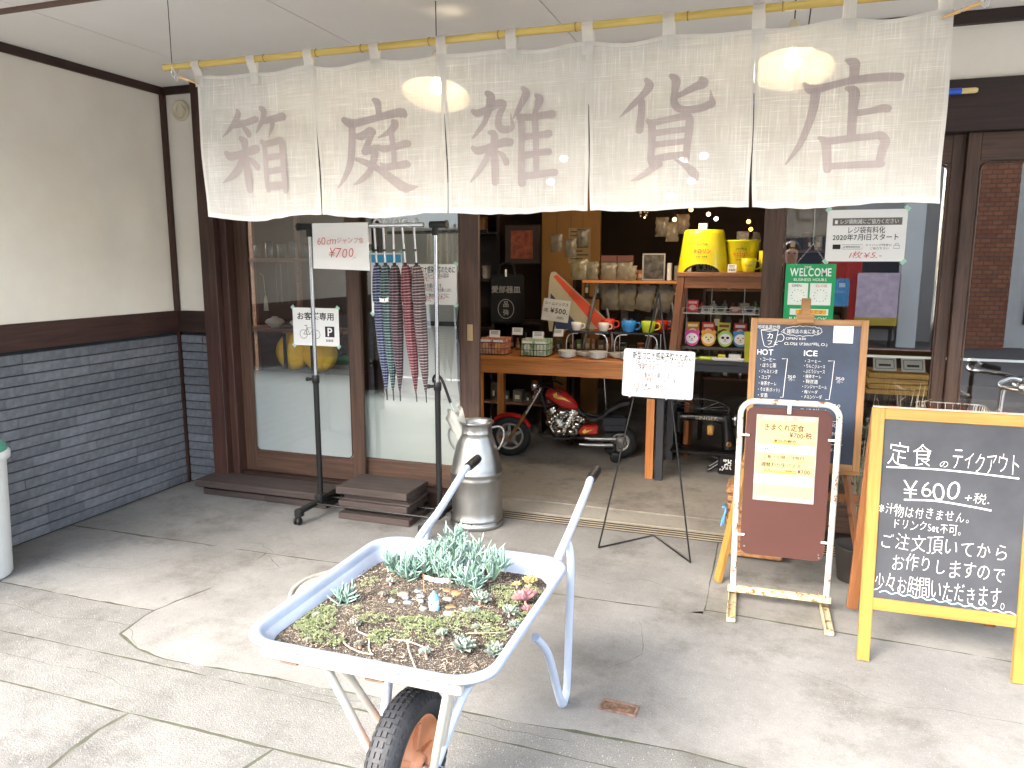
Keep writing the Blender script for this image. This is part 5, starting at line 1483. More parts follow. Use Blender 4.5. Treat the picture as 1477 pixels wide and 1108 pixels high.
prof = [(.130, -.030), (.138, -.040), (.154, -.045), (.174, -.043), (.190, -.034), (.198, -.018), (.200, 0), (.198, .018), (.190, .034), (.174, .043), (.154, .045), (.138, .040), (.130, .030)]
q = MB(); q.lathe(prof, 72, M=WM, cap=False)
ty = obj('tyre', q, mat('black rubber', '1e1f22', .62, var=.15, scale=12, bump=.15, bscale=120), WB, world=True)
q = MB()
for k in range(50):
    for j, (r_, z_, tilt) in enumerate([(.1985, 0, 0), (.1965, .015, .25), (.1965, -.015, -.25), (.188, .029, .75), (.188, -.029, -.75), (.176, .0385, 1.1), (.176, -.0385, -1.1)]):
        a = 2 * pi * (k + .5 * (j % 2)) / 50
        hw = .0072 if j < 5 else .0055
        M = WM @ Matrix.Rotation(a, 4, 'Z') @ Matrix.Translation((r_, 0, z_)) @ Matrix.Rotation(-tilt, 4, 'Y')
        q.box(-.002, .0046, -hw * 1.05, hw * 1.05, -.0056, .0056, M=M)
tr = obj('tread_blocks', q, MATS['black rubber'], ty, world=True); tr['kind'] = 'stuff'
M_OR = mat('faded orange plastic', 'b8734a', .45, var=.08, scale=5, col2='c48a66')
q = MB()
for s in (-1, 1):
    q.lathe([(.134, s * .032), (.130, s * .037), (.124, s * .034), (.114, s * .018), (.070, s * .010), (.045, s * .012), (.036, s * .030), (.030, s * .046), (.012, s * .048)], 40, M=WM, cap=False)
obj('wheel_rim', q, M_OR, WB, world=True)
q = MB()
for k in range(5):
    a = 2 * pi * k / 5 + .3
    for s in (-1, 1):
        q.box(.034, .108, -.007, .007, s * .012 - .006, s * .012 + .010 * s + .002, M=WM @ Matrix.Rotation(a, 4, 'Z'))
obj('spoke', q, M_OR, WB, world=True)
q = MB(); M = WM @ Matrix.Rotation(radians(-60) , 4, 'Z') @ Matrix.Translation((.100, 0, .022)); q.tube([(0, 0, 0), (.0, 0, .012), (-.018, 0, .022)], .0045, 8, M=M); obj('valve', q, M_CHROME, WB, world=True)

# ---- potting soil
def soil_z(x, y):
    u, w = (x - TX) / .31, (y - TY) / .35
    return .528 + .022 * max(0, 1 - u * u) * max(0, 1 - .6 * w * w) + .010 * noise.noise(Vector((x * 9, y * 9, 0))) + .0045 * noise.noise(Vector((x * 45, y * 45, 1))) - .03 * max(0, w - .72)
def soil_mat():
    m = bpy.data.materials.new('potting soil'); m.use_nodes = True
    N, L = m.node_tree.nodes, m.node_tree.links
    p = N['Principled BSDF']; tc = N.new('ShaderNodeTexCoord')
    v = N.new('ShaderNodeTexVoronoi'); v.inputs['Scale'].default_value = 330; L.new(tc.outputs['Object'], v.inputs['Vector'])
    sc = N.new('ShaderNodeSeparateColor'); L.new(v.outputs['Color'], sc.inputs[0])
    r = N.new('ShaderNodeValToRGB'); L.new(sc.outputs[0], r.inputs[0]); r.color_ramp.interpolation = 'CONSTANT'
    e = r.color_ramp.elements; e[0].position = 0; e[0].color = (*lin('2b2520'), 1); e[1].position = .32; e[1].color = (*lin('3f372f'), 1)
    for p_, c_ in ((.6, '594f43'), (.78, '74695c'), (.88, '928a7d'), (.96, '4a3c30')):
        q_ = e.new(p_); q_.color = (*lin(c_), 1)
    L.new(r.outputs[0], p.inputs['Base Color']); p.inputs['Roughness'].default_value = .95
    b = N.new('ShaderNodeBump'); b.inputs['Strength'].default_value = 1; b.inputs['Distance'].default_value = .004; L.new(v.outputs['Distance'], b.inputs['Height']); L.new(b.outputs[0], p.inputs['Normal'])
    return m
q = MB(); n = 56; vs = []
outer = [(a, b) for a, b in rrect(-.312, .312, -.352, .352, .085, 12)]
for i in range(n + 1):
    for (a, b) in outer:
        f = i / n; x, y = TX + a * f, TY + b * f
        vs.append((x, y, soil_z(x, y)))
k = len(outer)
q.add(vs, [(i * k + j, (i + 1) * k + j, (i + 1) * k + (j + 1) % k, i * k + (j + 1) % k) for i in range(n) for j in range(k)], 0, True)
so = obj('soil', q, soil_mat(), None, world=True, loc=(TX, TY, .5))
tag(so, 'brown potting soil with bark and grit filling the wheelbarrow tray', 'soil', kind='stuff')
rg = random.Random(11)
q = MB()
for i in range(7500):
    u, w = rg.uniform(-1, 1), rg.uniform(-1, 1)
    x, y = TX + u * .30, TY + w * .335
    if abs(u) > .85 and abs(w) > .85: continue
    r_ = rg.choice([.0008, .0011, .0015, .0022]) * rg.uniform(.8, 1.3)
    mi = rg.choices(range(6), [4, 5, 4, 3.4, 3.2, .8])[0]
    c_ = Vector((x, y, soil_z(x, y) + r_ * .3))
    ax = [Vector((rg.uniform(-1, 1), rg.uniform(-1, 1), rg.uniform(-1, 1))).normalized() for _ in range(1)][0]
    o1 = ax.orthogonal().normalized(); o2 = ax.cross(o1)
    P = [c_ + ax * r_ * 1.5, c_ - ax * r_ * 1.5, c_ + o1 * r_, c_ - o1 * r_, c_ + o2 * r_ * .7, c_ - o2 * r_ * .7]
    q.add(P, [(0, 2, 4), (0, 4, 3), (0, 3, 5), (0, 5, 2), (1, 4, 2), (1, 3, 4), (1, 5, 3), (1, 2, 5)], mi)
gr = obj('soil_grit', q, [mat('grit ' + c_, c_, .9) for c_ in ('29221c', '3d342b', '5b4f44', '7a7063', '9f998d', '634936')], None, world=True, loc=(TX, TY, .5))
tag(gr, 'loose bark crumbs and pale grit scattered over the soil in the wheelbarrow', 'grit', kind='stuff')

# ---- blue chalk-stick clumps: every finger leaf is its own object sharing a few meshes
def leaf_mat(name, a, b, tip=None, rough=.5):
    m = mat(name, a, rough, var=.05, scale=30, col2=b)
    m.node_tree.nodes['Principled BSDF'].inputs['Subsurface Weight'].default_value = .12
    m.node_tree.nodes['Principled BSDF'].inputs['Subsurface Radius'].default_value = (.004, .008, .004)
    return m
M_CHK = [leaf_mat('chalk stick leaf blue', '688279', '7b948a'), leaf_mat('chalk stick leaf green', '5e7b6d', '748f80'), leaf_mat('chalk stick leaf pale', '748e86', '88a097')]
def finger_mesh(L_, r_, bend, m):
    b = MB(); pts = [(bend * (u ** 2), 0, L_ * u) for u in (0, .2, .5, .8, .94, 1)]
    b.tube(pts, [r_ * .5, r_ * .85, r_, r_ * .8, r_ * .45, r_ * .05], 6, cap=False)
    return b.mesh('leaf', m)
FING = [finger_mesh(.044, .0028, .008, M_CHK[0]), finger_mesh(.038, .0027, .006, M_CHK[1]), finger_mesh(.048, .0027, .010, M_CHK[2]), finger_mesh(.032, .0026, .004, M_CHK[0])]
def chalk_clump(label, x, y, n, R_, H, seed, s=1.):
    n = int(n * 1.3); R_ *= 1.1; H *= 1.08
    rr = random.Random(seed); z0 = soil_z(x, y)
    t = thing('succulent', label, 'succulent', (x, y, z0 - .004), group='blue chalk-stick succulents in the wheelbarrow')
    b = MB()
    stems = []
    k = max(4, n // 9)
    for i in range(k):
        a = 2 * pi * i / k + rr.random(); d = R_ * (.25 + .55 * rr.random()) if i else 0
        top = Vector((d * cos(a), d * sin(a), H * rr.uniform(.55, 1)))
        b.tube([(0, 0, 0), top * .6, top], [.003, .0028, .002], 5, cap=False); stems.append(top)
    obj('stems', b, mat('fleshy stem', '7f9a80', .6), t)
    for i in range(n):
        tp = stems[i % k]; lvl = rr.uniform(-.022, .004)
        th = 2 * pi * (i * .381966) + rr.uniform(-.3, .3); inc = rr.uniform(.10, 1.42) - lvl * 9; lvl *= 1.3
        o = bpy.data.objects.new('leaf', rr.choice(FING)); COL.objects.link(o); o.parent = t
        o.location = tp + Vector((0, 0, lvl))
        dirv = Vector((sin(inc) * cos(th), sin(inc) * sin(th), cos(inc)))
        o.rotation_euler = dirv.to_track_quat('Z', 'X').to_euler()
        f = s * rr.uniform(.75, 1.12); o.scale = (s, s, f)
    return t
for lb, x, y, n, R_, H, sd_ in (
    ('tall blue-green chalk-stick succulent at the very top back of the planted wheelbarrow', -.965, 2.215, 84, .055, .105, 1),
    ('blue-green chalk-stick succulent at the back left of the tallest one', -1.03, 2.17, 70, .052, .070, 2),
    ('blue-green chalk-stick succulent at the back right, nearest the right rim', -.800, 2.13, 84, .052, .075, 3),
    ('blue-green chalk-stick succulent between the tallest one and the right-hand clump', -.885, 2.17, 84, .055, .088, 4),
    ('blue-green chalk-stick succulent right behind the paper bunting', -.93, 2.075, 74, .048, .062, 5),
    ('low blue-green chalk-stick succulent in front of the right-hand clump', -.835, 2.035, 84, .052, .050, 6),
    ('bushy blue-green chalk-stick succulent left of the paper bunting', -1.055, 2.045, 84, .052, .056, 7),
    ('small blue-green chalk-stick succulent at the far left of the large mass', -1.135, 2.085, 56, .044, .046, 8),
    ('lone small blue-green chalk-stick succulent near the left wall of the tray', -1.165, 1.845, 52, .030, .030, 9),
    ('blue-green chalk-stick succulent filling the gap at the back centre left', -1.00, 2.09, 64, .045, .064, 10)):
    chalk_clump(lb, x, y, n, R_, H, sd_)

def rleaf(L_, W_, m, point=.6, cup=.35):
    b = MB(); nu, nv = 6, 5; vs = []
    for i in range(nu + 1):
        u = i / nu
        w = W_ * (sin(pi * min(1, u * .93 + .07) ** .85)) * (1 if u < .8 else 1) if u < 1 else .0001
        for j in range(nv):
            v = (j / (nv - 1) - .5) * 2
            x = L_ * u; z = cup * W_ * (v * v) * .8 + .25 * L_ * u * u
            vs.append((x, w * v * .5, z))
    q_ = [(i * nv + j, i * nv + j + 1, (i + 1) * nv + j + 1, (i + 1) * nv + j) for i in range(nu) for j in range(nv - 1)]
    b.add(vs, q_, 0, True)
    b.add([(x, y, z - .0022 * (1 - abs((k % nv) / (nv - 1) - .5) * 1.9)) for k, (x, y, z) in enumerate(vs)], [f[::-1] for f in q_], 0, True)
    return b.mesh('leaf', m)
def rosette(label, x, y, R_, m, seed, layers=4, up=.0, group=None, lean=(0, 0)):
    rr = random.Random(seed)
    t = thing('rosette_succulent', label, 'succulent', (x, y, soil_z(x, y) + .004 + up), group=group, rot=(lean[0], lean[1], rr.random() * 6))
    b = MB(); b.tube([(0, 0, -.012 - up), (0, 0, .004)], .004, 6); obj('stem', b, mat('pink stem', 'b08878', .6), t)
    me = rleaf(R_, R_ * .62, m)
    cnt = 0
    for l in range(layers):
        k = [9, 8, 6, 5, 3][l] if layers > 3 else [7, 6, 4][l]
        for i in range(k):
            o = bpy.data.objects.new('leaf', me); COL.objects.link(o); o.parent = t
            f = 1 - l * .75 / layers
            o.scale = (f, f, f); o.location = (0, 0, .0025 * l)
            o.rotation_euler = (0, -radians([6, 24, 44, 64, 80][l] + rr.uniform(-4, 4)), 2 * pi * (i + .5 * (l % 2)) / k + rr.uniform(-.1, .1) + l * .2)
    return t
M_ECH = leaf_mat('powdery rosette leaf', '7e8a7f', '939c90'); M_ECHP = leaf_mat('dusky pink rosette leaf', '89575c', '9f7071'); M_ECHY = leaf_mat('yellow red-edged leaf', 'b0b068', 'bd9276'); M_ECHG = leaf_mat('greyed rosette leaf', '848376', '999688'); M_ECHD = leaf_mat('maroon leaf', '6d3f48', '83525a')
rosette('largest powdery grey-green rosette succulent near the front right of the wheelbarrow', -.722, 1.695, .036, M_ECH, 1, 5, .008, lean=(.25, .1))
rosette('powdery grey-green rosette succulent in the front right corner on a pink stem', -.640, 1.712, .029, M_ECH, 2, 4, .010, lean=(.25, .2))
rosette('powdery grey-green rosette succulent right of the little blue-roofed house', -.775, 1.955, .034, M_ECH, 3, 5, .008, lean=(.2, 0))
rosette('powdery grey-green rosette succulent directly below the pink rosette', -.672, 1.925, .027, M_ECH, 4, 4, .008, lean=(.2, .1))
rosette('dusky pink rosette succulent by the right rim of the wheelbarrow', -.655, 2.012, .042, M_ECHP, 5, 5, .014, lean=(.3, .15))
rosette('small grey-green rosette between the largest rosette and the light green cover', -.728, 1.80, .015, M_ECH, 6, 3)
rosette('tiny grey-green rosette touching the small one above the largest rosette', -.702, 1.815, .013, M_ECH, 7, 3)
rosette('greyish dried-out rosette succulent at the left front of the soil', -1.05, 1.70, .021, M_ECHG, 8, 4)
rosette('yellow and pink upright rosette succulent in the back right corner', -.682, 2.145, .026, M_ECHY, 9, 4, .014, lean=(0, 0))
rosette('pale withered rosette at the left front corner of the soil', -1.135, 1.60, .015, M_ECHG, 10, 3)
rosette('small maroon rosette peeping over the back rim right of the tall clump', -.865, 2.245, .018, M_ECHD, 11, 3, .055)
rosette('small pinkish-white rosette in the bare soil at the front middle', -.915, 1.635, .013, M_ECHG, 12, 3)

for lb, x, y, R_, m_, k in (
    ('medium grey-green rosette between the stone path and the right sedum patch', -.765, 1.875, .022, M_ECH, 4), ('small grey-green rosette hard against the right rim below the pink rosette', -.640, 1.865, .020, M_ECH, 4),
    ('small greyish rosette in the sedum patch at the far left', -1.19, 1.73, .018, M_ECHG, 4), ('tiny pale rosette at the left end of the stone path', -1.075, 1.90, .013, M_ECHG, 3),
    ('small grey-green rosette near the front rim left of the largest rosette', -.80, 1.63, .018, M_ECH, 4), ('small dusky pink rosette tucked under the big pink rosette', -.632, 1.965, .019, M_ECHP, 4),
    ('small yellowish rosette beside the upright yellow and pink rosette', -.715, 2.115, .016, M_ECHY, 3), ('small grey-green rosette in front of the bushy left chalk-stick clump', -1.09, 1.985, .017, M_ECH, 4),
    ('tiny grey rosette in the middle of the front soil', -.99, 1.62, .013, M_ECHG, 3), ('small grey-green rosette right of the middle sedum patch', -.80, 1.735, .019, M_ECH, 4)):
    rosette(lb, x, y, R_, m_, int(-x * 1000), k, .005, lean=(.2, .1))
# light green creeping sedum: ground cover nobody could count
rs = random.Random(21); q = MB()
for cx_, cy_, rx, ry, n in [(-.885, 1.765, .075, .032, 330), (-.96, 1.67, .028, .026, 130), (-1.165, 1.68, .065, .045, 260), (-.735, 1.87, .060, .030, 200), (-.70, 2.00, .035, .045, 160), (-.685, 1.80, .055, .035, 120), (-1.10, 1.80, .012, .010, 26), (-1.04, 1.92, .010, .010, 22), (-.66, 2.10, .03, .02, 60), (-.66, 1.75, .022, .02, 60), (-1.19, 1.73, .05, .07, 330), (-1.10, 1.62, .07, .025, 170), (-.80, 1.80, .05, .05, 170), (-.88, 1.70, .10, .03, 120), (-1.02, 1.75, .05, .04, 90), (-.63, 1.93, .02, .08, 110), (-.74, 2.06, .05, .03, 120), (-1.17, 1.98, .03, .05, 50)]:
    for i in range(n):
        a, d = rs.uniform(0, 2 * pi), sqrt(rs.random()); x, y = cx_ + rx * d * cos(a), cy_ + ry * d * sin(a)
        hgt = rs.uniform(.003, .022) * (1.1 - d * .6)
        c_ = Vector((x, y, soil_z(x, y) + hgt)); r_ = rs.uniform(.0028, .0046)
        for w in range(3):
            ax = Vector((rs.uniform(-1, 1), rs.uniform(-1, 1), rs.uniform(.1, 1))).normalized(); o1 = ax.orthogonal().normalized() * r_ * .45; o2 = ax.cross(o1)
            b0 = c_; q.add([b0, b0 + ax * r_ * 1.6 + o1 * .2, b0 + ax * r_ + o1, b0 + ax * r_ - o1, b0 + ax * r_ + o2], [(0, 2, 4), (0, 4, 3), (1, 4, 2), (1, 3, 4)], rs.choice([0, 0, 1, 2]))
sd = obj('creeping_sedum', q, [leaf_mat('sedum light', '7a845b', '89926a'), leaf_mat('sedum green', '65754d', '77855e'), leaf_mat('sedum yellow', '929774', '9ea184')], None, world=True, loc=(TX, TY, .5))
tag(sd, 'light yellow-green creeping sedum in patches over the soil', 'ground cover', kind='stuff')
# dry roots and stalks
for i, (pts, lb) in enumerate([
    ([(-1.045, 1.72), (-1.03, 1.68), (-.99, 1.67), (-.96, 1.62), (-.94, 1.60)], 'long pale dry stalk curling across the front left of the soil'),
    ([(-1.06, 1.66), (-1.035, 1.62), (-.98, 1.60), (-.93, 1.59)], 'pale dry stalk lying nearest the front rim of the tray'),
    ([(-.93, 1.68), (-.87, 1.67), (-.82, 1.66), (-.79, 1.655)], 'pale dry stalk pointing at the largest rosette'),
    ([(-.87, 1.665), (-.84, 1.62), (-.80, 1.575)], 'short pale stalk slanting to the front rim of the tray'),
    ([(-.74, 1.77), (-.69, 1.80), (-.655, 1.83), (-.64, 1.86)], 'thin pale stalk between the right rosettes and the rim')]):
    t = thing('dry_stalk', lb, 'dry stalk', (pts[0][0], pts[0][1], soil_z(*pts[0])))
    q = MB(); P = smooth_pts([(x, y, soil_z(x, y) + .004 + .006 * sin(3 * k)) for k, (x, y) in enumerate(pts)], 4); q.tube(P, .0021, 6); obj('stalk', q, mat('pale dry stalk', 'a89986', .8, var=.15, scale=60), t, world=True)
q = MB()
for i in range(420):
    x, y = TX + rs.uniform(-.29, .29), TY + rs.uniform(-.33, .30)
    if rs.random() < .5: x = TX + rs.choice([-.2, .2]) + rs.uniform(-.08, .08)
    a = rs.uniform(0, pi); l = rs.uniform(.008, .028); z = soil_z(x, y) + .003
    q.tube([(x, y, z), (x + l * cos(a) * .5, y + l * sin(a) * .5, z + rs.uniform(.001, .007)), (x + l * cos(a + .4), y + l * sin(a + .4), z)], .0006, 3, cap=False)
lt = obj('dry_litter', q, MATS['pale dry stalk'], None, world=True, loc=(TX, TY, .5)); tag(lt, 'fine dry plant litter lying over the soil', 'plant litter', kind='stuff')
# stone path
rp = random.Random(5)
SC_ = ['b3a899', '8b9299', 'a9784f', 'b9aca0', '7e878e', 'c0ad8f', '9b9c9c', 'b58d62', '8d939a', 'c4b7a8']
spots = [(-1.02, 1.93, .020, '948278', 'pinkish'), (-.985, 1.965, .014, '686f75', 'slate'), (-.955, 1.925, .017, '70767c', 'blue-grey'), (-.995, 1.90, .012, '7f8384', 'light grey'), (-.975, 1.875, .015, '656c72', 'dark slate'), (-1.03, 1.88, .013, '868784', 'pale grey'),
         (-.94, 1.89, .012, '72777b', 'grey'), (-.865, 1.975, .020, '896544', 'tan'), (-.87, 1.93, .016, '92897e', 'beige'), (-.845, 1.895, .018, '8c6e4c', 'brown'), (-.83, 1.85, .019, '9c9084', 'cream'), (-.90, 1.995, .017, '86603d', 'rust-brown'), (-.915, 1.855, .013, '82827f', 'mid grey'), (-.80, 1.90, .014, '63696e', 'flat dark'), (-.885, 1.86, .010, 'a0988e', 'whitish')]
for x, y, r_, c_, lb in spots:
    q = MB(); n = 9; ang = [2 * pi * i / n + rp.uniform(-.2, .2) for i in range(n)]; rr_ = [r_ * rp.uniform(.75, 1.1) for _ in range(n)]
    z = soil_z(x, y) - .001
    low = [(rr_[i] * cos(ang[i]), rr_[i] * .72 * sin(ang[i]), 0) for i in range(n)]; mid = [(a * 1.02, b * 1.02, .004) for a, b, _ in low]; top = [(a * .82, b * .82, .007) for a, b, _ in low]
    q.add(low + mid + top, [(i, (i + 1) % n, n + (i + 1) % n, n + i) for i in range(n)] + [(n + i, n + (i + 1) % n, 2 * n + (i + 1) % n, 2 * n + i) for i in range(n)] + [tuple(range(2 * n, 3 * n))], 0, True)
    o = obj('stone', q, mat('stone ' + c_, c_, .7, var=.15, scale=60, bump=.3, bscale=200), None, loc=(x, y, z))
    tag(o, '%s flat stone in the path round the tiny white house' % lb, 'stone', 'flat stones round the tiny house')
# tiny house
t = thing('miniature_house', 'tiny white round house with a pale blue cone roof on the stone path', 'miniature house', (-.888, 1.872, soil_z(-.888, 1.872)))
MW = mat('white resin', 'b8baba', .6, var=.03); MBl = mat('pale blue resin', '5c93b0', .55, var=.06)
q = MB(); q.lathe([(0, 0), (.0155, 0), (.0150, .030), (0, .030)], 20); obj('wall', q, MW, t)
q = MB(); q.lathe([(.0175, .029), (.0165, .032), (.008, .045), (.0, .056)], 20); obj('roof', q, MBl, t)
q = MB(); q.tube([(.0, 0, .053), (0, 0, .064)], .0008, 5); obj('finial', q, M_BLACK, t)
q = MB(); q.box(.006, .020, -.016, -.002, 0, .012, bev=.002); obj('side_room', q, MBl, t)
q = MB(); q.box(-.003, .001, -.0158, -.0140, .016, .021); obj('window', q, M_BLACK, t)
# paper bunting
t = thing('bunting', 'string of five little white paper flags between two thin sticks behind the tiny house', 'bunting', (-.925, 1.965, soil_z(-.925, 1.965)))
q = MB(); q.tube([(-.040, 0, -.01), (-.042, 0, .056)], .0013, 6); obj('stick', q, mat('tan stick', 'b07c44', .7), t)
q = MB(); q.tube([(.046, 0, -.01), (.048, 0, .056)], .0013, 6); obj('stick', q, mat('grey stick', '77716a', .7), t)
q = MB(); q.tube([(-.042 + .09 * u, 0, .054 - .007 * sin(pi * u)) for u in [k / 10 for k in range(11)]], .0005, 4); obj('string', q, M_STEM, t)
for k in range(5):
    u = .14 + .18 * k; x = -.042 + .09 * u; z = .054 - .007 * sin(pi * u)
    q = MB(); q.box(x - .0062, x + .0062, -.0012, -.0006, z - .0125, z + .001); q2 = obj('flag', q, M_PAPER, t)
    q = MB(); q.box(x - .002, x + .002, -.0018, -.0013, z - .009, z - .003); obj('flag_print', q, M_INK, q2)

# ================================================================== inside the shop
FZ = .012
M_TBL = wood('orange pine table', 'a8622a', 'cc8748', .4, 'x', bump=.1)
M_TBLV = wood('orange pine leg', 'a8622a', 'cc8748', .4, 'z', bump=.1)
def table(name, label, x0, x1, y0, y1, z, mx, mv, leg=.05, apron=.09, cat='table', base=FZ, splay=0., th=.028):
    t = thing(name, label, cat, ((x0 + x1) / 2, (y0 + y1) / 2, base)); hx, hy = (x1 - x0) / 2, (y1 - y0) / 2
    q = MB(); q.box(-hx, hx, -hy, hy, z - th - base, z - base, bev=.003); obj('top', q, mx, t)
    for y in (-hy + .012, hy - .030):
        q = MB(); q.box(-hx + leg + .006, hx - leg - .006, y, y + .018, z - th - apron - base, z - th - .001 - base); obj('apron', q, mx, t)
    for sx in (-1, 1):
        for sy in (-1, 1):
            a, b = sx * (hx - leg / 2 - .005), sy * (hy - leg / 2 - .005); H = z - th - .001 - base
            q = MB(); k = leg / 2; sp = splay
            vs = [(a - k + sx * sp, b - k, 0), (a + k + sx * sp, b - k, 0), (a + k + sx * sp, b + k, 0), (a - k + sx * sp, b + k, 0), (a - k, b - k, H), (a + k, b - k, H), (a + k, b + k, H), (a - k, b + k, H)]
            q.add(vs, [(3, 2, 1, 0), (4, 5, 6, 7), (0, 1, 5, 4), (1, 2, 6, 5), (2, 3, 7, 6), (3, 0, 4, 7)]); obj('leg', q, mv, t)
    return t
table('display_table', 'orange pine table in the doorway with dishes and packets, toy motorbike beneath', -2.12, -.745, 5.23, 5.80, .848, M_TBL, M_TBLV, .055, .10)
M_DT = mat('charcoal table', '34353a', .55, var=.1)
table('display_table', 'charcoal table right of the pine table, under the wooden display stand', -.735, .25, 5.20, 5.85, .885, M_DT, M_DT, .05, .05)
M_OST = wood('reddish brown stand', '7a4a2e', '9a6642', .5, 'x'); M_OSTV = wood('reddish brown stand leg', '7a4a2e', '9a6642', .5, 'z')
table('display_stand', 'reddish wooden stand with splayed legs holding the yellow stool and bucket', -.62, .02, 5.16, 5.50, 1.475, M_OST, M_OSTV, .045, .075, 'display stand', base=.886, splay=.045)

M_YP = mat('bright yellow plastic', 'd2c41c', .3, var=.02, scale=3, col2='dccd22', coat=.3)
M_GI = mat('green print', '2c5a2c', .6)
def frus(q, r0, r1, h, n=40, sq=1., wall=.006):
    q.lathe([(r0, 0), (r0, .012), (r0 - .004, .016), (r1 + .006, h - .03), (r1 + .008, h - .022), (r1, h - .004), (r1 - .01, h), (0, h)], n)
# washing stool with an arch cut in its skirt
t = thing('bath_stool', 'large yellow plastic bath stool printed in red and green on top of the wooden stand', 'stool', (-.465, 5.32, 1.4755))
q = MB(); n = 64; vs = []; H = .275
rows = [0, .15, .3, .45, .6, .75, .9, .97, 1.0]
def fr(a, k):
    r0, r1 = .170, .132; r = r0 + (r1 - r0) * k; sq = .82
    return (r * cos(a), r * sq * sin(a))
for k in rows:
    for j in range(n):
        a = 2 * pi * j / n
        foot = .055 * max(0, cos(2 * (a - pi / 2))) ** .6 if abs(cos(2 * (a - pi / 2))) > 0 and cos(2 * (a - pi / 2)) > 0 else 0
        z = foot + (H - foot) * k
        x, y = fr(a, z / H * (1 if k < 1 else .985)); vs.append((x, y, z if k < 1 else H + .006))
        if k >= 1: vs[-1] = (x * .93, y * .93, H + .006)
q.add(vs, [(i * n + j, i * n + (j + 1) % n, (i + 1) * n + (j + 1) % n, (i + 1) * n + j) for i in range(len(rows) - 1) for j in range(n)], 0, True)
q.add(vs[-n:], [tuple(range(n))], 0)
obj('body', q, M_YP, t)
def arc_text(t, s, r, z, size, m, name='lettering', sy=1., off=.012, k0=0., width=None, slope=0., x0=0.):
    q = MB(); text(q, s, x0, 0, size, y=0, off=off, align='C', width=width)
    out = []
    for x, y, zz in q.v:
        a = x / r; R = r - (z + zz) * slope
        out.append((R * sin(a), -(R * cos(a)) * sy - .002, z + zz))
    q.v = out; return obj(name, q, m, t)
arc_text(t, 'ケロリン', .176, .125, .036, M_INKR, sy=.82, off=.03, width=.135, slope=.14)
arc_text(t, '内外薬品', .176, .178, .016, M_GI, sy=.82, off=.02, width=.085, slope=.14); arc_text(t, '頭痛・生理痛', .176, .098, .012, M_GI, sy=.82, off=.02, width=.08, slope=.14)
t = thing('bucket', 'tall yellow plastic bucket printed in red beside the yellow bath stool', 'bucket', (-.215, 5.36, 1.4755))
q = MB(); q.lathe([(0, .001), (.082, .001), (.086, .01), (.108, .20), (.113, .203), (.113, .212), (.106, .212), (.100, .20), (.08, .02)], 40); obj('body', q, M_YP, t)
arc_text(t, 'ケロリン', .097, .105, .030, M_INKR, off=.03, width=.105, slope=-.11); arc_text(t, '内外薬品', .097, .148, .013, M_GI, off=.02, width=.06, slope=-.11); arc_text(t, '頭痛・歯痛', .097, .078, .011, M_GI, off=.02, width=.06, slope=-.11)
def mug(label, x, y, z, r, h, m, band=None, group=None, ang=0., s='mug'):
    t = thing(s, label, 'mug', (x, y, z), group=group)
    q = MB(); q.lathe([(0, .001), (r * .72, .001), (r * .80, .006), (r, h * .6), (r * 1.02, h), (r * .95, h), (r * .92, h * .6), (r * .7, .01), (0, .008)], 26); obj('body', q, m, t)
    q = MB(); q.tube(smooth_pts([(cos(ang) * r * .97, sin(ang) * r, h * .82), (cos(ang) * r * 1.55, sin(ang) * r * 1.5, h * .78), (cos(ang) * r * 1.6, sin(ang) * r * 1.5, h * .38), (cos(ang) * r * .92, sin(ang) * r, h * .22)], 5), r * .10, 8); obj('handle', q, m, t)
    return t
mg = mug('small yellow printed mug in front of the yellow bucket', -.165, 5.235, 1.4755, .047, .092, M_YP, ang=.2); arc_text(mg, 'ケロリン', .048, .04, .014, M_INKR, off=.03, width=.05)
mug('yellow mug half hidden behind the right door post beside the bucket', -.045, 5.28, 1.4755, .06, .14, M_YP, ang=.2)
def card(label, x, y, z, w, h, s=None, m=None, tilt=-.15, size=None, rz=0., lines=2):
    t = thing('price_card', label, 'price card', (x, y, z), rot=(tilt, 0, rz))
    q = MB(); q.box(-w / 2, w / 2, 0, .002, 0, h); obj('card', q, m or M_PAPER, t)
    q = MB()
    if s: text(q, s, 0, h * .16, size or h * .42, y=-.0012, off=.01, align='C', width=w * .82)
    for k in range(lines):
        line(q, [(-w * .36, h * (.84 - k * .17)), (w * .34, h * (.84 - k * .17))], h * .06, y=-.0012)
    obj('lettering', q, M_INK, t)
    return t
card('small white card standing on top of the yellow bath stool', -.475, 5.30, 1.758, .055, .042)
card('small white price card in front of the yellow bucket', -.268, 5.20, 1.4765, .055, .052, '¥880')
card('white price card seen through the arch of the yellow bath stool', -.44, 5.42, 1.4765, .16, .075, '¥300', tilt=0, lines=0, size=.055)

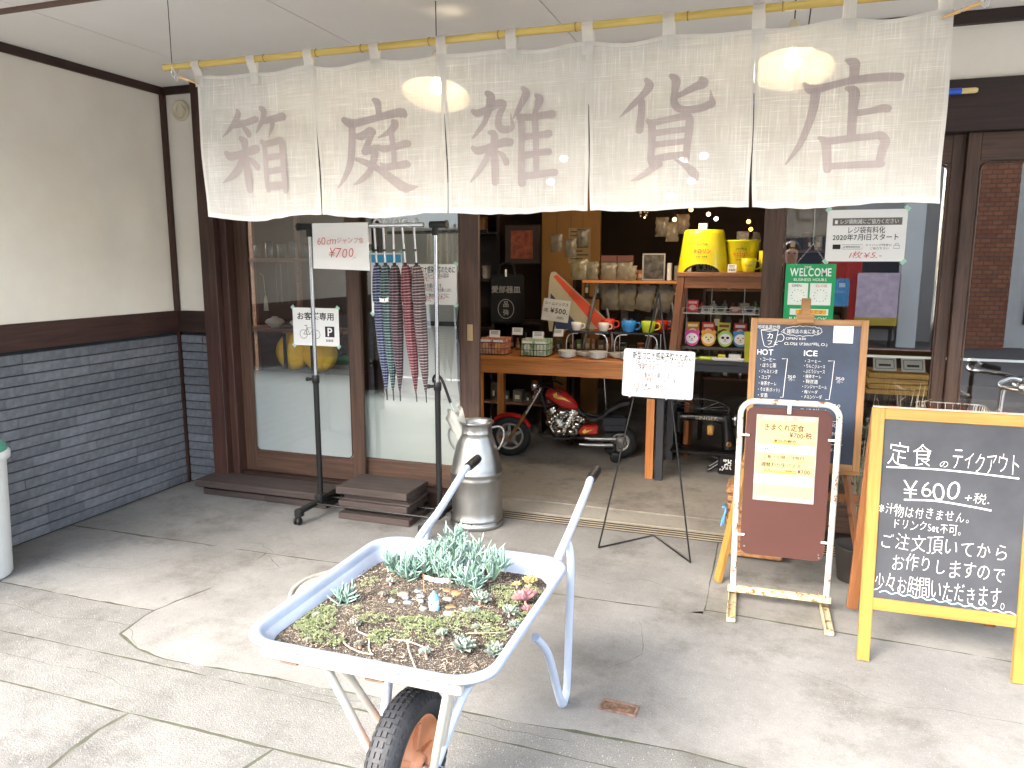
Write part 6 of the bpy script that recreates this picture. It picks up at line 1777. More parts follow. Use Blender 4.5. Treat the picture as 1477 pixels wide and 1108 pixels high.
# goods shelves under the stand
M_WIRE = mat('white coated wire', 'cfcfcb', .4)
t = thing('wire_shelf', 'white wire shelf inside the wooden stand holding small flat packets', 'shelf', (-.29, 5.36, 1.2))
q = MB(); q.tube([(-.29, -.12, 0), (.30, -.12, 0)], .005, 8); q.tube([(-.29, .12, 0), (.30, .12, 0)], .004, 6); q.tube([(-.29, -.12, .035), (.30, -.12, .035)], .0022, 6)
for k in range(24): x = -.28 + .025 * k; q.tube([(x, -.12, 0), (x, .12, 0)], .0015, 4)
for x in (-.29, -.12, .10, .30): q.tube([(x, .12, -.32), (x, .12, .24)], .003, 6); q.tube([(x, -.12, -.0), (x, -.12, .036)], .002, 6)
obj('wires', q, M_WIRE, t)
def packet(label, x, y, z, w, h, c1, c2, seed, group=None, tilt=-.25, name='packet', cat='packet', face=True, d=.012):
    rr = random.Random(seed); t = thing(name, label, cat, (x, y, z), group=group, rot=(tilt, 0, rr.uniform(-.05, .05)))
    q = MB(); q.box(-w / 2, w / 2, 0, d, 0, h, bev=.002); obj('pack', q, mat('pack ' + c1, c1, .35, var=.05), t)
    q = MB(); rect(q, -w * .38, w * .38, h * .68, h * .86, -.0008)
    q.add([(w * .3 * cos(a * pi / 8), -.0008, h * .36 + h * .22 * sin(a * pi / 8)) for a in range(16)], [tuple(range(16))])
    obj('print', q, mat('pack print ' + c2, c2, .5), t)
    return t
pk = [('c33a40', 'e8b0a8', 'red'), ('c9c7c2', '7a7a84', 'clear'), ('b8b6ae', '5a6a4a', 'grey'), ('b97a66', 'd8d0c8', 'terracotta'), ('cfcfd2', '4b4b55', 'silver'), ('a9a39a', '7c3a34', 'beige')]
for k, (a, b, nm) in enumerate(pk):
    packet('small %s packet on the white wire shelf' % nm, -.52 + k * .093, 5.28, 1.206, .075, .065 if k else .085, a, b, k, 'small packets on the white wire shelf', -.9 if k else -.25)
pk = [('c8862c', 'e8d8a0', 'amber'), ('b8322e', 'e0c0a8', 'scarlet'), ('c6bc3c', '7a3a2a', 'yellow'), ('9c2430', 'd8c8b8', 'crimson'), ('20343c', '9fc0c4', 'dark teal')]
for k, (a, b, nm) in enumerate(pk):
    packet('%s packet standing behind the animal-faced pouches' % nm, -.52 + k * .105, 5.34, 1.03, .085, .105, a, b, 40 + k, 'packets in the row behind the animal pouches')
M_SH2 = mat('dark shelf board', '4a4340', .6)
t = thing('low_shelf', 'dark low shelf carrying four animal-faced pouches under the wooden stand', 'shelf', (-.28, 5.32, .955))
q = MB(); q.box(-.30, .30, -.10, .12, 0, .016, bev=.002); obj('board', q, M_SH2, t)
for x in (-.29, .28):
    q = MB(); q.box(x - .01, x + .01, -.08, .10, -.069, -.0005); obj('foot', q, M_SH2, t)
def pouch(label, x, body, face, ear, extra):
    t = thing('animal_pouch', label, 'pouch', (x, 5.265, .972), group='animal-faced pouches on the low shelf', rot=(-.15, 0, 0))
    q = MB(); q.prism([(.050 * cos(a * pi / 14) * (1 - .06 * (a > 14)), .058 + .055 * sin(a * pi / 14)) for a in range(28)], 0, .024); obj('body', q, body, t)
    for s in (-1, 1):
        q = MB(); q.prism([(s * .036 + .014 * cos(a * pi / 8), .100 + .014 * sin(a * pi / 8)) for a in range(16)], .002, .02); obj('ear', q, ear, t)
    q = MB(); q.add([(.040 * cos(a * pi / 12), -.001, .055 + .036 * sin(a * pi / 12)) for a in range(24)], [tuple(range(24))]); obj('face', q, face, t)
    q = MB()
    for s in (-1, 1): q.add([(s * .016 + (.011 if extra == 'patch' else .0045) * cos(a * pi / 6), -.0016, .064 + (.009 if extra == 'patch' else .005) * sin(a * pi / 6)) for a in range(12)], [tuple(range(12))])
    q.add([(.006 * cos(a * pi / 6), -.0016, .050 + .004 * sin(a * pi / 6)) for a in range(12)], [tuple(range(12))]); line(q, [(-.012, .042), (-.005, .037), (0, .040), (.005, .037), (.012, .042)], .002, y=-.0016)
    obj('features', q, M_INK, t)
MC = lambda n, c: mat('pouch ' + n, c, .4, var=.03)
pouch('magenta pouch with a white animal face, leftmost of the four', -.515, MC('magenta', 'd04a9c'), MC('white', 'e8dfe2'), MC('magenta', 'd04a9c'), '')
pouch('orange lion-faced pouch, second of the four', -.405, MC('orange', 'e2a03a'), MC('cream', 'ecd9b0'), MC('orange', 'e2a03a'), '')
pouch('lime green pouch with a black and white panda face, third of the four', -.295, MC('lime', 'a8cc5c'), MC('white', 'e8dfe2'), MC('black', '1c1c1c'), 'patch')
pouch('blue and white bird-faced pouch partly behind the yellow box', -.195, MC('blue', '3f86c0'), MC('white', 'e8dfe2'), MC('blue', '3f86c0'), '')
t = thing('box', 'plain yellow-green box at the right front of the charcoal table', 'box', (-.115, 5.235, .886))
q = MB(); q.prism([(-.045, 0), (.045, 0), (.055, .20), (-.055, .20)], -.04, .05); obj('body', q, mat('dull yellow', 'b3b024', .45), t)
for lb, x, c_ in (('lime green flat pouch lying at the front edge of the charcoal table', -.40, 'b6c832'), ('yellow flat pouch lying left of the white tray', -.47, 'c4cc3a')):
    t = thing('flat_pouch', lb, 'pouch', (x, 5.24 - (x + .4) * .3, .886)); q = MB(); q.box(-.06, .06, -.03, .03, 0, .022 if x > -.45 else .014, bev=.006); obj('body', q, mat('pouch ' + c_, c_, .35), t)
t = thing('tray', 'white oblong tray with wrapped goods at the front of the charcoal table', 'tray', (-.265, 5.245, .886)); q = MB(); q.box(-.10, .10, -.04, .04, 0, .012, bev=.004); q.box(-.105, .105, -.045, -.038, .008, .022, bev=.002); obj('dish', q, M_WHITE, t)
q = MB(); q.box(-.07, -.02, -.03, .02, .013, .04, bev=.004); obj('wrapped_item', q, mat('yellow wrap', 'd8c83c', .4), t); q = MB(); q.box(0, .08, -.02, .02, .013, .045, bev=.003); obj('carton', q, M_PAPER, t)

# packets in wire baskets on the pine table
def basket(label, x, c1, c2, c3, seed):
    t = thing('wire_basket', label, 'basket', (x, 5.36, .8485)); rr = random.Random(seed)
    q = MB()
    for z in (.006, .05, .095): q.tube([(a, b, z) for a, b in rrect(-.105, .105, -.095, .095, .01, 2)], .0022, 5, closed=True)
    for k in range(9): xx = -.10 + .025 * k; q.tube([(xx, -.095, .095), (xx, -.095, .006), (xx, .095, .006), (xx, .095, .095)], .0015, 4)
    obj('wires', q, M_BLACKM, t)
    t2c = [mat('seed pack ' + c, c, .35, var=.25, scale=30, col2=d) for c, d in ((c1, 'd8d0b8'), (c2, c3), (c3, c1))]
    for k in range(7):
        q = MB(); y = -.085 + k * .024; h = .125 + rr.uniform(-.008, .008)
        for i in range(2):
            q.box(-.098 + i * .1, -.004 + i * .1, y, y + .010, .010, h, mi=(k + i) % 3, M=TM(0, y, 0, rx=-.10) @ TM(0, -y, 0))
        p_ = obj('packet', q, t2c, t)
        q = MB()
        for i in range(2):
            cx0 = -.051 + i * .1
            q.add([(cx0 + .028 * cos(a * pi / 6), y - .0012, .065 + .03 * sin(a * pi / 6)) for a in range(12)], [tuple(range(12))], 0)
            rect(q, cx0 - .038, cx0 + .038, .100, .116, y - .0012, 1)
        obj('print', q, [mat('pack print ' + c3, c3, .5), M_PAPER], p_, rot=(0, 0, 0))
basket('black wire basket of red flowered packets at the left end of the pine table', -1.985, 'c23a34', 'd8604c', 'e0a878', 1)
basket('black wire basket of green and white packets right of the red ones', -1.655, '4f9a54', 'a8c890', 'd8dcc8', 2)
for lb, x, y, z in (('white card standing in the basket of red packets', -1.99, 5.345, .975), ('white card behind the basket of red packets', -1.86, 5.50, .985), ('white card standing in the basket of green packets', -1.645, 5.345, .975), ('pinkish card behind the basket of green packets', -1.53, 5.48, .985)):
    card(lb, x, y, z, .085, .055, lines=3)
M_POR = mat('white porcelain', 'dcdad4', .22, var=.02)
def plates(label, x, y, n=5, r=.068):
    t = thing('dish_stack', label, 'dishes', (x, y, .8485))
    for k in range(n):
        q = MB(); z = k * .0085; q.lathe([(0, z), (r * .42, z), (r * .45, z + .004), (r, z + .020), (r * .97, z + .022), (r * .4, z + .007), (0, z + .006)], 28); obj('dish', q, M_POR, t)
plates('left front stack of small white dishes on the pine table', -1.41, 5.31); plates('middle front stack of small white dishes on the pine table', -1.18, 5.31); plates('right front stack of small white dishes beside the hygiene notice', -.955, 5.32)
plates('short stack of white dishes between the left and middle stacks', -1.30, 5.42, 3); plates('short stack of white dishes between the middle and right stacks', -1.06, 5.42, 3)
M_LAC = mat('black lacquer', '16161a', .25, coat=.4)
for lb, x0, x1 in (('black lacquered riser with white cups on the pine table', -1.455, -1.125), ('black lacquered riser with coloured mugs on the pine table', -1.09, -.76)):
    t = thing('riser', lb, 'riser', ((x0 + x1) / 2, 5.50, .8485)); w = (x1 - x0) / 2
    q = MB(); q.box(-w, w, -.09, .11, .175, .190, bev=.003); obj('top', q, M_LAC, t)
    for s in (-1, 1):
        q = MB(); q.tube(smooth_pts([(s * (w - .012), -.082, .0), (s * (w - .012), -.082, .12), (s * (w - .04), -.082, .166), (s * (w - .10), -.082, .172)], 4), .006, 8); q.tube([(s * (w - .012), .10, 0), (s * (w - .012), .10, .175)], .006, 8); obj('leg', q, M_CHROME, t)
RZ = .8485 + .1905
for lb, x, c_, r_, h_ in (('white espresso cup at the left of the black riser', -1.375, 'dedcd6', .038, .062), ('white cup in front of the orange-red mug', -1.17, 'dedcd6', .038, .062)):
    mug(lb, x, 5.44, RZ, r_, h_, mat('mug ' + c_, c_, .25, var=.02), ang=.4)
for lb, x, y, c_ in (('orange-red mug behind the white cup on the black riser', -1.16, 5.55, 'd83c1e'), ('bright blue mug on the right riser', -.985, 5.45, '2f86d0'), ('lime yellow mug right of the blue one', -.845, 5.45, 'b6c81e'), ('dark red mug at the right end of the riser', -.765, 5.55, 'b02a1c')):
    mug(lb, x, y, RZ, .050, .082, mat('mug ' + c_, c_, .25, var=.02, coat=.4), ang=.1)
# signs and taller goods behind
t = thing('price_sign', 'grey card with black room socks price lettering on the pine table', 'price sign', (-1.555, 5.47, 1.10), rot=(-.12, radians(6), 0))
q = MB(); q.box(-.105, .105, 0, .004, 0, .165); obj('card', q, mat('grey card', 'b5b2ab', .7), t)
q = MB(); q.box(-.006, .006, .006, .012, -.25, .1); obj('post', q, M_BLACKM, t)
q = MB(); text(q, 'ルームソックス', 0, .122, .028, y=-.001, off=.006, align='C', width=.185); text(q, '1足', -.095, .068, .030, y=-.001, off=.01); text(q, '¥500.', -.045, .062, .052, y=-.001, off=.02, width=.14); text(q, '(税別)', .01, .022, .022, y=-.001, off=.0); obj('lettering', q, M_INK, t)
t = thing('flag_board', 'long tapered board with red white and blue stripes leaning behind the socks sign', 'board', (-1.36, 5.72, 1.20), rot=(-.12, 0, 0))
P = [(-.315, .225), (-.305, .262), (-.275, .270), (.22, -.15), (.20, -.20), (-.30, -.20), (-.325, -.05)]
q = MB(); q.prism(P, 0, .03); obj('board', q, mat('cream border', 'a69d82', .5), t)
q = MB(); q.add([(x, -.0015, z) for x, z in [(-.285, .232), (-.255, .245), (.19, -.135), (.17, -.185), (.10, -.185)]], [(0, 4, 3, 2, 1)]); obj('red_stripe', q, mat('flag red', 'c2482c', .5), t)
q = MB(); q.add([(x, -.0015, z) for x, z in [(-.300, .10), (-.300, -.06), (-.24, -.18), (-.04, -.18)]], [(0, 1, 2, 3)]); obj('blue_patch', q, mat('flag blue', '34415f', .5), t)
t = thing('folding_trestle', 'grey folding trestle stand with a wooden shelf board behind the cups', 'trestle', (-1.02, 5.72, .8485))
for x in (-.24, .26):
    for s in (-1, 1):
        q = MB(); q.tube([(x + s * .13, -.03, 0), (x + s * .018, -.02, .535)], .0115, 8); obj('leg', q, mat('grey steel', '8e8c86', .4, .7), t)
q = MB(); q.box(-.36, .50, -.11, .13, .536, .556, bev=.003); obj('shelf_board', q, M_TBL, t)
SHZ = .8485 + .556
M_CLR = mat('cloudy plastic bag', '8f8876', .25, var=.3, scale=18, col2='b5ad98', bump=.6, bscale=25)
def bag(label, x, y, z, w, h, c_, rot=(0, 0, 0), head=None):
    t = thing('goods_bag', label, 'goods', (x, y, z), rot=rot)
    q = MB(); n = 10; vs = []
    for j in range(n + 1):
        for i in range(n + 1):
            u, v = i / n, j / n; dpt = .022 * sin(pi * u) ** .5 * sin(pi * min(1, v * 1.05 + .02)) ** .4
            vs.append(((u - .5) * w + .004 * sin(v * 17 + x * 9), -dpt + .006 * noise.noise(Vector((u * 5, v * 5, x * 9))), v * h))
    k = n + 1; F = [(j * k + i, j * k + i + 1, (j + 1) * k + i + 1, (j + 1) * k + i) for j in range(n) for i in range(n)]
    q.add(vs, F, 0, True); q.add([(a, -b + .001, c) for a, b, c in vs], [f[::-1] for f in F], 0, True)
    obj('bag', q, mat('bag ' + c_, c_, .3, var=.45, scale=9, col2='857b66'), t)
    if head:
        q = MB(); q.box(-w / 2, w / 2, -.012, .012, h - .002, h + .045); obj('header_card', q, mat('header ' + head, head, .6), t)
for k, (lb, x, w, h, c_, hd) in enumerate([('mustard bag of dried goods at the left of the wooden shelf', -1.43, .13, .16, '6d6234', None), ('olive bag leaning on the wooden shelf left of the framed prints', -1.33, .10, .14, '5c5a3c', None), ('brown-headed bag on the wooden shelf', -1.20, .12, .14, '7d7364', '5a3226'), ('second brown-headed bag on the wooden shelf, right of the first', -1.075, .12, .14, '857a6a', '5a3226'), ('pale pack leaning against the brown-headed bags', -1.02, .07, .11, 'a59c88', None)]):
    bag(lb, x, 5.72, SHZ + .001, w, h, c_, (-.12, 0, 0), hd)
for k, (lb, x, c_) in enumerate([('dark folded goods hanging under the wooden shelf at the left', -1.18, '4d463c'), ('bundle of striped goods hanging under the shelf in the middle', -1.06, '5a5244'), ('clear bag of pale goods hanging under the shelf', -.93, '7a7264'), ('clear bag hanging under the shelf at the right', -.80, '6a6356')]):
    bag(lb, x, 5.70, 1.18, .13, .20, c_, (.10, .1 * k, 0))
t = thing('photo_frame', 'thin white photo frame standing on the wooden shelf', 'photo frame', (-.865, 5.76, SHZ + .001))
q = MB()
for a in ((-.085, .085, 0, .010, 0, .010), (-.085, .085, 0, .010, .19, .20), (-.085, -.075, 0, .010, .0102, .1898), (.075, .085, 0, .010, .0102, .1898)): q.box(*a)
obj('frame', q, mat('white frame', '9c9a94', .5), t)
q = MB(); q.box(-.075, .075, .004, .006, .01, .19); obj('picture', q, mat('dark print', '2c2a28', .4, var=.5, scale=20, col2='6a645a'), t)
for k, (lb, x, w, h, c_) in enumerate([('white booklet upright on the shelf right of the photo frame', -.735, .03, .13, 'c9c7c2'), ('grey carton on the shelf beside the white booklet', -.66, .09, .11, '77736c'), ('dark cap lying on the right end of the wooden shelf', -.61, .13, .035, '1e1c1c'), ('white box upright behind the dark cap', -.60, .05, .16, 'b9b7b2')]):
    t = thing('shelf_item', lb, 'goods', (x, 5.68 + .05 * (k % 3), SHZ + .001)); q = MB(); q.box(-w / 2, w / 2, -.03, .03, 0, h, bev=.004)
    if k == 2: q = MB(); q.ball((0, 0, .0), w / 2, sc=(1, .9, .55)); q.v = [(a, b, max(0, c)) for a, b, c in q.v]
    obj('body', q, mat('item ' + c_, c_, .5, var=.15), t)
# tan partition with its notice, tote bag, dark cabinets
t = thing('partition', 'tan plywood partition deep in the shop behind the goods', 'partition', (-1.95, 6.9, FZ))
q = MB(); q.box(-.14, .42, 0, .04, 0, 2.62); obj('board', q, mat('tan plywood', '9a6c34', .6, var=.1, scale=1.5, col2='ae7c3e'), t)
sheet('wall_notice', 'pale printed notice on the tan partition deep inside', 'notice', -1.83, -1.62, 1.53, 1.85, 6.895, [(M_INK, lambda q, w, h: [rect(q, w * .08, w * (.9 - .25 * (k % 2)), h * (.88 - k * .11), h * (.91 - k * .11)) for k in range(8)])], m=mat('dim paper', 'b3976a', .7), tapes=False)
t = thing('tote_bag', 'black tote bag with white printed characters and a round emblem hanging inside', 'bag', (-2.13, 6.0, 1.02))
q = MB(); q.box(-.15, .15, 0, .05, 0, .42, bev=.02); obj('body', q, mat('black canvas', '131315', .85), t)
q = MB(); q.tube(smooth_pts([(-.07, .02, .41), (-.05, .02, .50), (.05, .02, .50), (.07, .02, .41)], 6), .010, 6); obj('strap', q, MATS['black canvas'], t)
q = MB(); text(q, '愛部器皿', 0, .27, .062, y=-.002, off=.02, align='C', width=.26); line(q, [(.07 * cos(a * pi / 15), .13 + .08 * sin(a * pi / 15)) for a in range(30)], .006, y=-.002, closed=True); text(q, '品', -.028, .15, .055, y=-.002, off=.02); text(q, '強', -.028, .08, .055, y=-.002, off=.02); obj('print', q, mat('grey print on canvas', '8f8d88', .8), t)
q = MB(); q.box(-.008, .008, -.003, 0, .40, .46); obj('tag', q, M_PAPER, t)
M_CAB = mat('dark cabinet wood', '2c1d16', .6, var=.2)
def cabinet(label, x0, x1, y, H, shelves):
    t = thing('cabinet', label, 'cabinet', ((x0 + x1) / 2, y, FZ)); w = (x1 - x0) / 2
    for s in (-1, 1):
        q = MB(); q.box(s * w - .015, s * w + .015, 0, .35, 0, H); obj('side', q, M_CAB, t)
    q = MB(); q.box(-w + .0155, w - .0155, .33, .35, 0, H); obj('back', q, M_CAB, t)
    for z in shelves:
        q = MB(); q.box(-w + .0155, w - .0155, 0, .329, z, z + .022); obj('shelf', q, M_CAB, t)
cabinet('dark open cabinet against the left inside the doorway', -3.0, -2.42, 6.6, 2.1, (.4, .9, 1.35, 1.78)); cabinet('dark closed-back cabinet beside the tan partition', -2.38, -2.43 + .5, 6.35, 1.0, (.3, .7, .98))
for lb, x, y, z, w, h, c_ in (('red and gold tin on the top shelf of the dark cabinet', -2.80, 6.66, 1.815, .16, .13, '8a4a22'), ('orange tin beside the red and gold tin', -2.62, 6.66, 1.815, .12, .12, '7a5226'), ('small dark red box on the lower shelf of the dark cabinet', -2.74, 6.66, .94, .18, .20, '5e1c18'), ('white and red figurine box on the dark cabinet shelf', -2.56, 6.66, 1.385, .05, .10, 'b5a89a')):
    t = thing('tin', lb, 'tin', (x, y, z)); q = MB(); q.box(-w / 2, w / 2, -.04, .05, 0, h, bev=.008); obj('body', q, mat('tin ' + c_, c_, .4, var=.2, scale=20), t)
    q = MB(); q.box(-w / 2 - .002, w / 2 + .002, -.042, .052, h + .001, h + .02, bev=.004); obj('lid', q, mat('tin lid ' + c_, c_, .35), t)
t = thing('picture', 'dark red framed picture on the side of the inner cabinets', 'picture', (-2.09, 6.3, 1.52)); q = MB(); q.box(-.16, .16, 0, .06, 0, .34, bev=.01); obj('frame', q, M_CAB, t); q = MB(); q.box(-.10, .10, -.006, -.001, .05, .29); obj('print', q, mat('red print', '6e1f18', .5, var=.5, scale=18, col2='8f4a2a'), t)
q = MB(); q.box(-.055, .055, -.30, -.28, -1.5, -1.5 + .001)
# bead chandelier and small coloured lights
t = thing('bead_chandelier', 'string chandelier of glinting glass beads hanging deep in the shop', 'chandelier', (-.92, 5.6, 1.86))
q = MB(); e = MB(); rr = random.Random(9)
for k in range(70):
    a, d = rr.uniform(0, 2 * pi), rr.uniform(.02, .16); x, y = d * cos(a), d * sin(a); l = rr.uniform(.05, .24) * (1.2 - d * 4)
    q.tube([(x * .4, y * .4, .34), (x, y, .28 - l * .2)], .001, 3, cap=False)
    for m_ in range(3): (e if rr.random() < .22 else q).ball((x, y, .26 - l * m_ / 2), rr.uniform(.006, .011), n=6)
q.tube([(0, 0, .34), (0, 0, .82)], .003, 5)
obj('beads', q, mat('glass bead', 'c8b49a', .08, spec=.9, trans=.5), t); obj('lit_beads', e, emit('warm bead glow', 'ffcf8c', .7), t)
for k, (x, y, z, c_, lb) in enumerate([(-.62, 5.9, 1.93, 'ffb43c', 'amber fairy light left above the yellow stool'), (-.74, 5.9, 1.86, 'ffd06c', 'amber fairy light lowest left of the yellow stool'), (-.50, 6.0, 1.90, 'ffc890', 'pale fairy light above the left of the stool'), (-.45, 6.1, 1.87, 'fff0d8', 'white fairy light just above the stool card'), (-.22, 6.4, 1.86, 'ffb040', 'amber fairy light above the yellow bucket'), (-.20, 6.4, 1.80, 'ff9830', 'orange fairy light low above the bucket rim')]):
    t = thing('fairy_light', lb, 'fairy light', (x, y, z)); q = MB(); q.ball((0, 0, 0), .016, n=8); obj('bulb', q, emit('fairy ' + c_, c_, 1.3), t); q = MB(); q.tube([(0, 0, .016), (0, 0, 2.69 - z)], .0015, 4); obj('cord', q, M_BLACK, t)
# stands behind the yellow goods
t = thing('wall_clock', 'small dim round clock high inside by the right door post', 'clock', (.02, 7.2, 2.02), rot=(radians(90), 0, 0)); q = MB(); q.lathe([(0, .02), (.07, .02), (.075, .01), (.075, 0)], 24); obj('case', q, mat('dim brass', '5c5644', .5), t)

# ================================================================== ride-on toy motorbike under the table
t = thing('toy_motorbike', 'red and black ride-on toy motorbike with chrome engine under the pine table', 'toy motorbike', (-1.505, 5.61, FZ), radians(14))
def bw(x, R_, rt, y=0., name='wheel'):
    q = MB(); M = TM(x, y, R_, rx=pi / 2); a = rt * .62
    q.lathe([(R_ - rt * 2, -a * .7), (R_ - rt, -a), (R_ - .006, -a * .6), (R_, 0), (R_ - .006, a * .6), (R_ - rt, a), (R_ - rt * 2, a * .7)], 40, M=M, cap=False); ty = obj('tyre', q, mat('black toy tyre', '1b1b1c', .6, bump=.3, bscale=60), t)
    q = MB(); r2 = R_ - rt * 1.8
    q.lathe([(r2, -.018), (r2 + .006, -.022), (r2 - .012, -.016), (r2 - .014, 0), (r2 - .012, .016), (r2 + .006, .022), (r2, .018)], 36, M=M, cap=False); q.lathe([(0, -.024), (.045, -.022), (.048, -.010), (.048, .010), (.045, .022), (0, .024)], 24, M=M)
    for k in range(5): q.box(.03, r2 - .008, -.012, .012, -.010, .010, M=M @ Matrix.Rotation(2 * pi * k / 5 + .4, 4, 'Z'))
    obj('wheel_rim', q, mat('grey toy rim', '96938d', .4, .5), ty)
bw(-.43, .165, .034); bw(.44, .135, .036)
q = MB(); q.lathe([(0, -.014), (.032, -.014), (.042, -.010), (.042, .010), (.032, .014), (0, .014)], 24, M=TM(.40, -.125, .042, rx=pi / 2)); q.tube([(.40, -.02, .12), (.40, -.125, .042)], .006, 6); obj('training_wheel', q, M_BLACK, t)
q = MB(); q.lathe([(0, -.014), (.032, -.014), (.042, -.010), (.042, .010), (.032, .014), (0, .014)], 24, M=TM(.40, .125, .042, rx=pi / 2)); q.tube([(.40, .02, .12), (.40, .125, .042)], .006, 6); obj('training_wheel', q, M_BLACK, t)
for s in (-1, 1):
    q = MB(); q.tube([(-.43, s * .040, .155), (-.30, s * .040, .36)], .013, 8); obj('fork_lower', q, mat('gold fork', '9a7a4c', .35, .8), t)
    q = MB(); q.tube([(-.30, s * .040, .355), (-.185, s * .040, .555)], .0095, 8); obj('fork_upper', q, M_CHROME, t)
M_RED = mat('metallic red plastic', 'a81a1c', .22, var=.15, scale=5, col2='c4302a', coat=.6); M_FLM = mat('yellow flame print', 'd8b83c', .3)
q = MB()
for a0 in range(14):
    pass
vs = []; n1, n2 = 16, 7
for i in range(n1 + 1):
    a = radians(28) + radians(112) * i / n1
    for j in range(n2 + 1):
        v = (j / n2 - .5) * 2; r_ = .192 - .022 * v * v; vs.append((-.43 + r_ * cos(a), .042 * v, .165 + r_ * sin(a)))
F = [(i * 8 + j, (i + 1) * 8 + j, (i + 1) * 8 + j + 1, i * 8 + j + 1) for i in range(n1) for j in range(n2)]
q.add(vs, F, 0, True); q.add([(x, y, z - .004) for x, y, z in vs], [f[::-1] for f in F], 0, True); obj('front_fender', q, M_RED, t)
q = MB()
prof = [(-.145, .035, .525), (-.13, .068, .520), (-.08, .095, .508), (-.02, .098, .478), (.04, .082, .440), (.09, .050, .405), (.11, .015, .385)]
vs = []; n = 16
for x, r_, z in prof:
    for j in range(n):
        a = 2 * pi * j / n; vs.append((x + .25 * r_ * sin(a), r_ * .72 * cos(a), z + r_ * .62 * sin(a)))
q.add(vs, [(i * n + j, (i + 1) * n + j, (i + 1) * n + (j + 1) % n, i * n + (j + 1) % n) for i in range(len(prof) - 1) for j in range(n)], 0, True); q.add(vs[:n], [tuple(range(n))], 0); q.add(vs[-n:], [tuple(range(n))[::-1]], 0)
tk = obj('tank', q, M_RED, t)
q = MB(); q.add([(-.09, -.072, .515), (-.06, -.072, .535), (-.055, -.076, .50), (.0, -.073, .49), (.05, -.062, .455), (.0, -.073, .475), (-.05, -.074, .482), (-.08, -.071, .492)], [(7, 6, 2, 1, 0), (2, 6, 5, 3), (3, 5, 4)]); obj('flame', q, M_FLM, tk)
q = MB(); P = [(.10, .415), (.13, .385), (.19, .335), (.24, .330), (.29, .350), (.34, .40), (.43, .455), (.50, .47), (.50, .445), (.42, .42), (.34, .375), (.30, .325), (.22, .305), (.15, .345), (.10, .385)]
q.prism(P, -.055, .055); obj('seat', q, mat('black vinyl', '1c1c1f', .4, bump=.4, bscale=50), t)
q = MB(); q.box(.30, .48, -.105, -.050, .235, .345, bev=.012); q.box(.30, .48, -.112, -.100, .285, .350, bev=.006); obj('saddle_bag', q, mat('black bag', '202329', .55, var=.3, bump=.5, bscale=40), t); q = MB(); q.box(.30, .48, .050, .105, .235, .345, bev=.012); obj('saddle_bag', q, MATS['black bag'], t)
M_ENG = mat('chrome plastic engine', 'c9c7c0', .16, 1., var=.1)
q = MB()
for x, z, r_, y in ((-.02, .37, .050, -.07), (-.115, .30, .030, -.08), (-.04, .225, .040, -.085), (.05, .225, .042, -.088), (.10, .285, .036, -.085), (.15, .325, .028, -.08), (.11, .345, .024, -.08), (-.07, .345, .028, -.075)):
    q.lathe([(0, -.018), (r_ * .55, -.016), (r_ * .6, -.010), (r_, -.008), (r_, .03)], 20, M=TM(x, y, z, rx=pi / 2) @ Matrix.Scale(-1, 4, (0, 0, 1)) if False else TM(x, y, z, rx=pi / 2) @ Matrix.Rotation(pi, 4, 'X'))
for a, b, r_ in (((-.11, 0, .40), (-.03, 0, .25), .060), ((.085, 0, .39), (.01, 0, .24), .060)):
    for k in range(7):
        A = Vector(a) + (Vector(b) - Vector(a)) * k / 7; B = A + (Vector(b) - Vector(a)) * .08; q.tube([A, B], r_, 14)
    q.tube([a, b], r_ * .75, 12)
q.box(-.10, .12, -.06, .06, .19, .27, bev=.02); q.tube(smooth_pts([(-.06, -.065, .37), (-.11, -.075, .30), (-.08, -.078, .22), (.0, -.075, .20)], 4), .011, 8)
obj('engine', q, M_ENG, t)
q = MB(); q.box(.115, .265, -.062, .062, .200, .272, bev=.012); sp_ = obj('side_panel', q, M_RED, t); q = MB(); q.add([(.14, -.0635, .225), (.165, -.0635, .25), (.17, -.0635, .232), (.23, -.0635, .246), (.175, -.0635, .218), (.155, -.0635, .208)], [(0, 1, 2, 5), (2, 3, 4, 5)]); obj('flame', q, M_FLM, sp_)
for z0, x0, x1 in ((.175, .16, .40), (.125, .12, .38)):
    q = MB(); q.tube([(x0, -.085, z0 + .005), (x0 + .05, -.088, z0), (x1, -.088, z0 + .002)], [.010, .016, .019], 12); obj('exhaust', q, mat('grey exhaust', '9b9b99', .3, .9), t)
q = MB(); q.tube([(-.20, 0, .55), (-.12, 0, .30), (-.08, 0, .16), (.14, 0, .16), (.44, 0, .15)], .014, 8); q.tube([(.10, 0, .37), (.30, 0, .33), (.44, 0, .14)], .012, 8); q.tube([(-.12, 0, .46), (.10, 0, .38)], .014, 8); q.tube([(-.16, -.10, .20), (-.06, -.11, .175), (.05, -.10, .175)], .008, 6); obj('frame', q, M_BLACK, t)
q = MB(); q.lathe([(.0, -.03), (.030, -.028), (.042, -.005), (.044, .02), (.038, .024), (0, .026)], 24, M=TM(-.235, 0, .575, ry=-pi / 2)); obj('headlight', q, M_CHROME, t)
q = MB(); q.tube(smooth_pts([(-.02, -.20, .55), (-.09, -.16, .585), (-.17, -.05, .575), (-.185, 0, .565), (-.17, .05, .575), (-.09, .16, .585), (-.02, .20, .55)], 4), .008, 8)
for s in (-1, 1): q.tube([(-.09, s * .15, .585), (-.075, s * .17, .66)], .004, 6); q.ball((-.075, s * .175, .67), .022, sc=(.4, 1.2, .8))
obj('handlebar', q, M_BLACK, t)
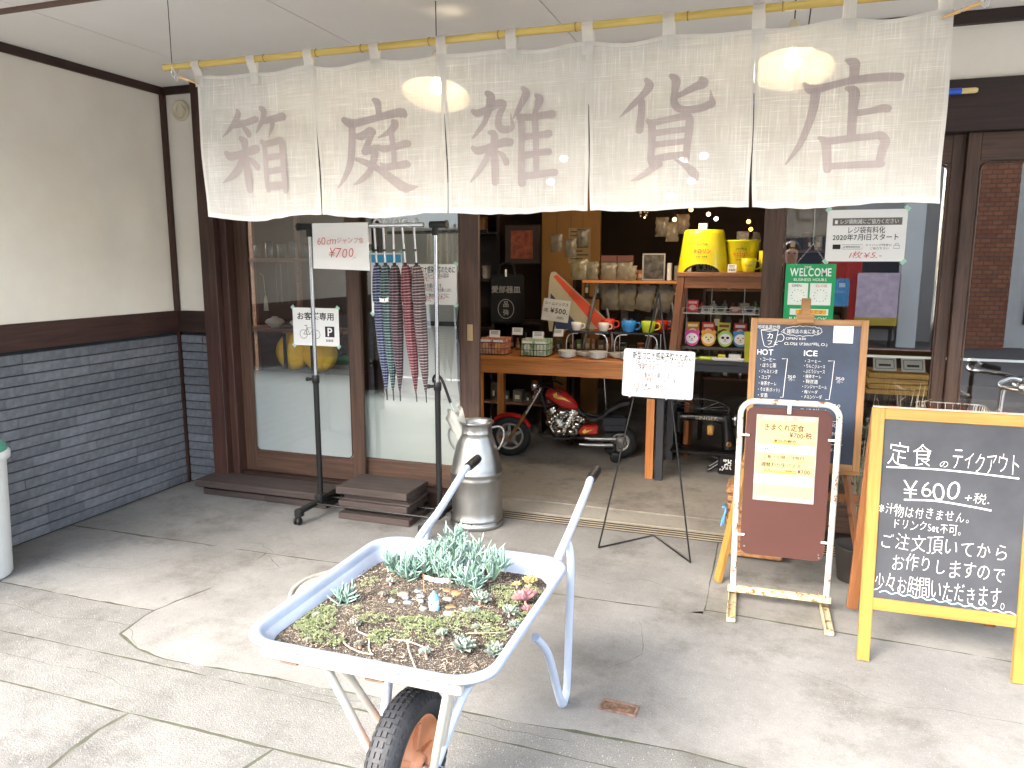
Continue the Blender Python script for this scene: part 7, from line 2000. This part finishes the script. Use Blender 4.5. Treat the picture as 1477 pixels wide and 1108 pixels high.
# ================================================================== old sewing machine
t = thing('sewing_machine', 'old black sewing machine with gold decoration on a low iron base under the charcoal table', 'sewing machine', (-.40, 5.60, FZ))
M_JAP = mat('black japanned iron', '131214', .3, coat=.4); M_GOLD = mat('gold decal', 'b58a48', .5)
q = MB(); q.tube([(-.22, 0, .395), (.0, 0, .405), (.12, 0, .395)], [.032, .030, .042], 16); q.tube([(.12, 0, .43), (.135, 0, .30), (.15, 0, .18)], [.045, .045, .055], 16); q.tube([(-.22, 0, .43), (-.22, 0, .28)], .034, 14); q.box(-.27, .24, -.09, .09, .135, .165, bev=.01); hd = obj('machine_head', q, M_JAP, t)
q = MB(); q.lathe([(.05, -.01), (.062, -.012), (.066, 0), (.062, .012), (.05, .01)], 28, M=TM(.185, 0, .40, ry=pi / 2), cap=False); q.tube([(.12, 0, .40), (.19, 0, .40)], .014, 10); q.box(.181, .189, -.052, .052, .395, .405); obj('hand_wheel', q, M_CHROME, t)
q = MB(); text(q, 'SINGER', -.10, .388, .034, y=-.0345, off=.02, width=.17); text(q, '~', -.19, .388, .05, y=-.0345, off=.02); obj('lettering', q, mat('dull gold lettering', 'a09a86', .5), hd)
q = MB()
for k in range(3): q.ball((.15, -.052, .22 + .0 * k), .020, sc=(1, .3, 1), n=10)
q.box(-.01, .035, -.02, .0, .27, .345, bev=.01); obj('gold_plate', q, M_GOLD, t)
q = MB(); r_ = random.Random(2)
for k in range(40): q.ball((.13 + r_.uniform(-.035, .045), -.094, .075 + r_.uniform(-.04, .04)), .006, n=6)
obj('flower_trim', q, M_WHITE, t)
q = MB(); q.tube(smooth_pts([(-.22, -.05, .16), (.05, -.05, .12), (.09, -.05, .08), (.02, -.05, .02), (.0, -.05, .014)], 5), .014, 8); q.tube(smooth_pts([(-.22, .06, .16), (.05, .06, .12), (.09, .06, .08), (.02, .06, .02), (.0, .06, .014)], 5), .014, 8); q.box(.08, .24, -.09, .09, .0, .134, bev=.012)
for k in range(8):
    a = pi * k / 7; q.tube([(-.06, .03, .455), (-.06 + .20 * cos(a), .03, .455 + .075 * sin(a))], .005, 5)
q.tube([(-.06 + .20 * cos(k * pi / 12), .03, .455 + .075 * sin(k * pi / 12)) for k in range(24)], .008, 6, closed=True)
obj('iron_base', q, M_JAP, t)
# poles and boards leaning behind
for lb, x0, x1, z1, m in (('chrome rod leaning under the charcoal table', -.12, -.02, .86, M_CHROME), ('thin grey rod behind the toy motorbike', -1.22, -1.28, .80, M_CHROME)):
    t = thing('rod', lb, 'rod', (x0, 5.95, FZ)); q = MB(); q.tube([(0, 0, .0), (x1 - x0, 0, z1)], .007, 8); obj('tube', q, m, t)
for lb, x, c_ in (('dark green board standing on edge beside the table leg', -.695, '1f3a34'), ('orange board standing on edge beside the green one', -.60, '9c5a2a')):
    t = thing('board', lb, 'board', (x, 5.95, FZ)); q = MB(); q.box(-.02, .02, 0, .30, 0, .80 if x < -.65 else .62, bev=.003); obj('plank', q, mat('board ' + c_, c_, .6), t)

# ================================================================== display behind the left doors
t = thing('display_shelf', 'brown wooden shelving behind the frosted door with glasses above and bowls below', 'shelf', (-3.35, 4.72, .10))
for z, d in ((1.44, .10), (.935, .12)):
    q = MB(); q.box(-.42, .50, -d, d, z, z + .028, bev=.003); obj('shelf', q, wood('brown shelf', '5a3a26', '7c5438', .6, 'x') if 'brown shelf' not in MATS else MATS['brown shelf'], t)
for x in (-.38, .02, .46):
    q = MB(); q.box(x - .015, x + .015, .06, .09, 0, 1.95); obj('upright', q, MATS['brown shelf'], t)
M_CLG = glass_mat('clear tumbler glass', 1.9, (.85, .9, .88))
for k, lb in enumerate(['leftmost', 'second', 'third', 'fourth', 'rightmost']):
    t = thing('glass', '%s of five clear glasses on the upper shelf behind the frosted door' % lb, 'glass', (-3.60 + k * .105, 4.68, 1.569)); q = MB(); q.lathe([(0, .002), (.026, .002), (.032, .10 + .02 * (k % 2)), (.030, .10 + .02 * (k % 2)), (.024, .008), (0, .008)], 20); obj('body', q, M_CLG, t)
def bowl(label, x, y, z, r, m, lid=True):
    t = thing('bowl', label, 'bowl', (x, y, z)); q = MB(); q.lathe([(0, 0), (r * .4, 0), (r * .42, .008), (r * .85, r * .45), (r, r * .62), (r * .96, r * .62), (r * .3, .012)], 26); obj('body', q, m, t)
    if lid: q = MB(); q.lathe([(r * .97, r * .63), (r * .8, r * .85), (r * .35, r * 1.02), (r * .28, r * 1.03), (r * .3, r * 1.14), (0, r * 1.15)], 26); obj('lid', q, m, t)
M_BWL = mat('ribbed white pottery', 'b5b0a4', .4, var=.06)
bowl('lidded white pottery bowl left of the parking sign', -3.46, 4.66, 1.064, .072, M_BWL); bowl('lidded white pottery bowl half behind the parking sign', -3.27, 4.68, 1.064, .065, M_BWL); bowl('white dish behind the parking sign', -3.10, 4.66, 1.064, .06, M_BWL, False)
t = thing('ornament', 'slim white bell-shaped ornament hanging above the lidded bowls', 'ornament', (-3.50, 4.62, 1.19)); q = MB(); q.lathe([(0, 0), (.018, 0), (.013, .07), (.006, .11), (0, .115)], 14); q.tube([(0, 0, .11), (-.01, 0, .25), (-.04, 0, .27)], .0016, 5); obj('body', q, M_BWL, t)
for x, lb in ((-3.40, 'left'), (-3.36, 'middle'), (-3.30, 'right')):
    t = thing('hanging_chain', lb + ' one of three thin metal chains hanging behind the frosted door above the bowls', 'chain', (x, 4.62, 1.25), group='thin chains hanging behind the frosted door'); q = MB()
    for k in range(26): q.ball((.001 * (k % 2), 0, .012 * k), .0038, n=6)
    obj('links', q, M_CHROME, t)
M_YB = mat('golden yellow cloth bag', 'c89a1e', .5, var=.12, scale=5, col2='dcb23c')
for lb, x in (('golden yellow ribbed round bag under the left half of the parking sign', -3.20), ('golden yellow ribbed round bag under the right half of the parking sign', -2.98)):
    t = thing('yellow_bag', lb, 'bag', (x, 4.50, .78)); q = MB(); n = 40; vs = []
    for i in range(13):
        th = pi * i / 12
        for j in range(n):
            a = 2 * pi * j / n; f = 1 + .05 * abs(sin(4 * a)); r_ = .125 * max(.02, sin(th)) * f
            vs.append((r_ * cos(a), r_ * .7 * sin(a), .13 - .13 * cos(th) * (1 + .08 * (cos(th) < -.8))))
    q.add(vs, [(i * n + j, i * n + (j + 1) % n, (i + 1) * n + (j + 1) % n, (i + 1) * n + j) for i in range(12) for j in range(n)], 0, True); obj('body', q, M_YB, t)
    q = MB(); q.box(-.014, .014, -.098, -.088, .02, .27, bev=.003); obj('strap', q, M_BLACK, t)
t = thing('bag_stand', 'low dark bench holding the yellow bags behind the frosted door', 'bench', (-3.1, 4.55, .10)); q = MB(); q.box(-.35, .40, -.12, .12, .64, .679); obj('top', q, M_CAB, t)
for x in (-.3, .35):
    q = MB(); q.box(x - .02, x + .02, -.10, .10, 0, .639); obj('leg', q, M_CAB, t)
# things hanging behind the second door
t = thing('hanging_cloths', 'pleated cream cloths hung on a rail behind the clear left door', 'cloth', (-1.93, 4.42, 1.48))
q = MB(); nx = 60; vs = []
for j in range(9):
    for i in range(nx + 1): u = i / nx; vs.append((-.17 + .36 * u, .013 * sin(u * 60) - .002 * j, -.0 + .24 * (1 - j / 8)))
q.add(vs, [(j * (nx + 1) + i, (j + 1) * (nx + 1) + i, (j + 1) * (nx + 1) + i + 1, j * (nx + 1) + i + 1) for j in range(8) for i in range(nx)], 0, True); obj('cloth', q, mat('cream cloth', 'c9c2ac', .8, var=.05), t)
q = MB(); q.tube([(-.45, 0, .25), (.24, 0, .25)], .010, 8); obj('rail', q, M_BLACKM, t)
t = thing('white_screen', 'plain white roller screen standing behind the clear left door', 'screen', (-2.16, 4.60, .10)); q = MB(); q.box(-.36, .20, 0, .02, .0, 1.95); obj('panel', q, mat('white screen', 'b9bbb6', .7, var=.04, scale=1.5), t)
q = MB(); q.box(-.38, -.361, -.02, .04, 0, 1.98); q.box(.201, .22, -.02, .04, 0, 1.98); q.box(-.36, .20, -.015, -.001, 1.02, 1.05); obj('frame', q, M_BLACKM, t)
for k, (lb, x, c_) in enumerate([('closed black umbrella behind the right rack post, leftmost of three inside', -1.875, '151517'), ('closed black umbrella behind the glass, between two others', -1.84, '1c1a18'), ('closed yellow-lined umbrella behind the glass next to the door stile', -1.80, 'c9a61c')]):
    umbrella(lb, x, 1.50, mat('umbrella cloth ' + c_, c_, .6), hook_rz=1.4, L=.42, group='umbrellas hanging behind the clear left door', handle=M_BLACK, y=4.44)
# right window display
M_TR = wood('ochre wooden tray', '7c5a26', 'a5803e', .5, 'x')
t = thing('window_counter', 'dark counter behind the right window with a white front rail', 'counter', (.8, 4.62, .10)); q = MB(); q.box(-.75, 1.6, -.15, .35, .70, .73); obj('top', q, M_CAB, t)
q = MB(); q.box(-.72, 1.55, -.12, .30, .36, .385); obj('shelf', q, M_CAB, t)
for x in (-.72, .25, 1.4):
    q = MB(); q.box(x, x + .04, -.14, .30, 0, .6995); obj('leg', q, M_CAB, t)
q = MB(); q.box(-.72, 1.5, -.152, -.14, .935, .947); obj('front_rail', q, M_WHITE, t)
for k in range(4):
    t = thing('wooden_tray', ['lowest', 'second', 'third', 'topmost'][k] + ' of four ochre wooden trays stacked behind the right window', 'tray', (.66 + .01 * (k % 2), 4.62, .8305 + .030 * k)); q = MB(); q.box(-.14, .14, -.12, .12, 0, .010); q.box(-.14, .14, -.128, -.1205, 0, .026); q.box(-.14, .14, .1205, .128, 0, .026); q.box(-.148, -.1405, -.128, .128, 0, .026); q.box(.1405, .148, -.128, .128, 0, .026); obj('body', q, M_TR, t)
for k, (lb, x) in enumerate([('left printed grey card on the tray stack behind the right window', .60), ('right printed grey card on the tray stack behind the right window', .74)]):
    t = thing('printed_card', lb, 'card', (x, 4.53, .955), rot=(-.7, 0, 0)); q = MB(); q.box(-.058, .058, 0, .002, 0, .09); obj('card', q, mat('grey card stock', 'a3a19b', .6), t); q = MB(); line(q, rrect(-.046, .046, .015, .075, .004, 2), .003, y=-.001, closed=True); rect(q, -.03, .03, .03, .045, -.001); obj('print', q, M_INK, t)
rr = random.Random(8)
for k in range(9):
    t = thing('paper_sheet', 'loose sheet in the untidy pile left of the wooden trays, %s' % ['at the very bottom', 'second from the bottom', 'third from the bottom', 'fourth from the bottom', 'in the middle', 'fourth from the top', 'third from the top', 'just under the top one', 'topmost'][k], 'paper', (.36 + rr.uniform(-.02, .02), 4.60 + rr.uniform(-.02, .02), .8305 + k * .006), rr.uniform(-.25, .25), 'loose sheets piled behind the right window'); q = MB(); q.box(-.13, .13, -.09, .09, 0, .003); obj('sheet', q, mat(['pile paper a', 'pile paper b', 'pile paper c'][k % 3], ['a5a29c', '77706a', '8f8a84'][k % 3], .6), t)
for k in range(5):
    t = thing('catalogue', '%s of five thin pale catalogues standing low behind the far right window' % ['leftmost', 'second', 'middle', 'fourth', 'rightmost'][k], 'catalogue', (.965 + k * .018, 4.56, .8305 - .445), 0, 'pale catalogues standing low behind the far right window'); q = MB(); q.box(-.005, .005, -.10, .10, .0, .27, bev=.001); obj('cover', q, mat('catalogue cover', 'b5b1a6', .6), t)

# crowded racks further back
NM = [('brown', '5a3c28'), ('cream', 'b3a88e'), ('dark blue', '26324e'), ('brick red', '7a2c20'), ('grey', '77756f'), ('olive', '5a5a34'), ('white', 'c6c3bc'), ('amber', 'a8742c'), ('teal', '2f5a5c'), ('black', '1c1b1c'), ('pink', 'b0707c')]
rk = random.Random(31); ORD = ['leftmost', 'second', 'third', 'fourth', 'fifth', 'sixth', 'seventh', 'eighth', 'ninth', 'tenth', 'eleventh', 'twelfth', 'thirteenth', 'fourteenth', 'fifteenth']
def rack(label, x0, x1, y, base, zs, where):
    t = thing('goods_rack', label, 'rack', ((x0 + x1) / 2, y, base)); w = (x1 - x0) / 2
    for s_ in (-1, 1):
        q = MB(); q.box(s_ * w - .012, s_ * w + .012, -.01, .20, 0, zs[-1] + .25 - base); obj('upright', q, M_CAB, t)
    for r_, z in enumerate(zs):
        q = MB(); q.box(-w + .0125, w - .0125, 0, .19, z - base, z - base + .016); obj('shelf', q, MATS['brown shelf'] if 'brown shelf' in MATS else M_CAB, t)
        x = x0 + .06; i = 0
        while x < x1 - .06:
            i += 1
            nm, c_ = rk.choice(NM); ww = rk.uniform(.045, .10); hh = rk.uniform(.06, .17); kind = rk.choice(['box', 'jar', 'book', 'bag'])
            g = thing(kind, '%s %s, %s on the %s shelf of the %s' % (nm, kind, ORD[i - 1], ['lowest', 'second', 'third', 'top'][r_], where), kind, (x + ww / 2, y + .09, z + .017), rk.uniform(-.3, .3))
            mm = mat('goods ' + nm, c_, .4, var=.3, scale=22, col2='5a5448')
            q = MB()
            if kind == 'jar': q.lathe([(0, 0), (ww * .42, 0), (ww * .45, .01), (ww * .45, hh * .75), (ww * .3, hh * .85), (ww * .3, hh), (0, hh)], 16)
            elif kind == 'book': q.box(-.012, .012, -.06, .06, 0, hh + .04, bev=.002, M=Matrix.Rotation(rk.uniform(-.2, .2), 4, 'Y'))
            elif kind == 'bag': q.prism([(-ww * .45, 0), (ww * .45, 0), (ww * .5, hh * .7), (ww * .3, hh), (-ww * .35, hh * 1.05), (-ww * .5, hh * .6)], -.02, .02)
            else: q.box(-ww / 2, ww / 2, -.04, .04, 0, hh, bev=.003)
            obj('body', q, mm, g)
            q = MB(); q.box(-ww * .25, ww * .25, -.0425 if kind != 'jar' else -ww * .45 - .001, -.0405 if kind != 'jar' else -ww * .44, hh * .25, hh * .6) if kind in ('box', 'jar') else q.box(-.008, .008, -.062, -.06, hh * .3, hh * .6)
            obj('label_patch', q, M_VENT, g)
            x += ww + rk.uniform(.008, .05)
rack('low crowded goods rack behind the cups and riser', -1.55, -.66, 6.05, FZ, (.62, .98, 1.24), 'cup-side rack')
rack('tall goods rack deep behind the yellow stool', -.55, .55, 6.55, FZ, (.55, .95, 1.30, 1.62), 'deep rack')
rack('goods rack behind the toy motorbike against the cabinet', -2.42, -1.62, 6.15, FZ, (.30, .62), 'rack behind the motorbike')
for k, (x, z, c_, nm) in enumerate([(-1.72, 1.62, '5c4a38', 'brown'), (-1.60, 1.58, '6a6252', 'grey-brown'), (-1.50, 1.66, '3c3c30', 'dark'), (-.86, 1.74, '4e3c2c', 'dark brown'), (-.78, 1.70, '8a7a5c', 'straw'), (-.70, 1.76, '5c2c24', 'dark red')]):
    bag('%s pouch hanging from a thin cord high inside the shop' % nm, x, 6.1, z, .10, .15, c_)
    q = MB(); q.tube([(0, .0, .15), (0, 0, 2.66 - z)], .0015, 4); obj('cord', q, M_BLACK, [o for o in COL.objects if o.name.startswith('goods_bag')][-1])

# small goods crowded behind the risers and on the shelf board
rk2 = random.Random(77)
def clutter(x0, x1, y, z, where, hmax, seed):
    rk2.seed(seed); x = x0; i = 0
    while x < x1 and i < 15:
        nm, c_ = rk2.choice(NM + [('orange', 'c2662c'), ('red', 'a82c24'), ('green', '4a7a44')]); ww = rk2.uniform(.03, .065); hh = rk2.uniform(.5, 1) * hmax; kd = rk2.choice(['bottle', 'box', 'tin', 'packet'])
        g = thing(kd, '%s %s, %s in the row %s' % (nm, kd, ORD[i], where), kd, (x + ww / 2, y + rk2.uniform(-.02, .02), z), rk2.uniform(-.4, .4)); q = MB()
        if kd == 'bottle': q.lathe([(0, 0), (ww * .38, 0), (ww * .4, .01), (ww * .38, hh * .6), (ww * .16, hh * .78), (ww * .16, hh * .95), (ww * .2, hh), (0, hh)], 14)
        elif kd == 'tin': q.lathe([(0, 0), (ww * .5, 0), (ww * .5, hh * .6), (ww * .53, hh * .61), (ww * .53, hh * .68), (0, hh * .7)], 18)
        elif kd == 'packet': q.prism([(-ww * .5, 0), (ww * .5, 0), (ww * .46, hh * .9), (ww * .5, hh), (-ww * .5, hh), (-ww * .46, hh * .9)], -.008, .008)
        else: q.box(-ww / 2, ww / 2, -.025, .025, 0, hh * .8, bev=.002)
        obj('body', q, mat('goods ' + nm, c_, .4, var=.3, scale=22, col2='5a5448'), g)
        q = MB(); q.box(-ww * .3, ww * .3, -.0275, -.0255, hh * .2, hh * .5) if kd == 'box' else q.lathe([(ww * (.395 if kd == 'bottle' else .505), hh * .2), (ww * (.395 if kd == 'bottle' else .505), hh * .45)], 14, cap=False) if kd != 'packet' else q.box(-ww * .3, ww * .3, -.0095, -.0085, hh * .3, hh * .6)
        obj('label_patch', q, mat('goods patch', 'a39a84', .6, var=.2, scale=40), g)
        i += 1; x += ww + rk2.uniform(.006, .02)
clutter(-1.50, -.80, 5.72, .8485, 'at the back of the pine table', .15, 3)
clutter(-1.50, -.95, 5.80, SHZ + .001, 'at the back of the wooden shelf board', .13, 5)
clutter(-.56, -.05, 5.44, 1.206, 'at the back of the white wire shelf', .09, 6)
clutter(-.62, -.20, 5.55, .886, 'at the back of the charcoal table', .06, 8)
clutter(-2.05, -1.55, 5.68, .8485, 'behind the flowered packets', .16, 9)

# ================================================================== across the street (seen only in the glass)
def building(label, x0, x1, y, H, wall, wins, roof='5a5650', name='shop_building'):
    t = thing(name, label, 'building', ((x0 + x1) / 2, y, -.012)); w = (x1 - x0) / 2
    q = MB(); q.box(-w, w, -6, 0, 0, H); obj('wall', q, wall, t)
    q = MB(); q.box(-w - .3, w + .3, -6.3, .5, H, H + .25); obj('roof', q, mat('roof ' + roof, roof, .8), t)
    for a, b, c_, d in wins:
        q = MB()
        q.box(a - .06, b + .06, 0, .06, c_ - .06, c_); q.box(a - .06, b + .06, 0, .06, d, d + .06); q.box(a - .06, a, 0, .06, c_, d); q.box(b, b + .06, 0, .06, c_, d); q.box((a + b) / 2 - .02, (a + b) / 2 + .02, 0, .05, c_, d)
        f = obj('window', q, M_DARK, t); q = MB(); q.box(a, b, .005, .02, c_, d); obj('pane', q, mat('street window pane', '39424a', .1, spec=.8), f)
    return t
MBR = None
def brick_mat():
    m = bpy.data.materials.new('orange brick'); m.use_nodes = True
    N, L = m.node_tree.nodes, m.node_tree.links; p = N['Principled BSDF']; tc = N.new('ShaderNodeTexCoord'); b = N.new('ShaderNodeTexBrick')
    mp = N.new('ShaderNodeMapping'); mp.inputs['Rotation'].default_value = (pi / 2, 0, 0); L.new(tc.outputs['Object'], mp.inputs[0]); L.new(mp.outputs[0], b.inputs['Vector'])
    b.inputs['Scale'].default_value = 3.2; b.inputs['Color1'].default_value = (*lin('8c5236'), 1); b.inputs['Color2'].default_value = (*lin('a86a48'), 1); b.inputs['Mortar'].default_value = (*lin('5c4a40'), 1)
    b.inputs['Mortar Size'].default_value = .03
    L.new(b.outputs[0], p.inputs['Base Color']); p.inputs['Roughness'].default_value = .85
    return m
M_BRK = brick_mat()
M_WW = mat('off-white street wall', 'dcdad2', .85, var=.05, scale=.6); M_GW = mat('grey street wall', 'b3b0a9', .85, var=.08, scale=.6)
building('off-white two-storey building across the street, left part', -14, -3.2, -7.5, 4.4, M_WW, [(-4.6, -3.2, .9, 2.2), (-2.2, -.6, .9, 2.2), (.6, 2.2, .9, 2.2), (3.2, 4.6, .9, 2.2)])
building('grey shop with dark openings across the street, middle part', -3.1, 2.9, -8.0, 4.6, M_GW, [(-2.6, -.2, .4, 2.3), (.3, 2.6, .3, 2.3), (-2.4, -.8, 3.0, 4.0), (.6, 2.2, 3.0, 4.0)])
building('off-white building with a wide red shop window across the street, right part', 3.9, 10.5, -7.4, 4.5, M_WW, [(-2.9, -1.2, .5, 2.3), (-.4, 1.6, .5, 2.3)])
t = thing('brick_pillar', 'orange brick pillar between the shops across the street', 'pillar', (3.55, -7.3, -.012)); q = MB(); q.box(-.36, .36, -.4, .2, 0, 3.4); obj('shaft', q, M_BRK, t)
t = thing('street_banner', 'red shop banner across the street right of the brick pillar', 'banner', (5.0, -7.25, -.012)); q = MB(); q.box(-.28, .28, 0, .02, 1.2, 2.5); obj('cloth', q, mat('red banner', 'b02c24', .7), t); q = MB(); q.tube([(-.32, 0, 0), (-.32, 0, 2.6)], .02, 8); q.tube([(-.32, 0, 2.5), (.3, 0, 2.5)], .012, 8); obj('pole', q, M_WHITE, t)
t = thing('awning_post', 'pale street post in front of the shop opposite', 'post', (2.3, -6.9, -.012)); q = MB(); q.box(-.16, .16, -.16, .16, 0, 3.2, bev=.01); obj('shaft', q, M_WW, t)
t = thing('vending_machine', 'red vending machine across the street', 'vending machine', (1.15, -6.9, -.012)); q = MB(); q.box(-.33, .33, -.35, .35, 0, 1.55, bev=.02); obj('body', q, mat('red cabinet', 'b3251e', .35), t); q = MB(); q.box(-.14, .14, .351, .36, .75, 1.25); obj('panel', q, mat('blue panel', '4f9ac4', .4), t)
t = thing('banner_rack', 'white and pink goods rack with a yellow hem across the street', 'rack', (1.75, -6.7, -.012)); q = MB(); q.box(-.34, .34, -.2, .2, .55, 1.35); obj('cloth', q, mat('pink white cloth', 'd8c0c8', .8, var=.2, scale=9), t); q = MB(); q.box(-.345, .345, -.205, .205, .42, .56); obj('hem', q, mat('yellow hem', 'c8a83c', .8), t); q = MB(); q.box(-.3, -.26, -.1, .1, 0, .42); q.box(.26, .3, -.1, .1, 0, .42); obj('leg', q, M_BLACK, t)

# ================================================================== the person taking the picture, mirrored in the glass
t = thing('person', 'person in dark clothes holding up a phone, mirrored faintly in the right window', 'person', (.16, -.40, -.01))
def skin(name, V, E, R, m, sub=2, parent=None):
    me = bpy.data.meshes.new(name); me.from_pydata([tuple(v) for v in V], E, []); o = bpy.data.objects.new(name, me); COL.objects.link(o); o.parent = parent
    md = o.modifiers.new('skin', 'SKIN'); md.use_smooth_shade = True
    for i, r in enumerate(R): o.data.skin_vertices[0].data[i].radius = (r, r) if not isinstance(r, tuple) else r
    o.data.skin_vertices[0].data[0].use_root = True
    s = o.modifiers.new('sub', 'SUBSURF'); s.levels = sub; s.render_levels = sub; me.materials.append(m); return o
M_SK = mat('skin', 'd2a58a', .5, var=.04); M_CL = mat('dark jacket', '2b2d33', .8, var=.1); M_TR2 = mat('dark trousers', '25262a', .8)
H0 = [(0, 0, .92), (0, 0, 1.10), (0, 0, 1.30), (0, .005, 1.42), (-.17, 0, 1.38), (.17, 0, 1.38), (-.23, .10, 1.15), (.23, .10, 1.15), (-.20, .27, 1.34), (.02, .27, 1.34), (0, .01, 1.50)]
skin('jacket', H0, [(0, 1), (1, 2), (2, 3), (3, 4), (3, 5), (4, 6), (5, 7), (6, 8), (7, 9), (3, 10)], [(.15, .11), (.14, .10), (.16, .11), (.10, .08), .065, .065, .05, .05, .035, .035, .05], M_CL, parent=t)
skin('trousers', [(0, 0, .94), (-.09, 0, .86), (.09, 0, .86), (-.10, .01, .48), (.10, .01, .48), (-.11, 0, .10), (.11, 0, .10)], [(0, 1), (0, 2), (1, 3), (2, 4), (3, 5), (4, 6)], [(.14, .11), .09, .09, .065, .065, .05, .05], M_TR2, parent=t)
for s in (-1, 1):
    q = MB(); q.ball((s * .11, .05, .05), .05, sc=(1, 2.2, 1), n=14); obj('shoe', q, M_BLACK, t)
skin('head', [(0, .01, 1.48), (0, .02, 1.56), (0, .035, 1.64), (0, .03, 1.70)], [(0, 1), (1, 2), (2, 3)], [(.045, .045), (.062, .075), (.078, .092), (.062, .075)], M_SK, parent=t)
q = MB(); q.ball((0, -.005, 1.665), .105, sc=(.93, 1.0, 1.05), n=20); q.v = [(a, b if b < .04 or c > 1.70 else .04 + (b - .04) * .2, c) for a, b, c in q.v]; q.ball((0, -.06, 1.56), .09, sc=(1, .6, 1.2), n=14); obj('hair', q, mat('dark hair', '1b1412', .5), t)
q = MB()
for s in (-1, 1): q.ball((s * .032, .122, 1.645), .010, n=8)
obj('eye', q, M_BLACK, t); q = MB(); q.tube([(0, .12, 1.645), (0, .142, 1.612), (0, .12, 1.605)], .010, 6); q.ball((0, .112, 1.578), .018, sc=(1, .4, .35), n=8); obj('nose_and_mouth', q, M_SK, t)
for s, hx in ((-1, -.20), (1, .02)):
    V = [(hx, .27, 1.35), (hx - s * .005, .295, 1.41)]; E_ = [(0, 1)]; R = [.026, (.036, .018)]
    for k in range(4): V += [(hx - s * (.02 - .014 * k), .305, 1.455), (hx - s * (.035 - .016 * k), .315, 1.50 + .006 * (k in (1, 2)))]; E_ += [(1, 2 + 2 * k), (2 + 2 * k, 3 + 2 * k)]; R += [.0095, .0075]
    V += [(hx - s * .045, .30, 1.42), (hx - s * .06, .31, 1.455)]; E_ += [(1, 10), (10, 11)]; R += [.012, .009]
    skin('hand', V, E_, R, M_SK, 1, t)
t = thing('phone', 'black smartphone held up in both hands by the person at the kerb', 'phone', (.07, -.075, 1.475)); q = MB(); q.box(-.08, .08, 0, .008, -.037, .037, bev=.004); obj('body', q, M_BLACK, t)

bpy.data.objects.remove(_to)
